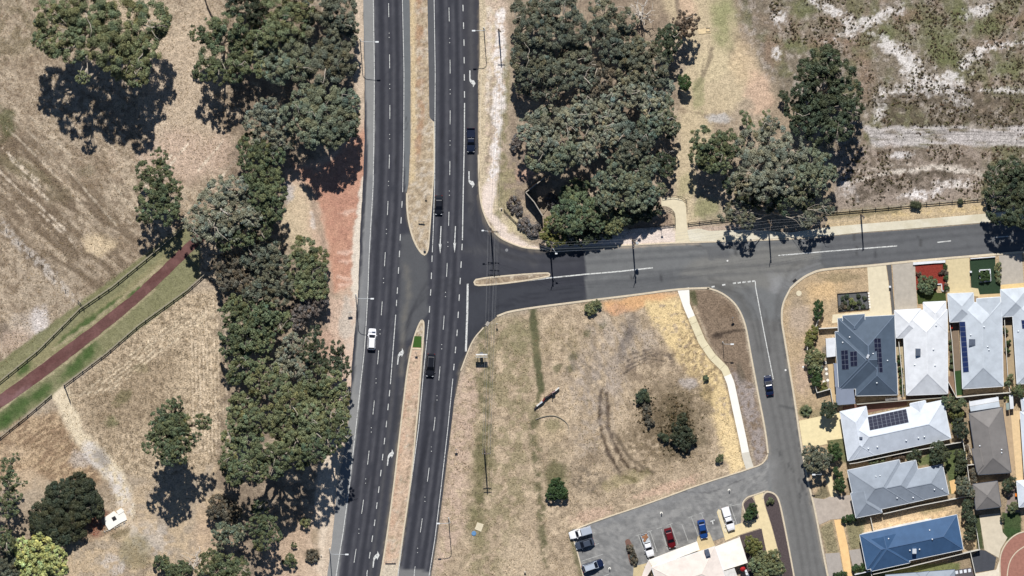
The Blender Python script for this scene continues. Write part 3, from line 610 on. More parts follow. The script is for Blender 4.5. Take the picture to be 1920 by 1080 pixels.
LC = [(728, -25), (730.5, 115), (731, 210), (730, 300), (727, 390), (722, 480), (716, 575), (709, 670), (701, 760), (691, 855), (680, 950), (666, 1040), (658, 1095)]
LR = [(754, -25), (757.5, 135), (757, 270), (755, 360), (752, 413), (749, 475), (745, 545), (742, 590), (732, 720), (724.5, 795), (714, 887), (702.5, 980), (688, 1075)]
RC = [(841, -25), (844, 125), (844, 220), (843.5, 315), (841.5, 410), (838, 506), (832, 605), (824, 700), (814.5, 795), (803, 890), (790, 985), (776.5, 1075)]
RL = [(813.5, -25), (816, 135), (815.5, 225), (815, 345), (812, 440), (810, 485), (808, 540), (804, 600), (794, 700), (785, 800), (773, 890), (757, 1000), (744, 1095)]
RR = [(867, -25), (870, 80), (871, 193), (870.5, 270), (868.5, 360), (867, 450), (864.5, 496), (861, 558), (857, 624), (851, 688), (849, 710), (839, 810), (827.5, 910), (815.5, 1010), (802, 1095)]
def seg(line, y0, y1): return [(at_y(line, y), y) for y in np.linspace(y0, y1, max(2, int(abs(y1-y0)/12)+2))]
def marks(parent, line, spans, w=0.14, z=0.05, m=None, name='lane_line'):
    b = MB()
    for a, c in spans: ribbon_up(b, seg(line, a, c), w, z)
    return b.build(name, m or PAINT, parent)
marks(HW, LEFT_EDGE, [(-25, 1095)], 0.15)
marks(HW, LC, [(y-13, y+13) for y in (19, 115, 210, 303, 390, 486, 578, 670, 764, 858, 950, 1042)], 0.13)
marks(HW, LR, [(-25, 360)], 0.13); marks(HW, LR, [(y-6, y+6) for y in (383, 413, 445, 476, 507, 545, 568, 737, 763, 795, 827, 857, 887, 918, 948, 980, 1010, 1041, 1075)], 0.17)
marks(HW, LR, [(590, 720)], 0.17)
marks(HE, RC, [(y-13, y+13) for y in (27, 125, 220, 315, 410, 506, 605, 700, 795, 890, 985, 1075)], 0.13)
marks(HE, RL, [(-25, 473), (600, 1095)], 0.15); marks(HE, RL, [(y-6, y+6) for y in (485, 517, 548, 580)], 0.17)
marks(HE, RR, [(y-6, y+6) for y in (15, 48, 80, 113, 145, 177, 463, 496, 527, 558, 590, 624, 656, 688)], 0.19); marks(HE, RR, [(193, 450)], 0.22); marks(HE, RR, [(710, 1095)], 0.15)
b = MB()                                        # raised reflectors between the dashes
for line, ys in ((LC, (66, 162, 256, 344, 434, 526, 622, 714, 806, 902, 996)), (RC, (76, 172, 268, 362, 458, 552, 650, 746, 842, 936, 1032))):
    for y in ys:
        for d in (-4, 4):
            p = P(at_y(line, y), y+d); b.box((p[0], p[1], 0.055), (0.16, 0.16, 0.03))
b.build('reflector_stud', PAINT, HW)
b = MB(); ribbon_up(b, [(877, 532), (876, 590), (873.5, 659)], 0.42, 0.052); b.build('stop_line', PAINT, SR)
b = MB(); ribbon_up(b, [(975, 528), (1030, 521), (1100, 514), (1160, 509), (1224, 502)], 0.28, 0.052); b.build('lane_line', PAINT, SR)
b = MB(); ribbon_up(b, [(1038, 472), (1092, 468.5)], 0.22, 0.052); b.build('lane_line', WORN, SR)
b = MB(); ribbon_up(b, [(1459, 479), (1560, 470.5), (1682, 461)], 0.26, 0.052); ribbon_up(b, [(1757, 454.5), (1783, 451.5)], 0.24, 0.052); ribbon_up(b, [(1865, 445), (1891, 443)], 0.2, 0.052); b.build('lane_line', PAINT, SR)
b = MB()
for x, y in ((1337, 537.5), (1357, 534), (1377, 531), (1386, 530), (1395, 529), (1404.5, 528), (1413, 527)): ribbon_up(b, [(x-3, y+.5), (x+3, y-.5)], 0.34, 0.052)
b.build('give_way_line', PAINT, SR)
b = MB(); ribbon_up(b, [(1416, 527), (1417, 540), (1432, 620), (1450, 711)], 0.2, 0.052); b.build('lane_line', PAINT, ST)
def arrow(parent, poly):
    b = MB(); b.slab([P(x, y)[:2] for x, y in poly], 0.055, 0.004); return b.build('lane_arrow', PAINT, parent)
for x0, y0, x1, y1 in ((827, 424, 825.3, 476), (854, 424, 852.4, 474)):
    arrow(HE, [(x0-.8, y0), (x0+.8, y0), (x1+1, y1-18), (x1+2.6, y1-19), (x1, y1), (x1-2.6, y1-19), (x1-1, y1-18)])
for dx, dy in ((881, 132), (879.3, 321)):
    arrow(HE, [(dx-1, dy), (dx+1, dy), (dx+1.2, dy+15), (dx+3, dy+18), (dx+7.5, dy+18.5), (dx+9.5, dy+22), (dx+10.6, dy+25), (dx+6, dy+31.5), (dx+5.6, dy+27), (dx+2, dy+24), (dx-.6, dy+20), (dx-1, dy+14)])
for dx, dy in ((745, 683.5), (726, 873), (699, 1064)):
    arrow(HW, [(dx-.6, dy), (dx+1.4, dy), (dx+3, dy-13), (dx+5, dy-17), (dx+8, dy-17.5), (dx+8.2, dy-14), (dx+12.6, dy-23), (dx+9, dy-31), (dx+8.3, dy-26), (dx+4, dy-23), (dx+1.2, dy-18), (dx+.2, dy-10)])
b = MB()
for pts in ([(1236, 989), (1233, 991)],): pass
for a, c in (((1240, 992), (1252, 1031)), ((1196, 1003), (1212, 1042)), ((1219, 996), (1232, 1035)), ((1257, 983), (1271, 1021)), ((1279, 984), (1290, 1014)), ((1296, 969), (1310, 1006)), ((1315, 962), (1329, 1000)), ((1369, 946), (1382, 984)), ((1388, 945), (1362, 950)), ((1116, 998), (1100, 1004)), ((1123, 1019), (1104, 1025)), ((1131, 1039), (1091, 1052)), ((1134, 1058), (1124, 1061)), ((1143, 1076), (1132, 1080))):
    ribbon_up(b, [a, c], 0.12, 0.03)
for x, y, dx, dy in ((1197, 1003, 5, -1.6), (1218, 996, 5, -1.6), (1236, 990, 5, -1.6), (1256, 983, 5, -1.6), (1295, 969, 4, -1.3), (1315, 962, 4, -1.3), (1369, 946, 4, -1.3)): ribbon_up(b, [(x-dx, y-dy), (x+dx, y+dy)], 0.12, 0.032)
b.build('bay_line', WORN, CP)
b = MB(); ribbon_up(b, [(1332, 978), (1340, 975)], 0.28, 0.032); ribbon_up(b, [(1336, 978), (1337, 983)], 0.25, 0.0345); b.build('bay_symbol', PAINT, CP)

# ---- kerbs
KERB = mat('kerb_concrete', (206, 192, 168), 0.85, 0.2, 0.14, 2.0)
def kerb(pts, parent, w=0.32, h=0.13, it=2, closed=False):
    pts = smooth_line(pts, it) if it else pts
    Q = [Vector(P(x, y)[:2]) for x, y in pts]; n = len(Q); b = MB(); k0 = 0
    for i in range(n):
        a = Q[i-1] if (i or closed) else Q[i]; c = Q[(i+1) % n] if (i < n-1 or closed) else Q[i]
        d = (c-a).normalized(); s = Vector((-d.y, d.x))
        for off, z in ((-w/2, 0.0), (-w/2, h-.03), (-w/2+.05, h), (w/2-.05, h), (w/2, h-.03), (w/2, 0.0)):
            b.v.append((Q[i].x+s.x*off, Q[i].y+s.y*off, z))
    for i in range(n if closed else n-1):
        j = (i+1) % n
        for k in range(5): b.f.append((i*6+k, i*6+k+1, j*6+k+1, j*6+k))
    return b.build('kerb', KERB, parent)
kerb(MED_W[4:], HW, 0.4); kerb(MED_E[3:], HE, 0.3)
kerb(MDS_W, HW, 0.35); kerb(MDS_E, HE, 0.35)
kerb(N_KERB[:14], SR, 0.34); kerb(S_KERB[1:5], SR, .3); kerb(S_KERB[5:], SR, 0.45)
kerb([(897, 150), (899, 120), (903, 146), (902, 150)], HE, .2); kerb([(902, 150), (901, 220), (899, 300), (898, 340)], HE, .2)
kerb(S_KERB2, SR, 0.5); kerb(W_ST, ST, 0.4); kerb(E_ST, ST, 0.42)
kerb([(1096, 1090), (1084, 1040), (1074, 1008), (1072, 995), (1120, 976), (1225, 941), (1310, 909), (1419, 875), (1433, 867), (1440, 852)], CP, 0.3, it=1)
kerb([(1404, 980), (1393, 950), (1392, 943), (1400, 933), (1412, 929), (1435, 921)], CP, 0.3); kerb([(1430, 935), (1432, 926), (1440, 921), (1455, 927), (1462, 942), (1472, 990), (1487, 1070), (1491, 1095)], ST, 0.36)
ISL = [(889, 529), (893, 523), (960, 516), (1026, 511.5), (1031, 514), (1029, 519), (960, 530), (900, 535.5), (891, 534)]
# ---- raised median surfaces
MEDIAN = painted_mat('median_gravel', 0.95, 4.0, 1.6, 0.45, 0.12)
def paint_median(q):
    q.base((186, 168, 142), .45); q.all((132, 114, 94), .6, nz=(5, .48, .62)); q.all((206, 196, 182), .5, nz=(7, .5, .66))
    q.line([(783, -20), (786, 90), (790, 220), (782, 300)], 12, (168, 128, 98), .6, 8, 6, nz=(14, .3, .6)); q.line([(773, -20), (775, 220), (772, 340)], 9, (208, 186, 148), .8, 5, 4)
    q.poly([(770, 640), (795, 640), (780, 800), (750, 1095), (710, 1095)], (206, 178, 154), .8, 6, 4, nz=(8, .2, .5)); q.line([(765, 740), (748, 850), (736, 980), (724, 1060)], 9, (178, 140, 116), .5, 8, 6, nz=(12, .35, .6)); q.line([(783, 740), (768, 870), (745, 1010)], 5, (128, 110, 92), .6, 5, 5, nz=(5, .35, .55))
    q.poly([(720, 1058), (744, 1058), (741, 1095), (711, 1095)], (202, 190, 170), .9, 2, 1); q.poly([(880, 500), (1040, 500), (1040, 540), (880, 540)], (140, 122, 104), .8, 4, 0, nz=(6, .3, .55))
strip('median_island', MED_W, MED_E, 0.09, 10, 0.4, paint_median, MEDIAN)
strip('median_island', MDS_W, MDS_E, 0.10, 10, 0.4, paint_median, MEDIAN)
strip('traffic_island', [ISL[0], ISL[1], ISL[2], ISL[3], ISL[4]], [ISL[0], ISL[8], ISL[7], ISL[6], ISL[5]], 0.10, 5, 0.4, paint_median, MEDIAN)
kerb(ISL, SR, 0.36, 0.14, 1, True)

# ---- paths, slabs, beds
def sheet(name, pts, rgb, z=0.035, m=None, rough=.85, var=.1, scale=1.2, bump=0.0, t=None, sm=0, parent=None, mname=None, spec=.2):
    pts = smooth_line(pts+[pts[0]], sm)[:-1] if sm else pts
    b = MB(); b.slab([P(x, y)[:2] for x, y in pts], z, t if t else z+.05)
    o = b.build(name, m or mat(mname or name+'_%d_%d_%d' % tuple(rgb), rgb, rough, spec, var, scale, bump), parent)
    return struct(o) if parent is None else o
CONC = mat('pale_concrete', (216, 204, 176), 0.85, 0.2, 0.09, 0.9); WCONC = mat('new_concrete', (240, 236, 226), 0.8, 0.2, 0.05, 0.9)
YCONC = mat('yellowed_concrete', (222, 204, 162), 0.85, 0.2, 0.1, 0.9); OCONC = mat('sandy_concrete', (236, 196, 140), 0.85, 0.2, 0.1, 0.7); GCONC = mat('grey_concrete', (176, 168, 156), 0.9, 0.2, 0.12, 0.9)
REDP = painted_mat('red_path_surface', .9, 2.5, .8, .2, .05)
def paint_red(q):
    q.base((104, 74, 70), .22); q.all((122, 88, 84), .6, nz=(12, .45, .65)); q.all((92, 58, 56), .5, nz=(20, .5, .66, -40, 3)); q.blob(40, 740, 24, 10, (138, 108, 108), .6, -40); q.blob(10, 750, 20, 14, (128, 96, 96), .6)
strip('red_path', [(-20, 754), (0, 740), (50, 704), (100, 665), (175, 610), (250, 552), (350, 455), (375, 430)], [(-20, 780), (0, 766), (50, 732), (100, 695), (187, 627), (237, 587), (290, 540), (367, 465), (390, 445)], 0.03, 8, .5, paint_red, REDP, jag=.25)
FP = strip('footpath', [(1288, 431), (1310, 428), (1330, 433), (1400, 430), (1482, 436), (1557, 425), (1615, 420), (1690, 414), (1840, 401), (1960, 391)], [(1293, 453), (1310, 452.5), (1330, 452), (1400, 449.5), (1482, 446), (1557, 442), (1615, 435.5), (1690, 430), (1840, 417.5), (1960, 408.5)], 0.10, 4, .8, lambda q: (q.base((212, 204, 182), .08), q.all((196, 186, 160), .5, nz=(30, .45, .6)), q.all((226, 220, 204), .4, nz=(12, .5, .65))), painted_mat('footpath_concrete', .85, 3, .8, .05, .02))
sheet('footpath', smooth_line([(1240, 371), (1262, 369), (1278, 373), (1286, 384), (1287, 405), (1288, 425), (1294, 454)], 1)+smooth_line([(1266, 456), (1267, 425), (1267, 405), (1262, 393), (1252, 387), (1240, 386)], 1), (0, 0, 0), .05, m=CONC)
PATHC = [(1281, 541), (1287, 572), (1301, 605), (1316, 640), (1335, 668), (1359, 692), (1370, 718), (1381, 770), (1393, 825), (1399, 856), (1406, 878)]
def path_piece(i0, i1, w, m):
    pts = resample(PATHC, 60)[i0:i1]; d = np.gradient(pts, axis=0); d /= np.hypot(d[:, 0], d[:, 1])[:, None]; n_ = np.stack([-d[:, 1], d[:, 0]], 1)
    wv = np.full(len(pts), w/2.0)
    if i0 == 0: wv += np.clip(1-np.arange(len(pts))/5.0, 0, 1)*4.5
    L = [tuple(p) for p in pts+n_*wv[:, None]]; R = [tuple(p) for p in pts-n_*wv[:, None]]
    sheet('footpath', L+R[::-1], (0, 0, 0), .05, m=m)
path_piece(0, 10, 13.5, WCONC); path_piece(9, 31, 14, mat('stained_concrete', (218, 207, 174), .85, .2, .1, .9)); path_piece(30, 55, 14, WCONC); path_piece(54, 60, 15, mat('dull_concrete', (206, 200, 186), .85, .2, .08, 1))
JT = mat('path_joint', (140, 126, 96), .9); b = MB(); pp = resample(PATHC, 60)
for i in range(11, 31, 4):
    d = pp[i+1]-pp[i]; d /= np.hypot(*d); ribbon_up(b, [tuple(pp[i]+np.array([-d[1], d[0]])*6.5), tuple(pp[i]+np.array([d[1], -d[0]])*6.5)], .06, .055)
struct(b.build('path_joint', JT))
# centre building surrounds
sheet('footpath', [(1413, 929), (1431, 923), (1433, 945), (1446, 985), (1458, 1030), (1470, 1095), (1452, 1095), (1441, 1050), (1428, 995), (1425, 990), (1386, 1003), (1360, 1014), (1357, 1003), (1352, 985), (1344, 960), (1347, 955), (1352, 957), (1362, 990), (1380, 984), (1402, 977), (1424, 972)], (0, 0, 0), .06, m=YCONC)
sheet('garden_bed', [(1394, 948), (1395, 943), (1402, 936), (1412, 931), (1424, 971), (1402, 977)], (84, 74, 74), .08, var=.3, scale=4, bump=.4, sm=1)
sheet('garden_bed', [(1432, 935), (1433, 927), (1440, 923), (1453, 928), (1460, 943), (1470, 990), (1486, 1072), (1490, 1095), (1472, 1095), (1459, 1030), (1447, 985), (1436, 950)], (84, 74, 74), .08, var=.3, scale=4, bump=.4)
sheet('garden_bed', [(1387, 1004), (1428, 991), (1440, 1050), (1450, 1095), (1404, 1095)], (84, 74, 74), .07, var=.3, scale=4, bump=.4)
sheet('forecourt', [(1212, 1056), (1220, 1050), (1222, 1058), (1290, 1030), (1306, 1016), (1308, 1006), (1330, 998), (1340, 1022), (1345, 1060), (1330, 1095), (1186, 1095), (1188, 1062)], (198, 180, 142), .055, mname='forecourt_concrete')
# house frontages
sheet('driveway', [(1626, 500), (1661, 496), (1667, 540), (1672, 590), (1560, 606), (1561, 590), (1631, 583)], (0, 0, 0), .05, m=CONC)
sheet('driveway', [(1662, 496), (1671, 495), (1674, 545), (1678, 585), (1673, 590), (1668, 540)], (96, 94, 92), .045)
sheet('driveway', [(1673, 495), (1715, 491), (1720, 579), (1678, 583), (1676, 540)], (0, 0, 0), .052, m=GCONC)
sheet('garden_bed', [(1716, 494), (1770, 491), (1773, 545), (1766, 545), (1765, 533), (1756, 533), (1755, 545), (1718, 543)], (132, 54, 44), .07, var=.45, scale=5, bump=.5)
sheet('lawn', [(1719, 543), (1755, 545), (1757, 549), (1773, 549), (1774, 566), (1721, 570)], (62, 74, 38), .06, var=.25, scale=3, bump=.4)
sheet('driveway', [(1774, 487), (1817, 483), (1819, 539), (1836, 541), (1837, 556), (1776, 552)], (206, 190, 152), .05, mname='cream_concrete')
sheet('lawn', [(1818, 488), (1866, 484), (1867, 525), (1876, 530), (1875, 550), (1837, 552), (1834, 541), (1821, 539)], (44, 62, 44), .07, var=.2, scale=3, bump=.1)
sheet('path', [(1834, 552), (1876, 549), (1876, 562), (1834, 566)], (196, 172, 134), .045, mname='yard_paving')
sheet('driveway', [(1873, 479), (1916, 475), (1920, 540), (1876, 543)], (0, 0, 0), .05, m=GCONC); sheet('path', [(1876, 534), (1922, 530), (1922, 540), (1877, 543)], (216, 190, 140), .06, mname='sand_paving')
sheet('driveway', [(1922, 474), (1960, 470), (1960, 545), (1924, 545)], (0, 0, 0), .05, m=GCONC)
sheet('driveway', [(1498, 789), (1540, 780), (1577, 771), (1583, 822), (1550, 826), (1552, 832), (1535, 836), (1505, 835)], (228, 212, 168), .05, mname='warm_concrete')
sheet('driveway', [(1523, 933), (1545, 936), (1556, 931), (1594, 928), (1601, 966), (1580, 972), (1558, 974), (1536, 984)], (0, 0, 0), .05, m=mat('blotchy_concrete', (178, 166, 154), .9, .2, .16, .8))
sheet('path', [(1547, 895), (1558, 890), (1566, 918), (1572, 930), (1558, 932)], (0, 0, 0), .055, m=YCONC); sheet('path', [(1564, 975), (1578, 974), (1590, 1025), (1600, 1095), (1586, 1095), (1576, 1035)], (0, 0, 0), .058, m=OCONC)
sheet('driveway', [(1547, 1038), (1574, 1036), (1585, 1095), (1556, 1095)], (168, 160, 152), .05); sheet('driveway', [(1592, 1032), (1624, 1027), (1632, 1062), (1600, 1066)], (168, 160, 152), .048)
sheet('driveway', [(1836, 966), (1875, 962), (1880, 998), (1889, 1008), (1876, 1030), (1873, 1046), (1846, 1031)], (0, 0, 0), .05, m=mat('cream_driveway', (206, 194, 172), .85, .2, .1, .8)); sheet('driveway', [(1836, 1031), (1847, 1032), (1868, 1045), (1864, 1068), (1828, 1074), (1822, 1042)], (72, 74, 80), .045)
sheet('court', [(1922, 997), (1904, 1003), (1890, 1015), (1879, 1033), (1875, 1050), (1876, 1095), (1960, 1095), (1960, 997)], (158, 112, 98), .04, var=.16, scale=1.5, sm=0)
kerb([(1922, 1024), (1906, 1034), (1894, 1050), (1889, 1070), (1888, 1095)], struct(bpy.data.objects['court']) and bpy.data.objects['court'], .25, .07); kerb([(1960, 992), (1922, 996), (1904, 1002), (1889, 1015), (1878, 1033), (1874, 1052), (1876, 1095)], bpy.data.objects['court'], .3, .1)
sheet('driveway', [(1828, 1076), (1868, 1068), (1874, 1050), (1876, 1095), (1828, 1095)], (222, 210, 190), .06)
sheet('patio', [(1548, 672), (1567, 672), (1570, 760), (1556, 742), (1553, 690)], (204, 186, 148), .04, mname='yard_paving'); sheet('patio', [(1680, 640), (1692, 640), (1704, 742), (1688, 744)], (176, 162, 134), .04)
sheet('patio', [(1777, 625), (1796, 604), (1802, 700), (1782, 706)], (128, 112, 96), .04); sheet('patio', [(1700, 742), (1777, 736), (1776, 706), (1790, 704), (1792, 740), (1770, 746), (1700, 750)], (134, 110, 92), .042); sheet('lawn', [(1790, 696), (1802, 694), (1806, 740), (1792, 742)], (52, 76, 42), .05, var=.25); sheet('patio', [(1580, 762), (1650, 752), (1700, 748), (1700, 760), (1620, 775), (1580, 776)], (122, 92, 82), .03)
sheet('patio', [(1884, 748), (1900, 746), (1902, 890), (1888, 893), (1880, 780)], (178, 156, 128), .04); sheet('patio', [(1895, 772), (1914, 770), (1918, 900), (1906, 902)], (216, 190, 150), .05); sheet('patio', [(1806, 836), (1815, 834), (1826, 868), (1812, 870)], (196, 176, 140), .045); sheet('patio', [(1895, 904), (1914, 904), (1912, 960), (1884, 962)], (146, 132, 124), .04); sheet('path', [(1780, 902), (1796, 897), (1798, 922), (1784, 926)], (222, 184, 130), .05); sheet('patio', [(1790, 540), (1900, 540), (1898, 720), (1888, 720)], (150, 130, 104), .028)
sheet('gravel_bed', [(1570, 551), (1626, 547), (1629, 579), (1572, 584)], (96, 96, 96), .06, var=.3, scale=6, bump=.3); sheet('patio', [(1884, 604), (1897, 600), (1908, 720), (1892, 722)], (168, 150, 122), .043)
# ================================================================== VEGETATION
TONES = {'olive': (128, 134, 98), 'grey': (144, 147, 128), 'sage': (127, 134, 111), 'deep': (82, 91, 70), 'mid': (108, 117, 86), 'dusk': (115, 118, 100), 'bright': (108, 120, 90), 'lime': (186, 192, 128), 'shade': (74, 80, 62), 'hedge': (72, 92, 56), 'brown': (118, 110, 94), 'twig': (128, 121, 116), 'gold': (126, 127, 76), 'rust': (112, 98, 84)}
LEAF = {k: leaf_mat(k+'_leaves', v) for k, v in TONES.items()}
BARK = mat('pale_bark', (176, 166, 152), .9, .1, .25, 3.0); DBARK = mat('dark_bark', (84, 72, 62), .9, .1, .25, 3.0); BLEACH = mat('bleached_wood', (206, 198, 188), .9, .1, .15, 3.0)
NLEAF = 0
def unit(v): return v/np.maximum(np.linalg.norm(v, axis=-1, keepdims=True), 1e-9)

def cards(pos, nrm, size, tone, name, m, parent, asp=0.55):
    """kite shaped leaf sprays"""
    global NLEAF
    n = len(pos); NLEAF += n
    t = unit(np.cross(nrm, RNG.normal(size=(n, 3)))); s = np.cross(nrm, t)
    L = size[:, None]; W = L*asp
    drop = nrm*L*0.18
    V = np.stack([pos-t*L*.5-drop, pos+s*W*.5, pos+t*L*.5-drop, pos-s*W*.5], 1).reshape(-1, 3)
    if parent is not None: V = V-np.array(origin(parent))
    c = np.repeat(np.concatenate([tone, np.ones((n, 1))], 1), 4, 0)
    me = numpy_mesh(name, V, np.arange(n*4).reshape(n, 4), c, 'tone')
    return link(name, me, parent, m)

def crown_cards(lobes, leaf, dens, flat=0.25, gap=0.0):
    ps, ns, ss, ts = [], [], [], []
    for (cx, cy, cz, r, rz) in lobes:
        cr0 = float(np.clip(0.185*r, 0.36, 1.0))
        nc = max(5, int(2.0*r*r/(cr0*cr0)*(1.05-gap)))
        d = RNG.normal(size=(nc, 3)); d[:, 2] = np.abs(d[:, 2])*1.0-flat*RNG.random(nc); d = unit(d)
        rad = (0.55+0.45*RNG.random(nc)**0.6)
        cc = np.array([cx, cy, cz])+d*rad[:, None]*np.array([r, r, rz])
        cr = cr0*(0.65+0.7*RNG.random(nc))
        ct = (0.66+0.62*RNG.random(nc))*(0.9+0.2*RNG.random()); hue = RNG.normal(0, 0.07, nc)+RNG.normal(0, 0.03)
        for k in range(nc):
            m = max(8, int(dens*2.6*math.pi*cr[k]**2/(leaf*leaf*0.30)))
            dd = unit(RNG.normal(size=(m, 3))+d[k]*0.55+np.array([0, 0, .35]))
            p = cc[k]+dd*(cr[k]*RNG.random(m)[:, None]**0.45)*np.array([1, 1, .8])
            ps.append(p); ns.append(unit(dd+0.65*RNG.normal(size=(m, 3))+np.array([0, 0, .4])))
            ss.append(leaf*(0.6+0.8*RNG.random(m)))
            v = ct[k]*(0.74+0.5*RNG.random(m)); ts.append(np.stack([v*(1+hue[k]), v, v*(1-hue[k])], 1))
    return np.concatenate(ps), np.concatenate(ns), np.concatenate(ss), np.concatenate(ts)

def limb(b, a, c, r0, r1, rng, n=4, wob=.12):
    a = np.array(a, float); c = np.array(c, float); L = np.linalg.norm(c-a)
    pts = []; rr = []
    for i in range(n+1):
        t = i/n; p = a*(1-t)+c*t; p[2] += math.sin(t*math.pi)*L*.10
        if 0 < i < n: p = p+rng.normal(size=3)*L*wob*.4
        pts.append(p); rr.append(r0*(1-t)+r1*t)
    b.tube(pts, rr, 6)
    return pts

def tree(name, label, tone, h, lobes, group=None, cat='tree', leaf=None, dens=1.0, trunk=True, bark=None, gap=0.0, rzk=0.66, bare=0, flat=0.3, cname='crown'):
    rng = RNG
    W = []
    for (x, y, r) in lobes:
        rm = r*PX*(.95 if h > 5 else 1); rz = min(rm*rzk, h*.48); top = h*(0.80+0.22*rng.random()) if h > 5 else h
        cz = max(top-rz*0.95, rz*.4+.1); p = P(x, y, cz); W.append((p[0], p[1], cz, rm, rz))
    R2 = sum(w[3]**2 for w in W); bx = sum(w[0]*w[3]**2 for w in W)/R2; by = sum(w[1]*w[3]**2 for w in W)/R2
    root = thing(name, label, cat, (bx, by, 0), group)
    big = max(w[3] for w in W)
    if h > 8: gap = gap+0.14*rng.random(); bare = (bare+2)//2
    elif h <= 5: gap = gap-0.45
    if leaf is None: leaf = 0.31 if big > 2.4 else (0.27 if big > 1.2 else 0.2)
    a = crown_cards(W, leaf, dens, flat, gap)
    cards(*a, cname, LEAF[tone], root)
    b = MB(); tr = max(0.05, 0.028*h)
    if h > 4 and trunk:
        fork = np.array([bx+rng.normal()*.3, by+rng.normal()*.3, h*.36])
        b.tube([(bx, by, -.1), (bx+.02, by, h*.12), tuple(fork)], [tr*1.5, tr*1.1, tr*.85], 8)
        for w in W:
            tip = (w[0], w[1], w[2]+w[4]*.35)
            pts = limb(b, fork, tip, tr*.62, tr*.16, rng)
            for k in range(3):
                q0 = pts[2+k % 2]; an = rng.random()*6.28
                limb(b, q0, (w[0]+math.cos(an)*w[3]*.8, w[1]+math.sin(an)*w[3]*.8, w[2]+w[4]*(.2+.5*rng.random())), tr*.18, tr*.05, rng, 3)
        for k in range(bare):                    # bleached limbs that break through the leaves
            w = W[rng.integers(len(W))]; an = rng.random()*6.28; c0 = (w[0], w[1], w[2]+w[4]*.5)
            c1 = (w[0]+math.cos(an)*w[3]*.7, w[1]+math.sin(an)*w[3]*.7, w[2]+w[4]*1.04); limb(b, c0, c1, .13, .05, rng, 3)
            limb(b, c1, (c1[0]+rng.normal()*1.2, c1[1]+rng.normal()*1.2, c1[2]+.4), .06, .03, rng, 3)
        b.build('trunk', bark or BARK, root)
    else:
        for w in W:
            for k in range(3):
                an = rng.random()*6.28; b.tube([(bx, by, -.05), (w[0]*.8+bx*.2, w[1]*.8+by*.2, w[2]*.4), (w[0]+math.cos(an)*w[3]*.3, w[1]+math.sin(an)*w[3]*.3, w[2]), (w[0]+math.cos(an)*w[3]*.5, w[1]+math.sin(an)*w[3]*.5, w[2]+w[4]*.5)], [tr*.7, tr*.6, tr*.5, tr*.2], 5)
        b.build('stem', bark or DBARK, root)
    return root

GW = 'gum trees of the woodland strip west of the highway'; GE = 'gum trees of the woodland block above the side road'
def T(label, tone, h, lobes, group=None, **k):
    return tree(k.pop('name', 'gum_tree'), label, tone, h, lobes, group, **k)
# --- stand-alone trees, west
T('large spreading olive gum tree alone in the top left corner paddock, white limbs showing', 'olive', 23, [(108, 60, 46), (90, 28, 30), (175, 40, 52), (232, 52, 56), (278, 40, 42), (205, 88, 44), (245, 118, 40), (268, 95, 34), (130, 88, 34), (158, 18, 44), (255, 140, 26), (155, 145, 14), (305, 42, 16), (82, 72, 24)], bare=9, gap=.1)
T('sparse open gum tree with bare black limbs just below the top left timber fence', 'mid', 15, [(398, 62, 30), (428, 46, 32), (418, 95, 44), (385, 128, 26), (442, 125, 30), (368, 62, 16), (410, 140, 20), (452, 70, 26)], bare=3, gap=.25)
T('upright dark green gum tree standing in the mown paddock above the red path', 'mid', 12, [(299, 294, 17), (268, 320, 18), (300, 330, 26), (330, 350, 15), (285, 362, 32), (315, 372, 26), (276, 395, 24), (312, 400, 24), (318, 322, 10)], bark=DBARK, gap=.05)
T('thin straggly gum tree with a long branching shadow in the lower paddock', 'mid', 20, [(322, 770, 22), (300, 790, 24), (338, 795, 26), (318, 825, 30), (350, 830, 18), (322, 800, 30), (308, 810, 26), (338, 815, 24), (326, 845, 22), (300, 845, 16), (380, 790, 18), (370, 820, 9), (276, 838, 12), (330, 752, 12), (285, 815, 14), (316, 862, 14), (340, 860, 12)], gap=.02, bark=DBARK, bare=2)
T('patchy gum tree cut by the left edge of the photo beside the low dark bush', 'mid', 13, [(8, 880, 20), (22, 900, 18), (5, 925, 26), (30, 930, 12), (18, 955, 18), (44, 905, 7), (28, 858, 10)], gap=.2)
T('broad low dark bush beside the broken concrete slab', 'shade', 4.2, [(150, 925, 34), (115, 930, 28), (90, 968, 34), (130, 970, 40), (170, 950, 26), (75, 985, 20), (110, 1000, 24), (148, 905, 20)], name='bush', cat='bush', leaf=.3, rzk=.45, dens=1.1, gap=-.1)
T('bright yellow green leafy tree near the bottom left corner', 'lime', 6.5, [(40, 1030, 22), (75, 1030, 30), (100, 1045, 26), (70, 1062, 34), (110, 1062, 18), (50, 1050, 24), (60, 1080, 24)], name='broadleaf_tree', leaf=.55, gap=-.05)
T('grey green bush squeezed between the yellow tree and the left edge', 'dusk', 5, [(10, 1040, 22), (30, 1055, 24), (8, 1068, 20), (28, 1080, 20)], name='bush', cat='bush', leaf=.34)
T('dark gum tree behind the yellow green tree at the left edge', 'mid', 9, [(6, 1000, 16), (12, 1018, 18)])
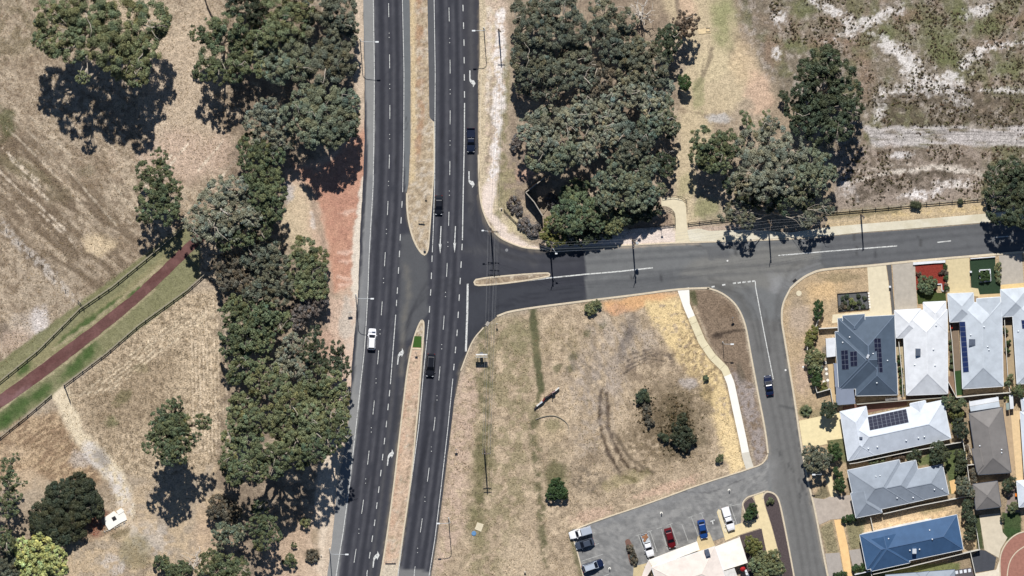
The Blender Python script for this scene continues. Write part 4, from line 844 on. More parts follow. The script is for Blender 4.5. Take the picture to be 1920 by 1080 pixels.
# --- strip along the highway
T('dark dense evergreen at the very top of the western strip beside the fence', 'shade', 15, [(455, 8, 34), (480, 20, 26), (460, -15, 30)], GW, name='evergreen_tree', bark=DBARK)
for lab, tone, h, lobes, k in (
 ('pale olive gum crown at the top of the western strip', 'olive', 15, [(520, 18, 40), (545, 45, 42), (510, 62, 30), (560, 8, 30)], {}),
 ('brownish gum crown at the top of the strip nearest the highway shoulder', 'dusk', 14, [(600, 10, 36), (640, 20, 32), (655, 52, 18), (615, -15, 30)], {}),
 ('round grey green gum crown beside the highway level with the upper street lamp', 'dusk', 14, [(600, 62, 44), (635, 75, 34), (650, 40, 20)], {}),
 ('sage gum crown in the middle of the upper strip west of the street lamp', 'sage', 14, [(540, 105, 36), (555, 125, 32), (520, 128, 30), (500, 95, 26)], {}),
 ('dark gum crown just below the upper street lamp with a dark notch under it', 'dusk', 14, [(610, 128, 40), (640, 120, 30), (630, 95, 28), (585, 110, 26)], {}),
 ('slim gum crown on the paddock side wedged beside the sparse tree', 'olive', 13, [(480, 70, 28), (478, 105, 22), (492, 130, 20)], {}),
 ('big billowing sage gum crown overhanging the red dirt verge', 'sage', 16, [(575, 185, 32), (610, 190, 38), (645, 195, 30), (560, 215, 34), (600, 230, 40), (642, 228, 34), (585, 250, 28), (622, 255, 26)], dict(bare=4)),
 ('gum crown at the red dirt verge corner directly above the bare red earth', 'mid', 12, [(658, 222, 18), (652, 245, 20), (635, 252, 18)], {}),
 ('pale grey gum crown left of the billowing crown, thin at the top', 'grey', 13, [(500, 205, 26), (520, 235, 32), (480, 228, 26), (505, 260, 34), (535, 262, 22)], dict(gap=.1)),
 ('gum crown with gaps on the paddock edge below the pale grey crown', 'mid', 12, [(470, 272, 26), (490, 290, 28), (460, 300, 18), (515, 290, 22)], dict(gap=.1)),
 ('dark gum crown against the pale sand pocket, west of the red dirt', 'mid', 13, [(505, 335, 28), (480, 330, 26), (520, 365, 22), (490, 365, 30), (512, 395, 24)], dict(bark=DBARK)),
 ('pale feathery gum crown with a white dead branch overhanging the red path', 'grey', 14, [(410, 358, 28), (440, 350, 26), (390, 385, 30), (425, 390, 36), (455, 385, 28), (365, 415, 24), (400, 425, 30), (435, 430, 26), (470, 410, 22), (372, 440, 18)], dict(bare=8, gap=.08)),
 ('dark gum crown where the red path runs in under the trees', 'mid', 12, [(455, 440, 24), (425, 452, 20), (490, 432, 22), (500, 405, 18)], {}),
 ('low greyish gum crown between the red path and the pale sand pocket', 'dusk', 9, [(500, 470, 28), (475, 480, 26), (520, 495, 24), (495, 505, 26)], {}),
 ('thin grey brown crown beside the south fence end', 'brown', 8, [(418, 492, 20), (445, 500, 24), (425, 525, 26), (455, 530, 24)], dict(gap=.15)),
 ('smooth dense dark olive tree bulging toward the highway, right of the grey crowns', 'olive', 8, [(570, 470, 28), (595, 485, 24), (560, 500, 28), (590, 515, 30), (570, 540, 24), (600, 545, 18)], dict(name='she_oak_tree', leaf=.28, rzk=.5, gap=-.1)),
 ('grey leafless looking bush below the smooth olive tree', 'twig', 6, [(575, 560, 22), (590, 575, 20), (562, 585, 22), (605, 560, 14), (558, 605, 14)], dict(name='bush', cat='bush', leaf=.28)),
 ('deep dark gum crown in the middle of the strip among grey neighbours', 'dusk', 11, [(500, 540, 28), (520, 555, 24), (475, 548, 22), (535, 535, 18)], dict(bark=DBARK)),
 ('bright clumpy dark green tree at the paddock edge, upper of two', 'mid', 12, [(445, 575, 26), (475, 585, 28), (500, 590, 26), (425, 590, 18), (455, 610, 28), (490, 615, 28), (525, 600, 24)], dict(leaf=.42)),
 ('bright clumpy dark green tree at the paddock edge, lower of two', 'mid', 12, [(430, 625, 22), (460, 640, 28), (445, 665, 26), (490, 645, 24), (425, 655, 14), (455, 690, 26), (440, 705, 18)], dict(leaf=.42)),
 ('spindly dark gum beside the highway verge below the grey leafless bush', 'deep', 11, [(590, 620, 13), (580, 640, 16), (598, 655, 20), (575, 665, 14), (600, 685, 18)], dict(gap=.1)),
 ('gum crown at the highway shoulder opposite the white car', 'deep', 11, [(632, 650, 14), (640, 675, 18), (622, 680, 18), (645, 695, 14)], dict(gap=.05)),
 ('pale thin gum crown left of the spindly dark gum', 'grey', 11, [(550, 645, 22), (540, 670, 26), (560, 690, 26), (525, 695, 20)], dict(gap=.15, bare=2)),
 ('olive gum crown inland from the shoulder opposite the green turf patch', 'olive', 13, [(500, 690, 24), (520, 725, 30), (485, 720, 24), (470, 745, 22)], {}),
 ('shaggy gum crown hard against the highway shoulder with pale limbs', 'olive', 15, [(595, 715, 28), (625, 720, 26), (640, 745, 20), (605, 750, 30), (575, 735, 24), (635, 775, 22)], dict(bare=5)),
 ('broad pale olive gum crown in the centre of the lower strip', 'olive', 20, [(545, 755, 34), (575, 780, 34), (540, 800, 36), (510, 785, 28), (590, 805, 30), (560, 830, 30)], dict(bare=5)),
 ('gum crown on the paddock edge of the lower strip beside the bare stubble', 'olive', 13, [(450, 760, 24), (445, 790, 24), (475, 785, 24), (435, 820, 22), (465, 820, 28), (430, 848, 18)], {}),
 ('gum crown bulging over the highway edge line at the lower strip', 'mid', 19, [(630, 800, 24), (645, 815, 14), (615, 830, 24), (640, 785, 14)], dict(bare=2)),
 ('dark gum crown at the south edge of the lower strip casting the longest shadow', 'mid', 21, [(500, 840, 30), (530, 855, 28), (470, 860, 26), (560, 858, 24), (445, 880, 20), (590, 845, 26), (480, 885, 22), (515, 880, 20)], dict(bare=4)),
 ('gum crown at the paddock corner of the lower strip', 'mid', 13, [(425, 865, 16), (440, 895, 18), (428, 880, 16)], {}),
 ('grey brown bush in the shade at the foot of the strip', 'brown', 4, [(410, 945, 18), (430, 960, 22), (400, 960, 14)], dict(name='bush', cat='bush', leaf=.3)),
 ('slender gum crown standing in the deep shade south of the strip', 'mid', 11, [(488, 955, 18), (480, 985, 20), (505, 985, 20), (490, 1015, 20), (515, 1005, 14)], dict(gap=.05)),
 ('pale rounded gum crown below the shade, right of the fallen white branches', 'sage', 8, [(415, 995, 18), (435, 1005, 20), (412, 1015, 16), (448, 995, 14)], {}),
 ('green gum crown at the bottom edge of the photo below the strip', 'mid', 9, [(395, 1050, 22), (420, 1060, 26), (450, 1065, 22), (385, 1075, 20), (430, 1085, 24)], {})):
    T(lab, tone, h, lobes, GW, **k)
for lab, tone, h, lobes, nm in (('small green shrub below the fallen white branches', 'mid', 2.5, [(303, 1055, 15), (318, 1065, 10)], 'shrub'), ('low green shrub at the bottom edge left of the green gum crown', 'mid', 2.5, [(340, 1072, 20), (325, 1075, 14)], 'shrub'),
  ('small dark shrub on the sand beside the lower lamp', 'mid', 2.2, [(545, 1045, 9), (548, 1055, 8), (536, 1050, 7)], 'shrub'), ('tiny round shrub above the small dark shrub', 'mid', 1.2, [(552, 1022, 5)], 'shrub'), ('wiry brown bush ring on the sand verge near the lower left lamp', 'brown', 1.2, [(585, 1042, 13)], 'shrub'), ('small green shrub at the shade edge on the sandy verge', 'olive', 2, [(573, 980, 9)], 'shrub')):
    tree(nm, lab, tone, h, lobes, None, 'shrub')
# --- woodland block north of the side road
for lab, tone, h, lobes, k in (
 ('grey green gum crown in the top left corner of the eastern woodland', 'dusk', 13, [(985, 25, 30), (1020, 15, 34), (1000, 60, 34), (975, 70, 16)], dict(bare=1)),
 ('gum crown second from the left along the top of the eastern woodland', 'dusk', 13, [(1055, 25, 34), (1075, 55, 34), (1045, 65, 32)], {}),
 ('gum crown left of the bleached dead tree at the top', 'dusk', 12, [(1130, 20, 30), (1150, 50, 32), (1120, 62, 28), (1175, 35, 22)], {}),
 ('gum crown below the bleached dead tree', 'dusk', 12, [(1175, 80, 28), (1205, 95, 28), (1150, 95, 26), (1180, 105, 28)], dict(bare=1)),
 ('gum crown at the west edge of the eastern woodland beside the sandy verge', 'dusk', 12, [(985, 110, 30), (1010, 105, 30), (1030, 135, 30), (990, 140, 24)], {}),
 ('gum crown with a white limb in the middle of the eastern woodland', 'dusk', 12, [(1075, 110, 34), (1060, 140, 30), (1095, 145, 26)], dict(bare=4)),
 ('thin brownish gum crown over open ground in the eastern woodland centre', 'brown', 11, [(1120, 125, 26), (1140, 150, 28), (1110, 165, 22)], dict(gap=.15, bare=3)),
 ('gum crown at the east edge of the woodland left of the round bush', 'dusk', 12, [(1200, 130, 30), (1230, 120, 28), (1235, 145, 20), (1180, 135, 26)], {}),
 ('small crown on the dark west edge of the woodland, shaded below', 'dusk', 9, [(980, 160, 18), (1000, 172, 18), (1035, 175, 16)], dict(gap=.1)),
 ('grey crown in the woodland centre right with many pale twigs', 'grey', 13, [(1180, 175, 30), (1150, 190, 28), (1210, 180, 28), (1240, 165, 24), (1225, 205, 28)], dict(bare=7)),
 ('grey gum crown at the east edge of the woodland above the white dead tree', 'sage', 12, [(1240, 195, 24), (1245, 225, 22), (1262, 240, 14), (1220, 235, 26)], dict(bare=3)),
 ('pale grey gum crown in the woodland centre, twiggy', 'grey', 12, [(1095, 195, 26), (1120, 220, 28), (1150, 230, 28), (1085, 215, 22)], dict(bare=6)),
 ('wide grey gum crown overhanging the pale verge on the woodland west side', 'grey', 13, [(1000, 235, 28), (1030, 225, 30), (1060, 230, 28), (1015, 262, 30), (1050, 265, 30), (985, 250, 18)], dict(bare=2)),
 ('dark gum crown above the black screen wall', 'sage', 12, [(1010, 300, 24), (1040, 300, 28), (1065, 290, 26), (1036, 305, 18)], {}),
 ('grey gum crown with pale limbs, centre of the woodland lower half', 'grey', 12, [(1095, 255, 28), (1120, 270, 28), (1100, 290, 22), (1140, 255, 22)], dict(bare=5, gap=.08)),
 ('grey gum crown left of the white dead tree', 'dusk', 12, [(1170, 250, 28), (1200, 265, 28), (1180, 285, 24), (1215, 245, 22)], dict(bare=2)),
 ('rounded pale gum crown above the footpath bend', 'sage', 11, [(1165, 305, 26), (1190, 320, 26), (1215, 310, 24), (1155, 335, 24), (1180, 345, 24)], {}),
 ('rounded pale gum crown nearest the footpath bend railing', 'sage', 10, [(1200, 350, 24), (1220, 365, 20), (1195, 375, 24), (1238, 355, 13)], {}),
 ('sage gum crown beside the bright green tree, right of it', 'sage', 9, [(1130, 340, 22), (1145, 360, 24), (1135, 378, 20), (1165, 375, 20)], {}),
 ('low dark tree under the fence rail near the footpath', 'deep', 5, [(1180, 400, 22), (1205, 396, 20), (1165, 408, 16), (1228, 392, 14)], {}),
 ('rusty brown edged tree over the dirt track at the top right of the woodland', 'rust', 9, [(1280, 38, 20), (1292, 52, 18), (1300, 38, 12), (1275, 58, 16)], dict(gap=.1)),
 ('dark tree casting a ragged shadow at the woodland top right', 'deep', 10, [(1248, 70, 20), (1262, 82, 18), (1240, 88, 18), (1258, 60, 16), (1250, 108, 12)], {}),
 ('dark tree below the white dead tree', 'deep', 7, [(1252, 305, 16), (1248, 320, 14), (1240, 295, 12)], {}),
 ('small dark tree poking out from the woodland east edge', 'deep', 7, [(1268, 238, 9), (1258, 250, 11)], {})):
    T(lab, tone, h, lobes, GE, **k)
T('bright green spreading tree at the street corner', 'bright', 8, [(1060, 398, 26), (1085, 385, 26), (1100, 405, 26), (1045, 415, 20), (1075, 420, 26), (1110, 385, 18), (1118, 418, 18)], name='broadleaf_tree', leaf=.34)
T('olive bush right of the bright green tree beside the verge', 'olive', 5, [(1140, 405, 18), (1158, 412, 18), (1150, 425, 16), (1170, 405, 10), (1135, 425, 14)], name='bush', cat='bush')
T('dark mottled bush left of the bright green tree at the wall end', 'gold', 4, [(1030, 418, 12), (1022, 438, 11), (1035, 452, 12), (1050, 448, 12)], name='bush', cat='bush')
T('dark low bush in front of the bright green tree along the verge', 'deep', 3.5, [(1070, 445, 16), (1110, 440, 18), (1090, 450, 12), (1140, 438, 10)], name='bush', cat='bush')
T('small bright bush at the back of the black screen wall', 'bright', 4, [(1065, 360, 13), (1080, 345, 12), (1058, 368, 10), (1095, 348, 10)], name='bush', cat='bush')
T('small light green bush on the shaded woodland west edge', 'bright', 4.5, [(1018, 212, 9), (1028, 208, 8)], name='bush', cat='bush')
T('grey twiggy bush outside the black screen wall, upper', 'twig', 1.2, [(963, 380, 12), (970, 394, 10)], name='bush', cat='bush', leaf=.24)
T('grey twiggy bush outside the black screen wall, along the low fence', 'twig', 1.2, [(982, 420, 12), (998, 433, 11), (1006, 424, 8)], name='bush', cat='bush', leaf=.24)
T('brown twiggy bush inside the black screen wall', 'twig', 1.8, [(1034, 374, 12), (1044, 388, 12)], name='bush', cat='bush', leaf=.24)
T('grey wispy bush on the woodland west fringe', 'twig', 2, [(970, 258, 11), (966, 272, 10)], name='bush', cat='bush', leaf=.24)
T('small round clipped looking dark green tree on the sandy track', 'hedge', 4.6, [(1284, 152, 12.5), (1283, 160, 9)], name='broadleaf_tree', leaf=.26, gap=-.1)
# --- east
T('large round dark fig tree on the heath edge', 'deep', 14, [(1545, 118, 34), (1520, 135, 30), (1575, 135, 30), (1545, 165, 40), (1505, 170, 22), (1590, 175, 28), (1560, 205, 40), (1520, 205, 32), (1600, 205, 22), (1490, 210, 22), (1540, 240, 32), (1575, 240, 26), (1505, 235, 24), (1555, 110, 20)], name='fig_tree', leaf=.4, gap=-.05)
T('broad pale gum tree right of the sandy track, between dark neighbours', 'grey', 13, [(1410, 270, 34), (1450, 265, 34), (1485, 280, 32), (1420, 310, 36), (1460, 310, 36), (1395, 340, 28), (1435, 345, 30), (1480, 335, 30), (1445, 235, 18)], bare=3)
T('dark gum tree at the sandy track, left of the broad pale gum', 'mid', 11, [(1318, 262, 26), (1340, 275, 30), (1310, 290, 20), (1330, 300, 26), (1370, 270, 28), (1350, 305, 24)])
T('gum crown right of the broad pale gum beside the fig shadow', 'sage', 12, [(1520, 300, 30), (1545, 310, 24), (1505, 330, 28), (1530, 345, 24), (1555, 325, 18), (1495, 365, 24)])
T('dark gum over the post fence behind the broad pale gum', 'deep', 9, [(1440, 370, 30), (1475, 380, 26), (1405, 365, 26), (1510, 375, 22), (1375, 345, 22)], bark=DBARK)
T('sparse dark gum leaning over the concrete footpath', 'dusk', 9, [(1380, 395, 22), (1360, 405, 14), (1400, 415, 18), (1530, 400, 18), (1550, 388, 16), (1515, 412, 18)], gap=.25)
T('thin wispy sapling above the broad pale gum', 'olive', 5, [(1400, 225, 9), (1408, 240, 8), (1396, 212, 7)], name='sapling', cat='sapling', gap=.2)
T('second wispy sapling beside the thin one above the broad pale gum', 'olive', 5.5, [(1432, 230, 9), (1434, 246, 9), (1436, 212, 7)], name='sapling', cat='sapling', gap=.2)
T('small gum sapling left of the fig tree', 'deep', 4, [(1470, 178, 9), (1474, 186, 7)], name='sapling', cat='sapling')
T('large dark tree overhanging the side road at the right edge', 'deep', 11, [(1868, 330, 24), (1895, 320, 30), (1920, 330, 30), (1868, 365, 26), (1900, 360, 34), (1930, 370, 30), (1875, 395, 26), (1905, 400, 30), (1925, 405, 26)], name='fig_tree', leaf=.38)
# --- vacant block shrubs
for lab, tone, h, lobes in (('round dark green shrub alone on the dry vacant block', 'hedge', 2.6, [(1043, 912, 15), (1036, 925, 12), (1054, 925, 12)]), ('dark green shrub with a wide brown halo on the vacant block', 'shade', 2.4, [(1280, 785, 10), (1272, 800, 11), (1286, 812, 13), (1274, 826, 12), (1296, 822, 10), (1284, 836, 9), (1264, 818, 8)]), ('long thin dark shrub line on the vacant block, upper end', 'deep', 1.6, [(1204, 738, 10), (1196, 748, 8), (1215, 745, 8)]), ('long thin dark shrub line on the vacant block, lower end', 'brown', 1.3, [(1212, 762, 8), (1214, 776, 8), (1218, 792, 8)]), ('tiny green shrub beside the concrete path end', 'mid', 1.2, [(1350, 858, 6), (1346, 864, 4)]), ('tiny dark shrub on the yellow sand of the vacant block', 'mid', 1, [(1323, 710, 6)]), ('small dark shrub left of the haloed shrub', 'deep', 1.6, [(1246, 822, 7), (1240, 818, 5)]), ('low green shrub at the side road kerb, upper left of the orange dirt', 'olive', 1.5, [(1108, 578, 12), (1118, 572, 9)])):
    tree('shrub', lab, tone, h, lobes, None, 'shrub', gap=-.1)
# --- garden plants
for lab, tone, h, lobes, nm in (
 ('tall narrow dark shrub on the corner verge', 'hedge', 3.2, [(1535, 570, 8), (1534, 582, 9), (1533, 592, 7)], 'shrub'), ('yellow green hedge leaning on the corner yard fence, upper', 'gold', 2.4, [(1527, 618, 8), (1522, 630, 10), (1517, 642, 8)], 'hedge'),
 ('bushy green shrub over the corner yard fence beside the white shed', 'olive', 3, [(1524, 666, 14), (1535, 672, 12), (1519, 680, 12), (1530, 688, 12)], 'shrub'), ('dark shrub over the corner yard fence below the bushy one', 'hedge', 2.8, [(1526, 702, 11), (1532, 714, 10), (1528, 692, 8)], 'shrub'), ('golden shrub among white pavers in the corner yard', 'gold', 1.2, [(1547, 723, 6), (1541, 728, 5)], 'shrub'),
 ('round dark street tree over the kerb shading a lamp', 'dusk', 6, [(1520, 848, 17), (1535, 852, 18), (1524, 868, 18), (1542, 868, 14), (1552, 858, 9)], 'street_tree'),
 ('green garden bush beside the round dark street tree', 'hedge', 3.2, [(1562, 838, 10), (1570, 850, 9), (1560, 858, 9)], 'bush'), ('dark green hedge below the garden bush at the grey house', 'hedge', 2.6, [(1570, 885, 8), (1575, 900, 9), (1578, 915, 8), (1570, 910, 7)], 'hedge'), ('trimmed low hedge at the grey house driveway', 'hedge', 1.3, [(1584, 973, 6), (1592, 972, 6), (1600, 971, 6)], 'hedge'), ('trimmed low hedge at the blue house driveway', 'hedge', 1.3, [(1604, 1066, 7), (1614, 1064, 7), (1624, 1061, 7)], 'hedge'), ('trimmed hedge at the street end of the blue house drive', 'hedge', 1.3, [(1570, 1080, 7), (1580, 1078, 7)], 'hedge'),
 ('yellow tufted shrub in the grey gravel bed', 'gold', 1.3, [(1598, 566, 6)], 'shrub'), ('brown patchy shrub in the grey gravel bed corner', 'brown', .6, [(1579, 575, 6)], 'shrub'),
 ('green bush at the lower edge of the red mulch', 'bright', 2.2, [(1733, 527, 11), (1746, 530, 11), (1740, 540, 11), (1728, 538, 8)], 'bush'), ('small dark shrub on the red mulch, left', 'rust', .9, [(1722, 512, 4)], 'shrub'), ('small dark shrub on the red mulch, right', 'rust', .9, [(1765, 508, 5)], 'shrub'),
 ('dark bush between the white and brown roofed houses', 'shade', 3.4, [(1800, 795, 12), (1805, 810, 11), (1796, 806, 9)], 'bush'), ('green garden tree behind the panelled white house, upper', 'mid', 4, [(1778, 752, 12), (1792, 760, 10), (1803, 756, 9)], 'garden_tree'), ('rusty garden shrub behind the panelled white house', 'gold', 2.6, [(1790, 775, 11), (1800, 775, 8)], 'shrub'),
 ('dark rounded garden tree behind the grey house', 'deep', 4.6, [(1758, 842, 14), (1770, 852, 13), (1755, 858, 13), (1760, 835, 9)], 'garden_tree'), ('dark garden bush at the grey house back lawn fence', 'deep', 3, [(1800, 852, 10), (1803, 868, 11), (1798, 878, 9)], 'bush'), ('small dark bush on the lawn behind the grey house', 'deep', 2.4, [(1716, 852, 11), (1708, 858, 8)], 'bush'),
 ('purple tinged shrub along the panelled house fence', 'rust', 1.2, [(1680, 860, 7), (1690, 857, 6)], 'shrub'), ('low green shrub along the panelled house fence', 'olive', 1, [(1634, 867, 6), (1645, 864, 6), (1655, 862, 5)], 'shrub'), ('grey bush over the back fence corner of the grey house', 'dusk', 4, [(1805, 905, 12), (1812, 918, 12), (1800, 918, 9), (1820, 925, 8)], 'bush'), ('dark screening bush along the blue house back fence, upper', 'deep', 3.6, [(1815, 945, 11), (1812, 960, 11), (1818, 972, 10)], 'bush'), ('dark screening bush along the blue house back fence, lower', 'deep', 3.4, [(1820, 990, 11), (1818, 1003, 10), (1823, 978, 8)], 'bush'),
 ('brown bush in the narrow side yard of the brown roofed house', 'brown', 1.8, [(1823, 885, 7), (1824, 898, 7)], 'bush'), ('dark hedge strip in the raised side bed', 'rust', 1.3, [(1813, 840, 4), (1815, 852, 4), (1817, 862, 4)], 'hedge'), ('dark bush behind the small grey pyramid roof', 'deep', 2.6, [(1885, 908, 9), (1898, 904, 9), (1890, 916, 7)], 'bush'), ('grey green bush beside the cul de sac lawn', 'mid', 2, [(1898, 952, 9), (1904, 946, 7)], 'bush'), ('low dark shrub beside the cream driveway lawn', 'deep', 1.2, [(1881, 972, 5)], 'shrub'),
 ('green bush in the car park garden bed', 'hedge', 2.4, [(1408, 960, 11), (1412, 950, 7), (1404, 968, 8)], 'bush'), ('golden green rounded bush beside the cream flat roof', 'gold', 3, [(1408, 1014, 11), (1418, 1022, 12), (1410, 1030, 12)], 'bush'), ('larger olive bush at the bottom edge beside the street path', 'olive', 3.6, [(1430, 1048, 16), (1450, 1045, 14), (1440, 1065, 20), (1418, 1060, 14), (1460, 1065, 12), (1430, 1080, 16)], 'bush'), ('small green shrub in the long street garden bed', 'mid', 1, [(1444, 940, 6)], 'shrub'),
 ('clipped bush in a white square planter on the dark lawn', 'hedge', 1.4, [(1841, 513, 6), (1850, 513, 6), (1841, 521, 6), (1850, 521, 6)], 'shrub'), ('olive hedge strip along the dark artificial lawn', 'olive', 1, [(1870, 495, 5), (1871, 505, 5), (1872, 516, 5), (1873, 525, 5)], 'hedge'), ('green bush near the fence corner above the right side house', 'mid', 2.2, [(1890, 720, 6), (1893, 708, 6)], 'bush'), ('dark tree at the back fence at the right edge', 'mid', 3.4, [(1905, 733, 9), (1916, 738, 8)], 'garden_tree'), ('dark shrub row beside the white roof of the right side house', 'hedge', 1.4, [(1886, 618, 5), (1889, 640, 5), (1890, 655, 5)], 'hedge'), ('small yellow shrub below the right side fence', 'gold', 1.2, [(1888, 748, 5)], 'shrub'), ('small olive shrub beside the corner lawn', 'olive', .9, [(1512, 770, 9)], 'shrub')):
    tree(nm, lab, tone, h, lobes, None, nm.replace('_', ' '), gap=-.05)
for x, y in ((1579, 560), (1588, 556), (1609, 555), (1611, 566), (1592, 577), (1606, 577), (1619, 575), (1585, 567), (1621, 558)):
    tree('shrub', 'small dark tuft planted in the grey gravel bed', 'deep', .55, [(x, y, 2.6)], 'dark tufts in the grey gravel bed', 'shrub', leaf=.14)
for k in range(7):
    tree('shrub', 'small round clipped shrub in the row between slate blue and white roofed houses', 'hedge', .9, [(1686.5+k*.9, 668+k*11.2, 3.2)], 'clipped shrubs between the slate blue and white roofed houses', 'shrub', leaf=.16)
for k in range(5):
    tree('shrub', 'small dark shrub in the row beside the cream driveway', 'rust' if k % 2 else 'hedge', .8, [(1771.5+k*.8, 500+k*10.5, 3.4)], 'shrubs between the red mulch and the cream driveway', 'shrub', leaf=.16)
for k in range(5):
    tree('shrub', 'small green shrub along the paved side of the plain white house', 'mid', .7, [(1781.5+k*.9, 640+k*12, 2.6)], 'shrubs beside the plain white house', 'shrub', leaf=.16)
# --- dead trees and fallen timber
def dead_tree(label, base, forks, h, r=.22, name='dead_tree'):
    p = P(*base); root = thing(name, label, 'dead tree' if name == 'dead_tree' else 'branch', p)
    b = MB(); q = [np.array(P(x, y, z)) for x, y, z in forks]
    hub = np.array([p[0]*.4+q[0][0]*.6, p[1]*.4+q[0][1]*.6, h*.5]); b.tube([p, tuple(hub)], [r, r*.75], 7)
    for t in q:
        pts = limb(b, hub, t, r*.5, .05, RNG, 4, .2)
        for k in range(5):
            s = pts[1+k % 3]; e = s+RNG.normal(size=3)*np.array([1.3, 1.3, .6])+np.array(t-hub)*.15; e[2] = max(e[2], .05); limb(b, s, e, .06, .02, RNG, 3, .2)
    b.build('trunk', BLEACH, root); return root
dead_tree('bleached bare dead tree at the top of the eastern woodland', (1200, 24), [(1205, 40, 5), (1196, 0, 6), (1190, 2, 5), (1215, -5, 6), (1228, 20, 6), (1226, 38, 4), (1182, 8, 5), (1210, 10, 7)], 6, .3)
dead_tree('small white bare dead tree on the east edge of the woodland', (1246, 296), [(1240, 306, 4), (1250, 278, 4), (1262, 296, 4.5), (1248, 286, 5), (1240, 288, 4), (1256, 300, 4)], 4, .14)
dead_tree('fallen bleached branches on the sandy ground at the bottom left', (368, 1050), [(360, 1066, .4), (372, 1032, .5), (350, 1055, .3), (380, 1045, .5), (362, 1070, .3), (374, 1025, .4)], .7, .1, 'fallen_branch')
def spiky(label, x, y, h, r, n, m, name, cat, group=None):
    p = P(x, y); root = thing(name, label, cat, p, group)
    b = MB(); b.tube([(p[0], p[1], 0), (p[0], p[1], h)], [.14, .11], 7); b.build('trunk', DBARK, root)
    b = MB()
    for i in range(n):
        a = 6.283*i/n+RNG.random()*.5; up = .2+.9*RNG.random(); w = .05*r+.05; pts = []
        for k in range(5):
            t = k/4; rr = r*t; pts.append((p[0]+math.cos(a)*rr, p[1]+math.sin(a)*rr, h+r*(up*t-1.1*t*t*(.6+.4*up)), w*math.sin(math.pi*(.15+.8*t))))
        for k in range(4):
            x0, y0, z0, w0 = pts[k]; x1, y1, z1, w1 = pts[k+1]; sx, sy = -math.sin(a), math.cos(a)
            b.face([(x0-sx*w0, y0-sy*w0, z0), (x1-sx*w1, y1-sy*w1, z1), (x1+sx*w1, y1+sy*w1, z1), (x0+sx*w0, y0+sy*w0, z0)])
    b.build('crown', m, root)
FROND = mat('palm_frond', (62, 78, 42), .6, .3, .3, 4); GRASSTREE = mat('grass_tree_blades', (60, 64, 44), .7, .2, .3, 4)
spiky('grass tree beside the post fence, left of a touching pair', 1712, 382, 1.6, 1.0, 40, GRASSTREE, 'grass_tree', 'grass tree'); spiky('grass tree beside the post fence, right of a touching pair', 1720, 384, 1.5, 1.0, 40, GRASSTREE, 'grass_tree', 'grass tree'); spiky('lone small grass tree in the post fence line', 1800, 377, 1.1, .8, 30, GRASSTREE, 'grass_tree', 'grass tree')
tree('garden_tree', 'dark bushy tree beside the warm concrete driveway with a fingered shadow', 'deep', 4.4, [(1550, 762, 11), (1558, 768, 10), (1546, 772, 8), (1563, 762, 7), (1554, 776, 7)], None, 'garden tree'); spiky('small palm below the white flat awning', 1790, 797, 1.6, 1.1, 16, mat('pale_frond', (150, 160, 80), .6, .3, .3, 4), 'palm_tree', 'palm'); spiky('spreading palm at the right edge behind the back fence', 1908, 728, 3, 1.5, 16, FROND, 'palm_tree', 'palm')
# --- ground cover
def scatter(name, n, region, weight, size, tones, per, h, matl):
    px = RNG.uniform(region[0], region[2], n*4); py = RNG.uniform(region[1], region[3], n*4)
    keep = RNG.random(n*4) < weight(px, py); px = px[keep][:n]; py = py[keep][:n]
    pts = np.array([P(a, c) for a, c in zip(px, py)]); k = len(pts)
    pos = np.repeat(pts, per, 0); rad = np.repeat(size[0]+(size[1]-size[0])*RNG.random(k)**1.5, per)
    d = unit(RNG.normal(size=(k*per, 3))); d[:, 2] = np.abs(d[:, 2])
    pos = pos+d*rad[:, None]*np.array([.6, .6, h]); pos[:, 2] += .02
    t = np.array([lin(c) for c in tones])[np.repeat(RNG.integers(len(tones), size=k), per)]*(.7+.6*RNG.random(k*per))[:, None]
    o = cards(pos, unit(d+.5*RNG.normal(size=(k*per, 3))), rad*(.6+.6*RNG.random(k*per)), t, name, matl, None, .5)
    return o
white_leaf = leaf_mat('ground_cover_leaves', (255, 255, 255))
HALO = lambda x, y: np.clip(1.15-np.hypot((x-1272)/46, (y-800)/62), 0, 1)*.9+np.clip(1.1-np.hypot((x-1212)/20, (y-770)/46), 0, 1)*.9
o = None
def inpoly(px, py, pts):
    c = np.zeros(len(px), bool); n = len(pts)
    for i in range(n):
        ax, ay = pts[i]; bx, by = pts[(i+1) % n]
        if ay != by: c ^= ((ay > py) != (by > py)) & (px < (bx-ax)*(py-ay)/(by-ay)+ax)
    return c
HEATH = [(1440, -10), (1930, -10), (1930, 300), (1845, 370), (1590, 385), (1575, 330), (1630, 250), (1620, 160), (1560, 95), (1450, 80)]
o = scatter('heath_scrub', 4200, (1400, -10, 1930, 390), lambda x, y: inpoly(x, y, HEATH)*sstep(.40, .66, fbm(x, y, 24, 5, 3))*np.where((y > 238) & (y < 272), .12, 1), (.10, .48), ((92, 82, 62), (106, 102, 68), (78, 70, 54), (122, 112, 86), (112, 92, 74)), 10, .7, white_leaf)
tag(o, 'low dark heath scrub scattered over the pale sand', 'scrub', kind='stuff')
FIELD = [(-10, -10), (440, -10), (440, 330), (340, 420), (-10, 700)]; FIELD2 = [(125, 735), (345, 555), (410, 550), (425, 700), (420, 860), (300, 900), (240, 1000), (420, 1090), (120, 1090), (190, 900), (-10, 870), (100, 750)]
o = scatter('dry_grass', 26000, (-10, -10, 440, 1090), lambda x, y: (inpoly(x, y, FIELD) | inpoly(x, y, FIELD2))*(.3+.7*sstep(.35, .6, fbm(x, y, 18, 6, 3))), (.09, .24), ((196, 174, 138), (170, 146, 110), (142, 118, 84), (208, 188, 152), (120, 108, 72)), 3, .8, white_leaf)
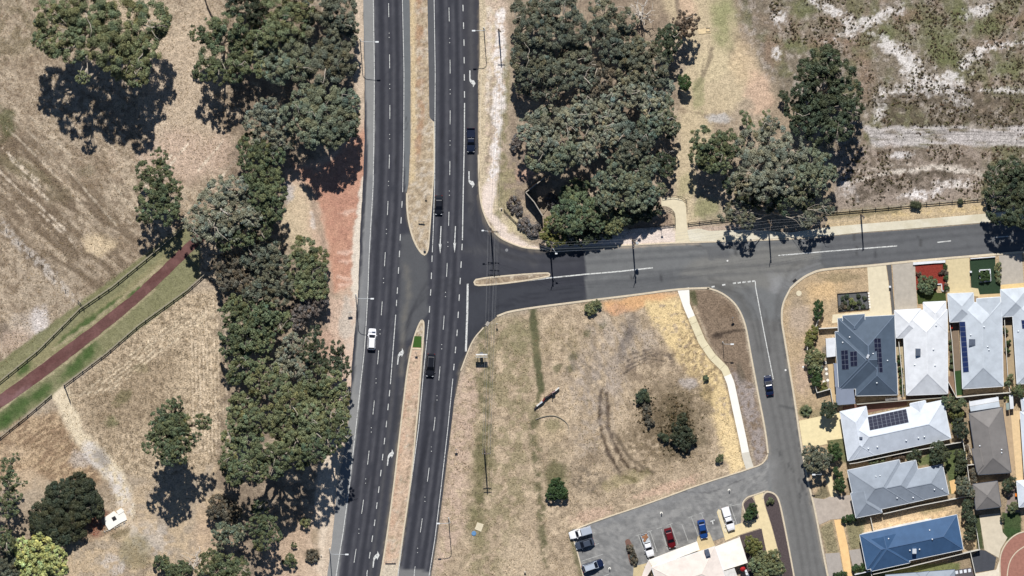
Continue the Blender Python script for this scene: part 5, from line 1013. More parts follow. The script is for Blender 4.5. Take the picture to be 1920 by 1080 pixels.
tag(o, 'dry grass tussocks of the western paddocks', 'grass', kind='stuff')
VAC = [(850, 790), (890, 680), (940, 610), (1100, 572), (1275, 555), (1340, 700), (1395, 870), (1300, 905), (1070, 985), (1085, 1085), (830, 1085)]
o = scatter('weeds', 9000, (830, 545, 1400, 1090), lambda x, y: inpoly(x, y, VAC)*sstep(.38, .62, fbm(x, y, 16, 8, 3)), (.08, .26), ((190, 168, 132), (166, 146, 112), (136, 118, 90), (132, 128, 86), (204, 184, 148)), 3, .7, white_leaf)
tag(o, 'dry weeds on the vacant block', 'weeds', kind='stuff')
o = scatter('scrub', 1500, (1180, 710, 1340, 880), lambda x, y: HALO(x, y)*sstep(.3, .6, fbm(x, y, 10, 9, 3)), (.10, .42), ((74, 66, 44), (62, 58, 40), (92, 80, 56), (80, 76, 48), (112, 94, 66)), 9, .5, white_leaf)
tag(o, 'ragged low brown scrub around the dark shrubs of the vacant block', 'scrub', kind='stuff')
print('leaf cards', NLEAF)
# ================================================================== HOUSES
def roof_mat(name, rgb, ang=0.0, rough=.45):
    """sheet metal: fine ribs across the fall are below a pixel, so only slow weathering shows"""
    return mat(name, rgb, .6, .12, .12, .5, .0, streak=(1, 1, .2))
GLASS = mat('window_glass', (40, 52, 64), .08, .6, .05, 1); WALLC = mat('rendered_wall', (206, 196, 178), .85, .2, .08, 1.0); BRICKW = mat('brick_wall', (150, 110, 90), .9, .2, .15, 6.0, .2)
GUTW = mat('pale_gutter', (226, 228, 228), .5, .4, .05); GUTD = mat('dark_gutter', (70, 78, 92), .5, .4, .05)
VENTM = mat('vent_metal', (222, 226, 230), .35, .5, .06, 2, metal=.3); PANELM = mat('solar_cell', (34, 38, 58), .5, .08, .15, .8); PANELB = mat('solar_cell_blue', (36, 50, 90), .5, .08, .12, .8); PFRAME = mat('panel_frame', (120, 126, 140), .6, .1, .05); DOORM = mat('garage_door', (188, 186, 180), .6, .3, .06, 1, streak=(1, 1, 9))

class Block:
    def __init__(self, c, axis='v', hips=(1, 1), ze=2.55, pitch=23.0, dz=0.0):
        self.ze = ze+dz; C = [Vector(P(x, y, self.ze)) for x, y in c]
        if axis == 'u': C = [C[3], C[0], C[1], C[2]]       # start edge = W, end edge = E
        self.C = C; m0 = (C[0]+C[1])/2; m1 = (C[2]+C[3])/2; ax = (m1-m0); L = ax.length; ax.normalize()
        w = ((C[1]-C[0]).length+(C[2]-C[3]).length)/2; self.h = w/2*math.tan(R_(pitch))
        a = w/2 if hips[0] else 0.0; e = w/2 if hips[1] else 0.0
        if a+e > L-0.05: s = (L-0.05)/(a+e); a *= s; e *= s
        up = Vector((0, 0, self.h)); self.r0 = m0+ax*a+up; self.r1 = m1-ax*e+up; self.hips = hips
        self.faces = [[C[0], C[1], self.r0], [C[1], C[2], self.r1, self.r0], [C[2], C[3], self.r1], [C[3], C[0], self.r0, self.r1]]
        self.planes = []
        for i, f in enumerate(self.faces):
            n = (f[1]-f[0]).cross(f[2]-f[0])
            if n.z < 0: n = -n
            n.normalize()
            if n.z > .05: self.planes.append((n, f[0].copy()))
    def z(self, x, y):
        xs = [c.x for c in self.C]; c = False
        for i in range(4):
            a, b = self.C[i], self.C[(i+1) % 4]
            if (a.y > y) != (b.y > y) and x < (b.x-a.x)*(y-a.y)/(b.y-a.y)+a.x: c = not c
        if not c: return -1e3
        return min(p.z-(n.x*(x-p.x)+n.y*(y-p.y))/n.z for n, p in self.planes)

class House:
    def __init__(self, label, blocks, rm, gut, name='house', cat='house', wallm=None, gutters=True, walls=True, caps=None):
        self.B = blocks; c = sum((v for b in blocks for v in b.C), Vector())/(4*len(blocks))
        self.o = thing(name, label, cat, (c.x, c.y, 0)); self.rm = rm
        b = MB()
        for k, B in enumerate(blocks):
            th = Vector((0, 0, .16+.004*k))
            for f in B.faces:
                n = (f[1]-f[0]).cross(f[2]-f[0]); b.face(f if n.z >= 0 else f[::-1])
            for i in range(4):
                a, e = B.C[i], B.C[(i+1) % 4]; b.face([a, e, e-th, a-th])
            b.face([v-th for v in B.C][::-1])
        self.roof = b.build('roof', rm, self.o)
        if gutters:
            b = MB()
            for k, B in enumerate(blocks):
                ctr = sum(B.C, Vector())/4
                for i in range(4):
                    a, e = B.C[i], B.C[(i+1) % 4]; d = (e-a).normalized(); n = Vector((-d.y, d.x, 0))
                    if n.dot((a+e)/2-ctr) < 0: n = -n
                    b.bar(a+n*.05-Vector((0, 0, .07+.003*k)), e+n*.05-Vector((0, 0, .07+.003*k)), .12, .12)
            b.build('gutter', gut, self.o)
        b = MB()
        for B in blocks:
            u = Vector((0, 0, .02))
            if (B.r1-B.r0).length > .3: b.bar(B.r0+u, B.r1+u, .2, .05)
            for i, r, hp in ((0, B.r0, B.hips[0]), (1, B.r0, B.hips[0]), (2, B.r1, B.hips[1]), (3, B.r1, B.hips[1])):
                if hp: b.bar(B.C[i]+u, r+u, .17, .05)
        b.build('ridge_cap', caps or rm, self.roof)
        if walls:
            b = MB()
            for k, B in enumerate(blocks):
                ctr = sum(B.C, Vector())/4; ins = .5+.012*k
                Q = []
                for v in B.C:
                    d = ctr-v; Q.append(v+d.normalized()*ins*1.41)
                for i in range(4):
                    a, e = Q[i], Q[(i+1) % 4]; b.face([(a.x, a.y, 0), (e.x, e.y, 0), (e.x, e.y, B.ze-.1-.004*k), (a.x, a.y, B.ze-.1-.004*k)])
            self.wall = b.build('wall', wallm or WALLC, self.o)
            B = blocks[0]; ctr = sum(B.C, Vector())/4
            for i in range(4):                       # two windows on every outer side of the main block
                a, e = B.C[i], B.C[(i+1) % 4]; d = (e-a); L = d.length; d.normalize(); n = Vector((-d.y, d.x, 0))
                if n.dot((a+e)/2-ctr) < 0: n = -n
                for t in (.3, .7):
                    p = a+d*L*t-n*(.5-.03); w = MB(); w.bar(Vector((p.x, p.y, 1.5))-d*.8, Vector((p.x, p.y, 1.5))+d*.8, .07, 1.2); w.build('window', GLASS, self.o)
    def top(self, px, py):
        z = 3.5
        for _ in range(6):
            x, y, _z = P(px, py, z); zz = max(B.z(x, y) for B in self.B)
            z = zz if zz > 0 else 2.6
        x, y, _z = P(px, py, z); e = .15
        f = lambda X, Y: max(max(B.z(X, Y) for B in self.B), 0)
        n = Vector((-(f(x+e, y)-f(x-e, y))/(2*e), -(f(x, y+e)-f(x, y-e))/(2*e), 1))
        if n.length > 2: n = Vector((0, 0, 1))
        return Vector((x, y, z)), n.normalized()
    def panels(self, quad, rows, cols, m=None, skip=(), group_gap=.03, lift=.12):
        A = [self.top(*q)[0] for q in quad]
        n = (A[1]-A[0]).cross(A[3]-A[0]).normalized(); n = n if n.z > 0 else -n
        proto = None
        for r in range(rows):
            for c in range(cols):
                if (r, c) in skip: continue
                f = lambda s, t: (A[0]*(1-s)+A[1]*s)*(1-t)+(A[3]*(1-s)+A[2]*s)*t
                g = .012; k = [f((c+g)/cols, (r+g)/rows), f((c+1-g)/cols, (r+g)/rows), f((c+1-g)/cols, (r+1-g)/rows), f((c+g)/cols, (r+1-g)/rows)]
                k = [v+n*lift for v in k]; ct = sum(k, Vector())/4; b = MB(); t = -n*.04
                fr = MB()
                kk = [ct+(v-ct)*.94 for v in k]
                fr.face(k); [fr.face([k[i], k[(i+1) % 4], k[(i+1) % 4]+t, k[i]+t]) for i in range(4)]
                p = fr.build('solar_panel', PFRAME, self.roof); b.face([v+n*.008 for v in kk]); b.build('cell', m or PANELM, p)
    def vent(self, px, py, r=.16, h=.4, name='roof_vent'):
        p, n = self.top(px, py); b = MB(); b.lathe((p.x, p.y, p.z-.15), [(r*.8, 0), (r*.8, h*.5), (r*1.15, h*.55), (r*1.2, h*.85), (r*.7, h*1.15), (.02, h*1.25)], 10)
        b.build(name, VENTM, self.roof)
    def unit(self, px, py, sx, sy, h, rz=0, m=None, name='air_conditioner'):
        p, n = self.top(px, py); b = MB(); b.box((p.x, p.y, p.z+h/2-.2), (sx, sy, h), rz); b.box((p.x, p.y, p.z+h-.19), (sx*.86, sy*.86, .04), rz)
        b.build(name, m or VENTM, self.roof)
    def garage(self, a, c, z=2.1):
        A = Vector(P(*a, 0)); E = Vector(P(*c, 0)); b = MB(); up = Vector((0, 0, z/2)); b.bar(A+up, E+up, .08, z); b.build('garage_door', DOORM, self.o)

BLUEG = roof_mat('slate_blue_roof', (84, 97, 112)); WHITE = roof_mat('white_roof', (220, 222, 225)); PALE = roof_mat('pale_grey_roof', (192, 199, 206)); COOL = roof_mat('cool_white_roof', (208, 214, 222)); GREY = roof_mat('mid_grey_roof', (148, 156, 166)); BLUE = roof_mat('ocean_blue_roof', (66, 94, 128)); TAUPE = roof_mat('taupe_roof', (128, 124, 121)); CREAM = roof_mat('cream_roof', (226, 214, 204)); CREAMW = roof_mat('cream_white_roof', (246, 238, 226))
h = House('slate blue roofed corner house with three dark solar arrays', [Block([(1571, 597), (1677, 591), (1681, 726), (1577, 730)]), Block([(1566, 622), (1640, 619), (1646, 725), (1573, 728)], 'u', hips=(1, 0), dz=.03), Block([(1604, 684), (1681, 680), (1683, 740), (1605, 742)], hips=(0, 1), dz=-.01), Block([(1580, 592), (1621, 589), (1623, 634), (1582, 636)], dz=.28)], BLUEG, GUTW, caps=mat('slate_cap', (104, 118, 136), .5, .4, .05))
h.panels([(1638, 634), (1651, 634), (1655, 698), (1642, 699)], 7, 2); h.panels([(1577, 657), (1590, 656), (1592, 692), (1579, 693)], 4, 2); h.panels([(1594, 659), (1607, 658), (1608, 686), (1595, 687)], 3, 2)
for v in ((1593, 632), (1580, 642), (1637, 663), (1664, 676), (1644, 718)): h.vent(*v)
h.unit(1627, 668, .5, .9, .7, -.4); h.garage((1629, 596), (1672, 593))
h = House('plain white roofed house without solar panels, right of the slate blue roof', [Block([(1692, 583), (1776, 580), (1777, 738), (1700, 741)]), Block([(1677, 582), (1726, 579), (1730, 631), (1681, 634)], dz=.02), Block([(1731, 567), (1773, 565), (1776, 623), (1734, 626)], dz=.015)], WHITE, GUTW)
h.unit(1721, 660, 1.1, 1.6, .9, 0, mat('dark_unit', (90, 98, 112), .4)); [h.vent(*v) for v in ((1750, 655), (1715, 684), (1753, 685), (1755, 610))]; h.garage((1682, 586), (1720, 584))
h = House('pale roofed house with one long blue solar strip down its west side', [Block([(1799, 568), (1878, 566), (1881, 724), (1805, 729)]), Block([(1777, 551), (1825, 549), (1828, 601), (1781, 604)], dz=.02), Block([(1831, 560), (1875, 557), (1878, 617), (1834, 619)], hips=(0, 1), dz=.015)], PALE, GUTW)
h.panels([(1799, 603), (1810, 603), (1817, 697), (1806, 698)], 10, 1, PANELB); h.unit(1823, 642, 1.5, 1.5, .5, 0, mat('dark_unit', (90, 98, 112), .4)); [h.vent(*v) for v in ((1820, 628), (1845, 613), (1852, 650), (1854, 656))]; h.garage((1782, 555), (1820, 553))
h = House('pale roofed house cut by the right edge of the photo below the dark overhanging tree', [Block([(1897, 562), (1980, 560), (1990, 715), (1907, 720)]), Block([(1876, 543), (1928, 539), (1931, 591), (1879, 594)], dz=.02)], PALE, GUTW)
h.panels([(1915, 600), (1926, 600), (1928, 616), (1917, 616)], 2, 1, PANELB); h.vent(1909, 621)
A = lambda *p: list(p)
h = House('white roofed house with a four row block of dark solar panels', [Block([(1584, 789), (1769, 750), (1783, 822), (1600, 862)], 'u'), Block([(1575, 772), (1624, 762), (1640, 853), (1590, 864)], dz=.02), Block([(1706, 757), (1735, 751), (1750, 820), (1722, 826)], hips=(0, 1), dz=-.12)], COOL, GUTW)
h.panels([(1627, 782), (1699, 767), (1704, 792), (1631, 807)], 4, 9); [h.vent(*v) for v in ((1628, 841), (1645, 838), (1699, 826), (1722, 821), (1733, 819))]; h.unit(1614, 821, .7, .5, .6, 0, mat('dark_unit', (90, 98, 112), .4), 'aerial_box'); h.garage((1583, 783), (1590, 820))
h = House('mid grey roofed house stepped along its north side, between the white and blue roofs', [Block([(1589, 882), (1686, 862), (1705, 943), (1607, 964)], 'u', hips=(1, 1)), Block([(1650, 877), (1717, 863), (1733, 937), (1668, 951)], 'u', hips=(0, 1), dz=-.05), Block([(1690, 886), (1767, 871), (1779, 927), (1702, 943)], 'u', hips=(0, 1), dz=-.03), Block([(1595, 925), (1642, 915), (1654, 961), (1605, 971)], 'v', hips=(0, 1), dz=.02)], GREY, GUTW)
[h.vent(*v) for v in ((1642, 893), (1650, 892), (1682, 934), (1712, 933), (1752, 918), (1767, 917))]; h.garage((1601, 932), (1608, 964))
h = House('ocean blue roofed house near the bottom right corner', [Block([(1612, 1003), (1794, 965), (1806, 1030), (1625, 1068)], 'u'), Block([(1622, 1013), (1690, 998), (1706, 1055), (1634, 1071)], 'v', hips=(0, 1), dz=.02)], BLUE, GUTW, caps=mat('blue_cap', (78, 104, 138), .5, .4, .05))
h.unit(1714, 1033, .9, 1.1, 1.0); [h.vent(*v) for v in ((1666, 1010), (1743, 994), (1706, 1032), (1724, 1030), (1748, 1011))]; h.garage((1631, 1034), (1639, 1066))
h = House('taupe roofed house with a flat white awning on its north side', [Block([(1817, 775), (1879, 764), (1896, 886), (1834, 890)], hips=(1, 1)), Block([(1822, 842), (1850, 838), (1860, 884), (1832, 886)], 'v', hips=(0, 1), dz=.02)], TAUPE, GUTD)
[h.vent(*v) for v in ((1837, 836), (1878, 843), (1878, 849))]
h = House('small taupe pyramid roofed garage above the cream driveway', [Block([(1824, 908), (1870, 902), (1877, 950), (1830, 956)])], TAUPE, GUTD, name='garage', cat='garage'); h.garage((1834, 953), (1874, 948))
h = House('white roofed house at the right edge beside the cream paved strip', [Block([(1913, 772), (1975, 766), (1985, 948), (1925, 952)]), Block([(1906, 902), (1950, 897), (1956, 946), (1911, 951)], dz=.02)], COOL, GUTW)
h = House('white roofed house tip at the right edge above the cream paved strip', [Block([(1914, 747), (1960, 743), (1960, 770), (1917, 772)], 'u')], COOL, GUTW)
h = House('grey roofed house at the very bottom edge below the blue roof', [Block([(1660, 1078), (1790, 1068), (1795, 1135), (1668, 1145)], 'u'), Block([(1718, 1074), (1742, 1071), (1746, 1110), (1722, 1112)], 'v', dz=.05)], GREY, GUTD)
# community building with cream roof
h = House('cream roofed community building at the bottom of the car park', [Block([(1222, 1064), (1340, 1025), (1366, 1100), (1246, 1140)], 'u', ze=2.9, pitch=11), ], CREAM, GUTW, name='community_building', cat='building')
h.unit(1326, 1036, 1.0, 1.5, 1.1, .3, mat('dark_unit', (90, 98, 112), .4))
root = h.o
def deck(house, nm, pts, z, m, th=.14, posts=True):
    b = MB(); q = [P(x, y, z)[:2] for x, y in pts]; b.slab(q, z, th); o = b.build(nm, m, house)
    if posts:
        for x, y in q:
            c = Vector((sum(k[0] for k in q)/len(q), sum(k[1] for k in q)/len(q))); d = (c-Vector((x, y))).normalized()*.25
            p = MB(); p.tube([(x+d.x, y+d.y, 0), (x+d.x, y+d.y, z-th)], .06, 6); p.build('post', GUTW, house)
    return o
deck(root, 'verandah_roof', [(1216, 1050), (1307, 1015), (1312, 1031), (1224, 1064)], 2.75, CREAMW); deck(root, 'verandah_roof', [(1216, 1050), (1223, 1065), (1205, 1095), (1198, 1095), (1210, 1062)], 2.72, CREAM); deck(root, 'flat_roof', [(1341, 1025), (1387, 1007), (1402, 1055), (1356, 1070)], 2.8, CREAMW); deck(root, 'flat_roof', [(1357, 1071), (1377, 1065), (1388, 1095), (1366, 1095)], 2.7, mat('pale_sheet', (214, 210, 204), .5))
b = MB(); b.bar(P(1206, 1076, 1.4), P(1215, 1056, 1.4), .08, 1.6); b.build('window', GLASS, root)
tao = bpy.data.objects
for o in list(COL.objects):
    if o.get('label', '').startswith('taupe roofed house'): deck(o, 'awning', [(1817, 753), (1872, 744), (1873, 752), (1818, 762)], 2.55, WHITE); deck(o, 'awning', [(1818, 762.5), (1873, 752.5), (1875, 763), (1820, 771.5)], 2.48, PALE, posts=False)
def outbuilding(label, pts, z, m, name, cat, fall=.25, wallm=None, open_=False):
    q = [Vector(P(x, y, z)) for x, y in pts]; c = sum(q, Vector())/len(q); root = thing(name, label, cat, (c.x, c.y, 0)); b = MB()
    t = [v+Vector((0, 0, fall if i < 2 else 0)) for i, v in enumerate(q)]
    b.face(t[::-1]); b.face([v-Vector((0, 0, .06)) for v in t])
    for i in range(4): b.face([t[i], t[(i+1) % 4], t[(i+1) % 4]-Vector((0, 0, .06)), t[i]-Vector((0, 0, .06))])
    b.build('roof', m, root)
    if open_:
        for v in q: p = MB(); e = v+(c-v).normalized()*.2; p.tube([(e.x, e.y, 0), (e.x, e.y, z-.05)], .05, 6); p.build('post', GUTW, root)
    else:
        b = MB(); e = [v+(c-v).normalized()*.18 for v in t]
        for i in range(4): a, k = e[i], e[(i+1) % 4]; b.face([(a.x, a.y, 0), (k.x, k.y, 0), (k.x, k.y, k.z-.07), (a.x, a.y, a.z-.07)])
        b.build('wall', wallm or m, root); b = MB(); a, k = e[2], e[3]; b.bar((a.x*.7+k.x*.3, a.y*.7+k.y*.3-.03, 1), (a.x*.3+k.x*.7, a.y*.3+k.y*.7-.03, 1), .04, 1.9); b.build('door', DOORM, root)
outbuilding('small white shed between the corner yard shrubs and the slate blue house', [(1548, 635), (1566, 633), (1567, 668), (1550, 670)], 2.2, WHITE, 'shed', 'shed')
outbuilding('grey ribbed lean-to patio roof at the southwest of the slate blue house', [(1567, 726), (1600, 725), (1604, 757), (1568, 760)], 2.4, mat('ribbed_grey_roof', (132, 140, 156), .5, .4, .06, .5), 'patio_cover', 'patio cover', .2, open_=True)
outbuilding('narrow grey lean-to roof along the west wall of the slate blue house', [(1563, 681), (1572, 681), (1574, 725), (1566, 726)], 2.3, mat('ribbed_grey_roof', (132, 140, 156)), 'patio_cover', 'patio cover', .1, open_=True)
outbuilding('small white shed at the back fence of the panelled white house', [(1793, 802), (1800, 801), (1803, 819), (1795, 820)], 2.0, COOL, 'shed', 'shed', .1); outbuilding('narrow white garden shed right of the flat white awning', [(1892, 741), (1899, 740), (1901, 766), (1894, 767)], 2.0, WHITE, 'shed', 'shed', .1); outbuilding('small grey green shed beside the narrow white garden shed', [(1886, 756), (1892, 755), (1893, 768), (1887, 769)], 1.9, mat('sage_roof', (150, 164, 158), .5), 'shed', 'shed', .1)
outbuilding('dark framed glass topped carport at the bottom right edge', [(1783, 1070), (1822, 1064), (1828, 1090), (1786, 1092)], 2.4, mat('dark_sheet', (92, 86, 88), .5), 'carport', 'carport', .1, open_=True)
for i, x in enumerate((1783, 1791, 1799, 1807, 1815)):
    b = MB(); b.slab([P(x, 1072-i*1.2, 2.56)[:2], P(x+5, 1071-i*1.2, 2.56)[:2], P(x+5.8, 1077-i*1.2, 2.56)[:2], P(x+.8, 1078-i*1.2, 2.56)[:2]], 2.56, .02); b.build('skylight', WHITE, [o for o in COL.objects if o.name.startswith('carport')][0])

# ================================================================== FENCES, WALLS, RAILS
TIMBER = mat('weathered_timber', (150, 142, 126), .9, .15, .2, 4); DTIM = mat('dark_timber', (74, 64, 56), .9, .15, .2, 4); BLACKM = mat('black_steel', (38, 38, 42), .6, .3, .1, 2); COLOR = mat('colour_sheet_fence', (176, 172, 160), .6, .3, .06, .6); COLORW = mat('pale_sheet_fence', (214, 210, 200), .6, .3, .06, .6)
def walk(pts, sp):
    Q = [Vector(P(x, y)) for x, y in pts]; out = []; carry = 0.0
    for a, b in zip(Q[:-1], Q[1:]):
        L = (b-a).length; t = carry
        while t <= L: out.append(a+(b-a)*(t/L)); t += sp
        carry = t-L
    out.append(Q[-1]); return Q, out
def rail_fence(name, label, pts, sp, h, rails, m, pw=.14, rw=.09, cat='fence', group=None, rh=.14, pm=None):
    Q, S = walk(pts, sp); c = Q[len(Q)//2]; root = thing(name, label, cat, (c.x, c.y, 0), group)
    proto = None
    for s in S:
        if proto is None:
            b = MB(); b.box((s.x, s.y, h/2), (pw, pw, h)); proto = b.build('post', pm or m, root); s0 = s
        else:
            o = proto.copy(); COL.objects.link(o); o.location = (s.x-s0.x, s.y-s0.y, 0)
    for z in rails:
        b = MB()
        for a, e in zip(Q[:-1], Q[1:]): b.bar((a.x, a.y, z), (e.x, e.y, z), rw, rh)
        b.build('rail', m, root)
    return root
rail_fence('post_rail_fence', 'weathered post and rail fence along the north side of the red path', [(-20, 728), (0, 713), (72, 655), (150, 577), (210, 536), (300, 463), (345, 425)], 2.7, 1.25, (.55, 1.1), TIMBER, .2, .14)
rail_fence('post_rail_fence', 'weathered post and rail fence south of the red path, up to the strip trees', [(120, 720), (200, 660), (260, 608), (350, 543), (385, 512)], 2.6, 1.2, (.55, 1.05), TIMBER, .2, .14)
rail_fence('post_rail_fence', 'short post and rail fence south of the red path at the left edge', [(-15, 832), (0, 818), (45, 782), (96, 739)], 2.6, 1.2, (.55, 1.05), TIMBER, .2, .14)
rail_fence('field_gate', 'open dark metal gate hanging from the fence corner beside the sandy track', [(121, 722), (132, 752)], 1.9, 1.15, (.3, .6, .9, 1.1), BLACKM, .07, .05, 'gate', None, .05)
rail_fence('field_gate', 'short dark gate joining the path fence from the upper paddock', [(158, 578), (146, 562)], 1.4, 1.15, (.4, .8, 1.1), BLACKM, .09, .06, 'gate', None, .06)
rail_fence('wire_fence', 'thin wire fence of dark timber posts crossing the upper left paddock', [(-10, 405), (13, 430), (36, 453), (58, 477), (82, 500), (102, 520), (122, 542), (146, 562)], 3.8, 1.2, (.5, 1.0), DTIM, .14, .015, 'fence', None, .015)
rail_fence('post_rail_fence', 'two rail fence running in under the trees at the top left', [(382, -12), (388, 8), (396, 26), (410, 46)], 2.6, 1.2, (.55, 1.05), DTIM, .16, .12)
rail_fence('post_rail_fence', 'long low post and rail fence between heath and side road verge', [(1545, 398), (1600, 393), (1660, 388), (1730, 381), (1800, 375), (1880, 368), (1940, 362)], 2.9, 1.15, (.5, .98), TIMBER, .18, .13, pm=DTIM)
rail_fence('post_rail_fence', 'post and rail fence stub between footpath and the dark overhanging gum', [(1290, 418), (1342, 412), (1420, 405)], 2.6, 1.1, (.5, .95), DTIM, .16, .11)
rail_fence('hand_railing', 'black railing round the outer side of the footpath bend', [(1242, 369), (1262, 366), (1278, 369), (1287, 374), (1288, 396)], 1.8, 1.1, (.55, 1.05), BLACKM, .07, .06, 'railing', None, .06)
rail_fence('hand_railing', 'black railing on the inner side of the footpath bend', [(1250, 389), (1260, 393), (1265, 399), (1266, 421)], 1.8, 1.1, (.55, 1.05), BLACKM, .07, .06, 'railing', None, .06)
rail_fence('post_rail_fence', 'low dark rail fence in front of the shaded tree, meeting the footpath', [(1180, 428), (1230, 424), (1266, 420)], 2.0, .9, (.4, .8), DTIM, .12, .09)
rail_fence('post_rail_fence', 'low dark rail fence around the grey twiggy bushes at the street corner', [(945, 393), (968, 417), (993, 443), (1014, 441)], 1.9, .9, (.4, .8), DTIM, .12, .09)
def wall_fence(label, pts, h, m, t=.07, name='panel_fence', cat='fence', capm=None, sp=2.4, base=0):
    Q, S = walk(pts, sp); c = Q[len(Q)//2]; root = thing(name, label, cat, (c.x, c.y, 0)); b = MB()
    for i, (a, e) in enumerate(zip(Q[:-1], Q[1:])): b.bar((a.x, a.y, h/2), (e.x, e.y, h/2), t, h-.01*(i % 2))
    b.build('panel', m, root); b = MB()
    for i, (a, e) in enumerate(zip(Q[:-1], Q[1:])): b.bar((a.x, a.y, h+.02), (e.x, e.y, h+.02), t+.06, .05)
    b.build('capping', capm or m, root)
    for s in S: b = MB(); b.box((s.x, s.y, h/2+.004), (t+.05, t+.05, h+.02)); b.build('post', m, root)
    return root
BLACKP = mat('dark_screen_panel', (50, 42, 38), .8, .2, .12, 2); EDGE = mat('screen_edge', (170, 162, 150), .7)
wall_fence('tall dark angled screen wall at the woodland corner', [(1021, 329), (984, 358), (1000, 376), (1016, 402)], 4.2, BLACKP, .14, 'screen_wall', 'screen wall', EDGE, 3.0)
rail_fence('timber_rail', 'single pale rail running off the end of the black screen wall', [(1018, 396), (1036, 372)], 3.2, 1.0, (.95,), TIMBER, .08, .07, 'rail')
FC = COLORW
for lab, pts, h_, m_ in (
 ('pale fence between the slate blue house and the corner verge, short', [(1535, 615), (1570, 613)], 1.8, COLORW), ('pale slanting fence along the corner verge behind the bushy shrubs', [(1535, 596), (1527, 615), (1513, 648), (1512, 668), (1522, 700), (1531, 735)], 1.8, COLORW),
 ('pale fence closing the corner yard above the driveway palm', [(1531, 735), (1556, 728)], 1.7, COLORW), ('pale fence along the grey lean-to yard', [(1556, 728), (1561, 757)], 1.6, COLORW), ('pale fence behind the slate blue house and the plain white house', [(1606, 757), (1650, 753), (1690, 750), (1768, 744)], 1.8, COLOR), ('pale fence behind the blue solar strip house', [(1770, 702), (1792, 744), (1840, 739), (1892, 735), (1930, 732)], 1.8, COLORW),
 ('pale fence between the plain white house and the blue solar strip house', [(1779, 600), (1784, 640), (1788, 696), (1792, 742)], 1.7, COLORW), ('pale fence between the slate blue house and the plain white house', [(1684, 640), (1690, 700), (1692, 742)], 1.7, COLORW), ('pale fence between the blue solar strip house and the edge house', [(1881, 560), (1882, 600), (1888, 700), (1892, 733)], 1.7, COLORW),
 ('pale fence between the panelled white house and the grey house', [(1592, 868), (1606, 866), (1700, 846), (1804, 827)], 1.8, COLORW), ('pale fence between the grey house and the blue house', [(1655, 962), (1720, 947), (1808, 930)], 1.8, COLORW), ('short pale fence in front of the blue house yard', [(1631, 968), (1637, 996)], 1.8, COLORW), ('white fence hugging the north edge of the blue house', [(1616, 1000), (1700, 981), (1745, 972)], 1.6, WHITE),
 ('pale back fence between the grey house yards and the brown roofed house', [(1803, 820), (1811, 862), (1816, 900), (1819, 912)], 1.8, COLORW), ('pale back fence of the blue house beside the cream driveway', [(1824, 966), (1831, 1000), (1835, 1029)], 1.8, COLORW), ('pale fence on the south side of the blue house', [(1636, 1075), (1700, 1062), (1806, 1036), (1836, 1029)], 1.8, COLORW), ('pale fence down the side of the dark driveway', [(1818, 1033), (1824, 1060), (1828, 1078)], 1.8, COLORW), ('pale fence across the side yard of the brown roofed house', [(1812, 871), (1829, 869)], 1.7, COLORW), ('low white wall at the bottom edge of the street hedge', [(1602, 1076), (1632, 1069)], 1.6, WHITE), ('pale fence at the bottom edge between blue and grey roofs', [(1632, 1069), (1636, 1095)], 1.6, COLORW)):
    wall_fence(lab, pts, h_, m_)
wall_fence('white edging wall above the red mulch bed', [(1714, 494), (1750, 491), (1770, 490)], .5, WHITE, .5, 'garden_wall', 'wall'); wall_fence('white stepped edging below the red mulch bed', [(1755, 533), (1765, 532), (1766, 545), (1775, 545)], .4, WHITE, .15, 'garden_wall', 'wall'); wall_fence('white paling strip at the front of the dark artificial lawn', [(1820, 484.5), (1865, 481)], .6, WHITE, .12, 'picket_fence', 'fence'); wall_fence('dark edging around the grey gravel bed', [(1570, 551), (1626, 547), (1629, 579), (1572, 584), (1570, 551)], .22, BLACKM, .12, 'bed_edging', 'edging')
wall_fence('white square planter box on the dark lawn', [(1836, 506), (1856, 505), (1857, 526), (1838, 528), (1836, 506)], .6, WHITE, .16, 'planter_box', 'planter'); wall_fence('raised concrete bed beside the brown roofed house', [(1806, 836), (1815, 834), (1826, 868)], .45, GCONC, .2, 'garden_wall', 'wall')
for i in range(6): p = P(1628.5+i*.45, 550+i*5.2, .08); b = MB(); b.box((p[0], p[1], .075), (.42, .42, .05)); tag(b.build('stepping_stone', WCONC), 'white square stepping stone in the row beside the grey gravel bed', 'stepping stone', 'white stepping stones beside the gravel bed')
for i, (x, y) in enumerate(((1548, 680), (1541, 688), (1549, 692), (1550, 701), (1552, 713), (1545, 716))): p = P(x, y); b = MB(); b.lathe((p[0], p[1], .04), [(.34, 0), (.34, .06), (.3, .09)], 12); tag(b.build('paver', WCONC), 'round white paver on dark gravel in the corner yard', 'paver', 'round white pavers in the corner yard')
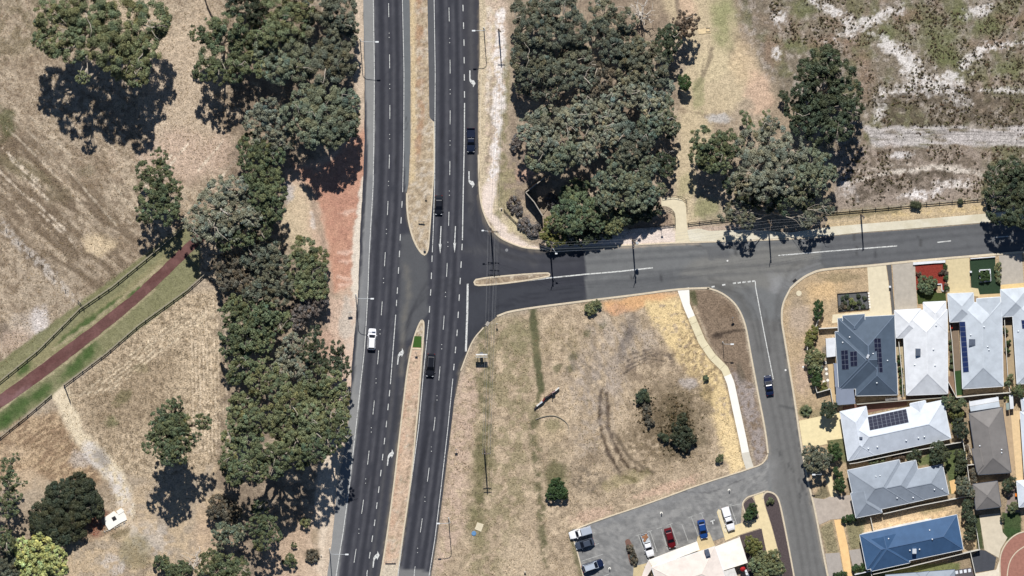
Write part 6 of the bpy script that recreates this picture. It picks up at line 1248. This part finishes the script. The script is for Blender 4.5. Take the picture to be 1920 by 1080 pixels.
# ================================================================== POLES, LAMPS, SIGNS
GALV = mat('galvanised_steel', (190, 194, 196), .45, .5, .08, 2, metal=.2); WOODP = mat('pole_timber', (104, 92, 80), .9, .15, .2, 3); LAMPM = mat('lamp_head', (226, 228, 228), .5, .4, .05); WIRE = mat('overhead_wire', (150, 150, 150), .6, .4, .05); PORC = mat('insulator', (150, 150, 156), .3, .5, .05)
def street_lamp(label, base, tip_dx, h=11.0, group=None, thin=1.0):
    p = Vector(P(*base)); root = thing('street_lamp', label, 'street lamp', tuple(p), group); s = 1 if tip_dx > 0 else -1; L = abs(tip_dx)*PX
    b = MB(); b.tube([p, p+Vector((0, 0, .3)), p+Vector((0, 0, .31)), p+Vector((0, 0, h*.86))], [.16*thin, .16*thin, .11*thin, .075*thin], 8); b.build('pole', GALV, root)
    b = MB(); pts = [p+Vector((0, 0, h*.86))]
    for k in range(1, 6): t = k/5; pts.append(p+Vector((s*L*(1-math.cos(t*1.57))*.35, 0, h*.86+h*.12*math.sin(t*1.57))))
    pts.append(p+Vector((s*L*.9, 0, h))); b.tube(pts, [.07*thin]*6+[.05*thin], 6); b.build('arm', GALV, root)
    b = MB(); q = pts[-1]; b.box((q.x+s*.35, q.y, q.z+.02), (.75, .32, .1)); b.box((q.x+s*.38, q.y, q.z-.05), (.55, .24, .06)); b.build('lamp_head', LAMPM, root)
street_lamp('street lamp on the west side of the highway beside the upper strip trees', (675, 73), 29); street_lamp('street lamp on the west side of the highway level with the white car', (667, 552), 28); street_lamp('street lamp on the west side of the highway at the bottom edge', (618, 1029), 30)
street_lamp('street lamp on the east side of the highway near the top edge', (907, 52), -22); street_lamp('street lamp on the east side of the highway at the lower block', (841, 971), -22)
street_lamp('short street lamp on the small brown verge beside the side street', (1355, 641), 13, 5.6, None, .7); street_lamp('street lamp half hidden by the round dark street tree', (1537, 884), -14, 6.5, None, .7)
def power_pole(label, base, h, arms, d=(1, 0), lamp=None, tx=False):
    p = Vector(P(*base)); root = thing('power_pole', label, 'power pole', tuple(p)); b = MB(); b.tube([p, p+Vector((0, 0, h))], [.2, .13], 8); b.build('pole', WOODP, root); D = Vector((d[0], d[1], 0)).normalized(); tips = []
    for z, w in arms:
        c = p+Vector((0, 0, h-z)); a = MB(); a.bar(c-D*w/2+Vector((-D.y, D.x, 0))*.16, c+D*w/2+Vector((-D.y, D.x, 0))*.16, .12, .14); cr = a.build('crossarm', WOODP, root)
        for t in (-.46, -.2, .2, .46):
            q = c+D*w*t+Vector((-D.y, D.x, 0))*.16; i = MB(); i.lathe((q.x, q.y, q.z+.07), [(.05, 0), (.07, .06), (.04, .1), (.07, .14), (.02, .2)], 8); i.build('insulator', PORC, cr); tips.append(q+Vector((0, 0, .28)))
    if lamp:
        c = p+Vector((0, 0, h*.72)); e = c+Vector((lamp[0], lamp[1], .5)); a = MB(); a.tube([c, (c+e)/2+Vector((0, 0, .25)), e], .04, 6); a.build('lamp_arm', GALV, root); a = MB(); a.box((e.x, e.y, e.z), (.5, .3, .14)); a.build('lamp_head', LAMPM, root)
    if tx:
        c = p+Vector((.5, 0, h*.7)); a = MB(); a.lathe((c.x, c.y, c.z), [(.3, 0), (.34, .1), (.34, .9), (.25, 1.0)], 12); a.build('transformer', GALV, root)
    return tips
tA = power_pole('tall power pole with stacked crossarms at the highway corner kerb', (920, 428), 13, [(.3, 2.6), (1.6, 2.2), (3.6, 2.6)], (1, -.05), (-2.2, .3)); tB = power_pole('power pole at the kerb where the pale asphalt begins', (1031, 456), 11.5, [(.3, 2.2)], (.3, 1), (1.0, -1.6)); tC = power_pole('power pole with a transformer in the verge before the footpath', (1186, 450), 11.5, [(.3, 2.4), (2.2, 1.6)], (.25, 1), None, True); tD = power_pole('power pole under the dark gum on the concrete footpath', (1440, 415), 11, [(.3, 2.4)], (.15, 1)); tE = power_pole('bare power pole on the footpath left of the grass trees', (1614, 402), 9.5, [(.3, .8)], (.15, 1)); tF = power_pole('power pole in the sandy east verge near the top edge', (935, 55), 10, [(.4, 1.6)], (1, 0)); tG = power_pole('power pole standing alone on the dry block near the highway', (908, 842), 12, [(.3, 1.8), (1.3, 1.8)], (1, 0))
def wires(label, spans, sag=.5):
    a0 = spans[0][0]; root = thing('power_line', label, 'power line', (a0.x, a0.y, 0))
    for a, c in spans:
        b = MB(); pts = [a*(1-t)+c*t-Vector((0, 0, sag*4*t*(1-t))) for t in np.linspace(0, 1, 13)]; b.tube(pts, .012, 4, False); b.build('wire', WIRE, root)
wires('overhead wires from the verge pole to the pole at the pale asphalt', list(zip(tB[:4], tC[:4]))); wires('overhead wires over the dark gum to the footpath pole', list(zip(tC[:4], tD[:4]))); wires('overhead wires from the footpath pole to the bare pole', list(zip(tD[:4], tE[:4]))); wires('overhead wires from the corner pole across the side road to the dry block pole', list(zip(tA[:4], tG[:4]))+list(zip(tA[4:8], tG[4:8])), 1.0); wires('overhead wires along the sandy verge to the corner pole', list(zip(tF[:4], tA[:4])), 1.2); wires('short overhead wires between the corner pole and the kerb pole', list(zip(tA[8:12], tB[:4])), .3)
SIGNG = mat('sign_grey', (196, 196, 190), .6, .3, .05); SIGNW = mat('sign_white', (226, 224, 220), .6, .3, .05); SIGND = mat('sign_back', (110, 112, 116), .6, .4, .06)
def sign(label, base, w, h, z, posts, rz=0.0, m=None, name='road_sign', cat='sign', pt=.04, shape=None):
    p = Vector(P(*base)); root = thing(name, label, cat, tuple(p)); ca, sa = math.cos(rz), math.sin(rz)
    for t in posts: b = MB(); b.tube([(p.x+ca*t, p.y+sa*t, 0), (p.x+ca*t, p.y+sa*t, z+h*.8)], pt, 6); b.build('post', GALV, root)
    b = MB()
    if shape == 'round':
        n = 14; v = [(p.x+ca*math.cos(6.283*i/n)*w/2+sa*.05, p.y+sa*math.cos(6.283*i/n)*w/2-ca*.05, z+h/2+math.sin(6.283*i/n)*h/2) for i in range(n)]; b.face(v); b.face([(x-sa*.02, y+ca*.02, q) for x, y, q in v][::-1])
    else: b.box((p.x-sa*.06, p.y+ca*.06, z+h/2), (w, .05, h), rz)
    b.build('sign_board', m or SIGNG, root); return root
s = sign('long billboard on two posts facing the turn, on the dry block', (902, 668), 2.7, 1.5, 1.6, (-.8, .8), 0, SIGNG, 'billboard', 'billboard', .07)
p = P(902, 664); b = MB(); b.bar((p[0]-1.3, p[1]+.2, 3.12), (p[0]+1.3, p[1]+.2, 3.12), .3, .05); b.build('capping', SIGNW, s); b = MB(); b.box((p[0], p[1]+.35, 1.9), (.7, .5, .6)); b.build('light_box', SIGND, s)
sign('small road sign on the sandy verge behind the middle western lamp', (656, 584), 1.0, .7, 1.5, (0,), .1); sign('wide low sign on the median nose at the opening', (790, 415), 1.4, .4, .8, (-.55, .55), -.1, SIGND); sign('small sign on the upper median beside the black hatchback', (798, 366), .5, .5, 1.3, (0,), 0, SIGND, 'road_sign', 'sign', .04, 'round'); sign('keep left sign on the tip of the northern median', (796, 468), .5, .7, .5, (0,), 0, SIGND); sign('sign on the southern median just behind the green turf', (780, 661), .6, .6, 1.2, (0,), 0, SIGND); sign('small sign on the dry verge right of the lower highway', (855, 842), .6, .7, 1.1, (0,), 0, SIGND); sign('slim sign post beside the kerb at the block corner', (931, 606), .4, .6, 1.5, (0,), 0, SIGNG); sign('give way sign on the small brown verge at the side street corner', (1373, 594), .8, .8, 1.6, (0,), .3, SIGND, 'road_sign', 'sign', .04, 'round'); sign('small sign on the pale verge near the footpath railing', (1240, 428), .5, .5, 2.2, (0,), 0, SIGND, 'road_sign', 'sign', .05); sign('barrier board across the median at the bottom edge', (732, 1053), 2.4, .35, .6, (-1.0, 1.0), 0, EDGE, 'barrier_board', 'barrier'); sign('white marker post on the dry block near the bottom edge', (984, 1072), .45, .5, .5, (0,), 0, SIGNW, 'marker_post', 'marker'); sign('small white marker at the bottom of the sandy verge by the strip', (602, 1041), .3, .3, .4, (0,), 0, SIGNW, 'marker_post', 'marker'); sign('white litter sign on the corner low fence grass', (940, 391), .35, .5, .3, (0,), 0, SIGNW, 'marker_post', 'marker')
# wave shaped entry wall
root = thing('entry_wall', 'curved estate entry wall with white and dark red panels on the dry block', 'entry wall', P(1025, 746))
wv = [(1002, 766), (1006, 761), (1012, 756), (1017, 752), (1021, 746), (1027, 742), (1034, 737), (1041, 732), (1048, 726)]; wm = [mat('wall_dark', (70, 62, 66), .7), SIGNW, mat('wall_white', (206, 214, 226), .7), mat('wall_red', (118, 44, 42), .7), mat('wall_dark', (70, 62, 66)), mat('wall_brown', (96, 74, 70), .7), mat('wall_brown', (96, 74, 70)), SIGNW]
for i in range(8):
    a, c = Vector(P(*wv[i])), Vector(P(*wv[i+1])); hh = (.8, 1.0, 1.2, 1.3, 1.2, 1.1, 1.2, 1.1)[i]; b = MB(); b.bar((a.x, a.y, hh/2), (c.x, c.y, hh/2), .2, hh); b.build('panel', wm[i], root)
b = MB(); p = P(1035, 737); b.tube([(p[0], p[1], 0), (p[0], p[1], 2.4)], .08, 6); b.build('post', SIGND, root); b = MB(); b.box((p[0]+.3, p[1]+.4, 1.6), (.8, .12, .5), .5); b.build('sign_board', mat('faded_pink', (190, 160, 160), .7), root)
# timber edging, kerb stubs, pads, lids
def prop(name, label, cat, mfn, m, group=None, smooth=False): b = MB(); mfn(b); return tag(b.build(name, m, None, smooth), label, cat, group)
def edging(b):
    pts = [P(x, y) for x, y in smooth_line([(1004, 786), (1020, 780), (1040, 778), (1056, 786), (1066, 796), (1067, 812)], 2)]
    for a, c in zip(pts[:-1], pts[1:]): b.bar((a[0], a[1], .15), (c[0], c[1], .15), .14, .3)
prop('timber_edging', 'curved low timber edging on the dry block below the entry wall', 'edging', edging, TIMBER)
def bench(b):
    p = P(1323, 355, 0); b.box((p[0], p[1], .5), (2.9, .75, .14), .3)
    for t in (-1.1, 1.1): b.box((p[0]+t*math.cos(.3), p[1]+t*math.sin(.3), .22), (.3, .6, .43), .3)
root = thing('bench', 'pale slab bench on the sandy track left of the dark gum', 'bench', P(1323, 355)); p = P(1323, 355)
b = MB(); b.box((p[0], p[1], .5), (2.9, .75, .14), .3); b.build('seat', TIMBER, root)
for t in (-1.1, 1.1): b = MB(); b.box((p[0]+t*math.cos(.3), p[1]+t*math.sin(.3), .21), (.3, .6, .42), .3); b.build('leg', DTIM, root)
def ruin(b):
    b.slab([P(x, y)[:2] for x, y in ((196, 970), (214, 958), (219, 963), (229, 956), (236, 966), (238, 974), (226, 980), (204, 994), (198, 984))], .32, .4); b.slab([P(x, y)[:2] for x, y in ((218, 958), (228, 952), (233, 958), (222, 965))], .45, .5)
root = thing('concrete_slab', 'broken white concrete slab with rubble beside the low dark bush', 'concrete slab', P(214, 974)); b = MB(); ruin(b); b.build('slab', WCONC, root); b = MB(); b.box((P(214, 972)[0], P(214, 972)[1], .34), (.9, .9, .05), .5); b.build('pit_opening', BLACKM, root); b = MB()
for k in range(9): p = P(196+k*4.6, 996-k*1.9+random.uniform(-1, 1)); b.box((p[0], p[1], .12), (.5, .22, .3), random.random()*3)
b.build('rubble', GCONC, root)
root = thing('brick_rubble', 'scattered red brick rubble between the concrete slab and the low dark bush', 'rubble', P(180, 985)); b = MB()
for k in range(90):
    p = P(random.gauss(180, 9), random.gauss(984, 8)); b.box((p[0], p[1], random.uniform(.03, .14)), (.23, .11, .08), random.random()*3)
o = b.build('brick', mat('old_brick', (150, 88, 66), .9, .1, .25, 5), root); o['kind'] = 'stuff'
prop('log', 'bleached straight log lying over the pale feathery gum', 'log', lambda b: b.tube([P(408, 387, 10.5), P(430, 404, 11.2)], [.26, .22], 8), BLEACH)
def pad(label, pts, m, name='concrete_pad', z=.14): prop(name, label, 'concrete pad', lambda b: b.slab([P(x, y)[:2] for x, y in pts], z, z), m)
pad('square concrete pad on the dry block near the bottom of the highway', [(895, 979), (907, 983), (902, 997), (890, 992)], CONC); pad('pale concrete pad beside the sandy track at the top right', [(1309, 56), (1331, 53), (1332, 62), (1310, 64)], mat('sand_pad', (220, 198, 158), .9)); prop('sand_bin_frame', 'small timber frame beside the pale concrete pad', 'frame', lambda b: [b.bar(P(x0, y0, .2), P(x1, y1, .2), .08, .3) for x0, y0, x1, y1 in ((1324, 52, 1331, 52), (1331, 52, 1331, 59), (1324, 52, 1324, 59), (1324, 59, 1331, 59))], TIMBER)
prop('pit_lid', 'small blue pit lid beside the square concrete pad', 'pit lid', lambda b: b.lathe((P(888.5, 1000)[0], P(888.5, 1000)[1], .01), [(.55, 0), (.55, .12), (.42, .16)], 14), mat('blue_lid', (96, 136, 176), .6))
def manhole(label, x, y, r, m, z=.045, name='manhole_cover'): p = P(x, y, z); prop(name, label, 'manhole', lambda b: b.lathe((p[0], p[1], z-.02), [(r, 0), (r, .02), (r*.9, .032)], 18), m)
manhole('round pale manhole on the corner verge', 1498, 550, .62, CONC); manhole('pale round manhole in the side road at the footpath', 1362, 458, .5, GCONC); manhole('pale round manhole in the turn lane below the corner pole', 950, 469, .35, mat('iron_lid', (128, 128, 130), .6)); manhole('small white lid in the middle of the side road', 1364, 489, .2, SIGNW); manhole('white marker lid on the street kerb', 1473, 694, .22, SIGNW); manhole('white lid among the verge shrubs of the corner yard', 1506, 688, .25, SIGNW, .09)
TURF = mat('green_turf', (62, 92, 42), .95, .1, .12, 4, .3); b = MB(); b.slab([P(x, y)[:2] for x, y in ((777, 630), (790.5, 630.5), (790, 652), (773.5, 651))], .135, .04); o = b.build('turf_patch', TURF); struct(o)
b = MB(); b.bar(P(773, 654, .16), P(790, 654.5, .16), .22, .08); tag(b.build('concrete_edge', CONC), 'pale concrete edge strip below the green turf on the median', 'edge strip')
# car park posts, wheel stops, hedge bed, bollards
for lab, x, y in (('white topped bollard base in the car park left lane', 1143, 1066), ('white topped bollard base in the middle of the car park lane', 1240, 962), ('white topped bollard base near the car park entrance', 1367, 919)):
    p = P(x, y); root = thing('bollard', lab, 'bollard', p); b = MB(); b.lathe((p[0], p[1], 0), [(.3, 0), (.3, .12), (.1, .14)], 12); b.build('base', WCONC, root); b = MB(); b.tube([(p[0], p[1], .1), (p[0], p[1], .95)], .11, 8); b.build('post', BLACKM, root)
root = thing('hedge_island', 'raised hedge island with brown front in the car park', 'planter', P(1185, 1037)); isl = smooth_line([(1172, 1014), (1176, 1010), (1182, 1012), (1196, 1050), (1194, 1056), (1184, 1060), (1180, 1054), (1172, 1014)], 1)
b = MB(); b.slab([P(x, y)[:2] for x, y in isl[:-1]], .18, .18); b.build('kerb_bed', mat('bed_brown', (120, 92, 82), .9, .2, .2, 4), root)
L = []
for k in range(8): t = k/7; p = P(1181+10*t, 1027+26*t, .55); L.append((p[0], p[1], .5, .7, .55))
cards(*crown_cards(L, .22, 1.1), 'hedge', LEAF['brown'], root)
prop('parking_island', 'rounded concrete wheel island beside the white ute with canopy', 'kerb island', lambda b: b.slab([P(x, y)[:2] for x, y in smooth_line([(1345, 957), (1349, 955), (1352, 958), (1364, 996), (1360, 1000), (1356, 994), (1345, 957)], 1)[:-1]], .12, .12), CONC)
# yard things
root = thing('patio_umbrella', 'dark red patio umbrella behind the cream flat roof', 'umbrella', P(1393, 1067)); p = P(1393, 1067, 2.2); b = MB(); b.lathe((p[0], p[1], 1.9), [(.62, 0), (.3, .28), (.03, .4)], 8); b.build('canopy', mat('red_canvas', (172, 34, 40), .8), root); b = MB(); b.tube([(p[0], p[1], 0), (p[0], p[1], 2.3)], .03, 6); b.build('pole', GALV, root)
prop('covered_chair', 'white covered garden chairs beside the dark red umbrella', 'chairs', lambda b: [b.box((P(x, y)[0], P(x, y)[1], z/2), (.55, .55, z), .4) for x, y, z in ((1398, 1070, .8), (1400, 1075, 1.0), (1403, 1079, .7))], WHITE)
def bin_(label, x, y, lidc): 
    p = P(x, y); root = thing('wheelie_bin', label, 'bin', p); b = MB(); b.box((p[0], p[1], .5), (.55, .6, .95)); b.build('body', mat('bin_green', (44, 58, 48), .6), root); b = MB(); b.box((p[0], p[1], 1.0), (.6, .7, .08)); b.build('lid', mat('lid_%d' % lidc[0], lidc, .5), root)
bin_('bin with a red lid in the gap beside the blue solar strip house', 1783, 612, (196, 60, 40)); bin_('bin with an orange lid at the right edge white house', 1905, 927, (236, 130, 40))
def letterbox(label, x, y): p = P(x, y); prop('letterbox', label, 'letterbox', lambda b: (b.box((p[0], p[1], .5), (.4, .3, 1.0)), b.box((p[0], p[1], 1.03), (.48, .38, .06))), WHITE)
letterbox('white letterbox on the left edge of the dark artificial lawn', 1819.5, 509); letterbox('pale letterbox in the dark strip between two driveways', 1668, 537)
prop('clothes_line', 'pale folding line frame behind the slate blue house', 'clothes line', lambda b: [b.bar(P(1660, 747+k, 1.6), P(1690, 744+k, 1.6), .05, .05) for k in (0, 2, 4)]+[b.tube([P(x, y), P(x, y, 1.6)], .04, 6) for x, y in ((1660, 749), (1690, 746))], SIGNW)
prop('storm_drain', 'kerb drain inlet beside the corner kerb', 'drain', lambda b: b.box((P(1490, 526)[0], P(1490, 526)[1], .08), (.9, .5, .1), .7), BLACKM); prop('storm_drain', 'concrete drain inlet in the kerb of the dry block corner', 'drain', lambda b: b.box((P(914, 607)[0], P(914, 607)[1], .1), (.7, 1.0, .18), -.6), GCONC)

# ================================================================== VEHICLES
TYRE = mat('tyre_rubber', (32, 32, 34), .9, .2, .1); RIM = mat('wheel_rim', (150, 152, 156), .35, .5, .05, 2, metal=.6); HEADL = mat('headlight_glass', (220, 224, 230), .1, .6, .02); TAILL = mat('tail_light', (140, 20, 22), .2, .6, .02); CARGL = mat('car_glass', (26, 30, 40), .3, .1, .02)
def paintm(n, c): return mat('car_paint_'+n, c, .4, .25, .03, 1, coat=.25)
def loft(b, st):
    """st: (x, halfwidth, zlow, zhigh) rounded sections"""
    ks = []
    for x, w, z0, z1 in st:
        k = len(b.v); ks.append(k); zm = z0+(z1-z0)*.55
        for y, z in ((-w*.86, z0), (-w*.98, z0+.1), (-w, zm), (-w*.96, z1-.07), (-w*.84, z1), (0, z1+.025), (w*.84, z1), (w*.96, z1-.07), (w, zm), (w*.98, z0+.1), (w*.86, z0)): b.v.append((x, y, z))
    for a, c in zip(ks[:-1], ks[1:]):
        for j in range(11): b.f.append((a+j, a+(j+1) % 11, c+(j+1) % 11, c+j))
    b.f.append(tuple(ks[0]+j for j in range(11))); b.f.append(tuple(ks[-1]+10-j for j in range(11)))
def vehicle(label, kind, pos, head, pm, name, cat, L=4.6, W=1.84, H=1.5, roofm=None, extra=None, group=None):
    """head: direction the bonnet points, in photo pixels"""
    p = P(*pos); rz = math.atan2(-head[1], head[0]); root = thing(name, label, cat, (p[0], p[1], .04), group, rz); w = W/2; f = L/2; bz = .92 if H < 1.6 else 1.05
    ute = kind.startswith('ute')
    def body(b):
        loft(b, [(-f, w*.78, .42, bz-.2), (-f+.12, w*.93, .3, bz-.05), (-f+.5, w, .26, bz), (0, w, .24, bz), (f-1.3, w, .26, bz-.03), (f-.5, w*.96, .28, bz-.1), (f-.15, w*.86, .34, bz-.2), (f, w*.68, .42, bz-.32)] if not ute else [(-.35, w*.96, .3, bz), (0, w, .28, bz), (f-1.35, w, .28, bz), (f-.5, w*.96, .3, bz-.08), (f-.14, w*.86, .36, bz-.18), (f, w*.7, .44, bz-.3)])
    local(body, 'body', pm, root, False)
    if kind == 'hatch': c = (-f+.35, -f+.95, f*.12, f*.50)
    elif kind == 'sedan': c = (-f+.75, -f+1.45, f*.06, f*.46)
    elif kind in ('wagon', 'suv'): c = (-f+.18, -f+.55, f*.14, f*.48)
    else: c = (-f*.20, -f*.16, f*.16, f*.45) if kind != 'ute_single' else (-f*.02, 0, f*.2, f*.47)
    wb, wr = w*.92, w*.74; B0 = [(c[0], -wb), (c[3], -wb), (c[3], wb), (c[0], wb)]; R0 = [(c[1], -wr), (c[2], -wr), (c[2], wr), (c[1], wr)]
    bot = [(x, y, bz-.04) for x, y in B0]; top = [(x, y, H-.05) for x, y in R0]; tin = [(x+(.12 if i in (0, 3) else -.12), y*.88, H) for i, (x, y) in enumerate(R0)]
    def cabin(b):
        k = len(b.v); b.v += bot+top+tin
        for i in range(4): j = (i+1) % 4; b.f += [(k+i, k+j, k+4+j, k+4+i), (k+4+i, k+4+j, k+8+j, k+8+i)]
        b.f.append((k+8, k+9, k+10, k+11))
    local(cabin, 'roof', roofm or pm, root)
    def pane(i, j, s, e, lo, hi, out):
        def fn(b):
            q = lambda u, v: (Vector(bot[i])*(1-u)+Vector(bot[j])*u)*(1-v)+(Vector(top[i])*(1-u)+Vector(top[j])*u)*v
            f4 = [q(s, lo), q(e, lo), q(e, hi), q(s, hi)]; n = (f4[1]-f4[0]).cross(f4[3]-f4[0]).normalized()
            b.face([v+n*out for v in f4])
        return fn
    local(pane(1, 2, .06, .94, .12, .95, .012), 'windscreen', CARGL, root); local(pane(3, 0, .08, .92, .2, .92, .012), 'rear_window', CARGL, root)
    local(pane(0, 1, .10, .90, .2, .9, .012), 'side_window', CARGL, root); local(pane(2, 3, .10, .90, .2, .9, .012), 'side_window', CARGL, root)
    for sx in (f-.85, -f+.85):
        for sy in (-1, 1):
            wh = local(lambda b: b.cyl((sx, sy*(w-.12), .33), .34, .24, 14, 'y'), 'wheel', TYRE, root); local(lambda b: b.cyl((sx, sy*(w+.005), .33), .2, .03, 12, 'y'), 'rim', RIM, wh)
    for sy in (-1, 1):
        local(lambda b: b.box((f-.14, sy*w*.66, bz-.33), (.26, .34, .16)), 'headlight', HEADL, root); local(lambda b: b.box((-f+.03, sy*w*.74, bz-.28), (.12, .24, .22)), 'tail_light', TAILL, root); local(lambda b: b.box((c[3]-.25, sy*(w+.09), bz+.06), (.12, .2, .14)), 'mirror', pm, root)
    if ute:
        x0, x1 = -f, c[0]-.06; T = {'ute_tub': 0, 'ute_canopy': 1, 'ute_flat': 2, 'ute_single': 1}[kind]
        local(lambda b: (b.box(((x0+x1)/2, 0, .62), (x1-x0, W*.96, .16)), b.box(((x0+x1)/2, 0, .42), (x1-x0-.3, W*.5, .24))), 'tray', pm if T != 2 else GALV, root)
        if T in (0, 2):
            hh = .45 if T == 0 else .28; zc = .7+hh/2
            for nm, cc, ss in (('tray_side', ((x0+x1)/2, -W*.47, zc), (x1-x0, .07, hh)), ('tray_side', ((x0+x1)/2, W*.47, zc), (x1-x0, .07, hh)), ('tailgate', (x0+.03, 0, zc), (.07, W*.88, hh)), ('tray_front', (x1-.04, 0, zc+.1), (.06, W*.88, hh+.2))): local(lambda b: b.box(cc, ss), nm, pm if T == 0 else GALV, root)
        else:
            def can(b):
                y0, y1 = W*.48, W*.44; z0, z1 = .7, H-.02; k = len(b.v)
                b.v += [(x0, -y0, z0), (x1, -y0, z0), (x1, y0, z0), (x0, y0, z0), (x0+.05, -y1, z1-.06), (x1-.03, -y1, z1-.06), (x1-.03, y1, z1-.06), (x0+.05, y1, z1-.06), (x0+.15, -y1*.9, z1), (x1-.1, -y1*.9, z1), (x1-.1, y1*.9, z1), (x0+.15, y1*.9, z1)]
                for i in range(4): j = (i+1) % 4; b.f += [(k+i, k+j, k+4+j, k+4+i), (k+4+i, k+4+j, k+8+j, k+8+i)]
                b.f.append((k+8, k+9, k+10, k+11))
            local(can, 'canopy', extra or pm, root)
    elif kind in ('wagon', 'suv'):
        for sy in (-1, 1): local(lambda b: b.bar((c[1]+.1, sy*wr*.9, H+.03), (c[2]-.1, sy*wr*.9, H+.03), .05, .05), 'roof_rail', RIM, root)
    return root, (x0, x1) if ute else None
PW = paintm('white', (238, 238, 240)); PN = paintm('navy', (30, 38, 58)); PK = paintm('black', (28, 30, 37)); PB = paintm('blue', (26, 66, 128)); PR = paintm('red', (96, 14, 24)); PG = paintm('gunmetal', (66, 74, 88)); PD = paintm('deep_blue', (20, 32, 62)); PS = paintm('silver', (176, 184, 196))
vehicle('white station wagon heading north in the left highway lane', 'suv', (697, 635.5), (.06, -1), PW, 'station_wagon', 'car', 4.8, 1.86, 1.65)
vehicle('dark navy dual cab ute in the turn lane heading south', 'ute_tub', (882.5, 262), (0, 1), PN, 'pickup_truck', 'ute', 5.4, 1.9, 1.75)
vehicle('black hatchback in the southbound lane beside the northern median', 'hatch', (822.5, 384), (-.01, 1), PK, 'hatchback_car', 'car', 4.3, 1.8, 1.5)
vehicle('black people carrier beside the southern median, nearest the green turf', 'suv', (807, 684), (-.07, 1), PK, 'people_carrier', 'car', 5.1, 1.95, 1.85)
vehicle('dark blue sedan driving north on the side street', 'sedan', (1441, 722), (-.15, -1), PD, 'sedan_car', 'car', 4.5, 1.8, 1.45)
lot = (.33, 1)
vehicle('white ute with a grey canopy at the left end of the car park', 'ute_single', (1088, 998), (-1, .3), PW, 'pickup_truck', 'ute', 5.2, 1.86, 1.7, extra=paintm('canopy_grey', (170, 178, 190)))
vehicle('gunmetal car beside the white ute with grey canopy', 'hatch', (1096, 1019), (-1, .3), PG, 'hatchback_car', 'car', 4.3, 1.8, 1.5)
vehicle('dark blue wagon with a silver roof nearest the bottom of the car park', 'wagon', (1111, 1060), (1, -.34), PD, 'station_wagon', 'car', 4.9, 1.88, 1.7, roofm=PS)
r_, t_ = vehicle('white flat tray ute carrying brown timber in the car park', 'ute_flat', (1214, 1021.5), (.30, 1), PW, 'pickup_truck', 'ute', 5.4, 1.86, 1.72)
prop('timber_load', 'brown timber load lying in the tray of the white flat tray ute', 'load', lambda b: [b.box((P(1209, 1008)[0]+dx, P(1209, 1008)[1]+dy, .8+k*.05), (1.0, .5, .12), .3+k*.4) for k, (dx, dy) in enumerate(((-.2, .3), (.25, .1), (0, -.35), (.2, .5)))], mat('rusty_timber', (150, 108, 80), .9, .1, .25, 5))
vehicle('dark red hatchback parked in the middle of the car park', 'hatch', (1256, 1008), (.27, 1), PR, 'hatchback_car', 'car', 4.6, 1.8, 1.5)
vehicle('bright blue hatchback parked near the cream building', 'hatch', (1317, 991.5), (.2, 1), PB, 'hatchback_car', 'car', 4.3, 1.8, 1.5)
vehicle('white ute with a white canopy parked nearest the garden bed', 'ute_canopy', (1365, 972), (.3, 1), PW, 'pickup_truck', 'ute', 5.5, 1.9, 1.8)
print('objects', len(bpy.data.objects))
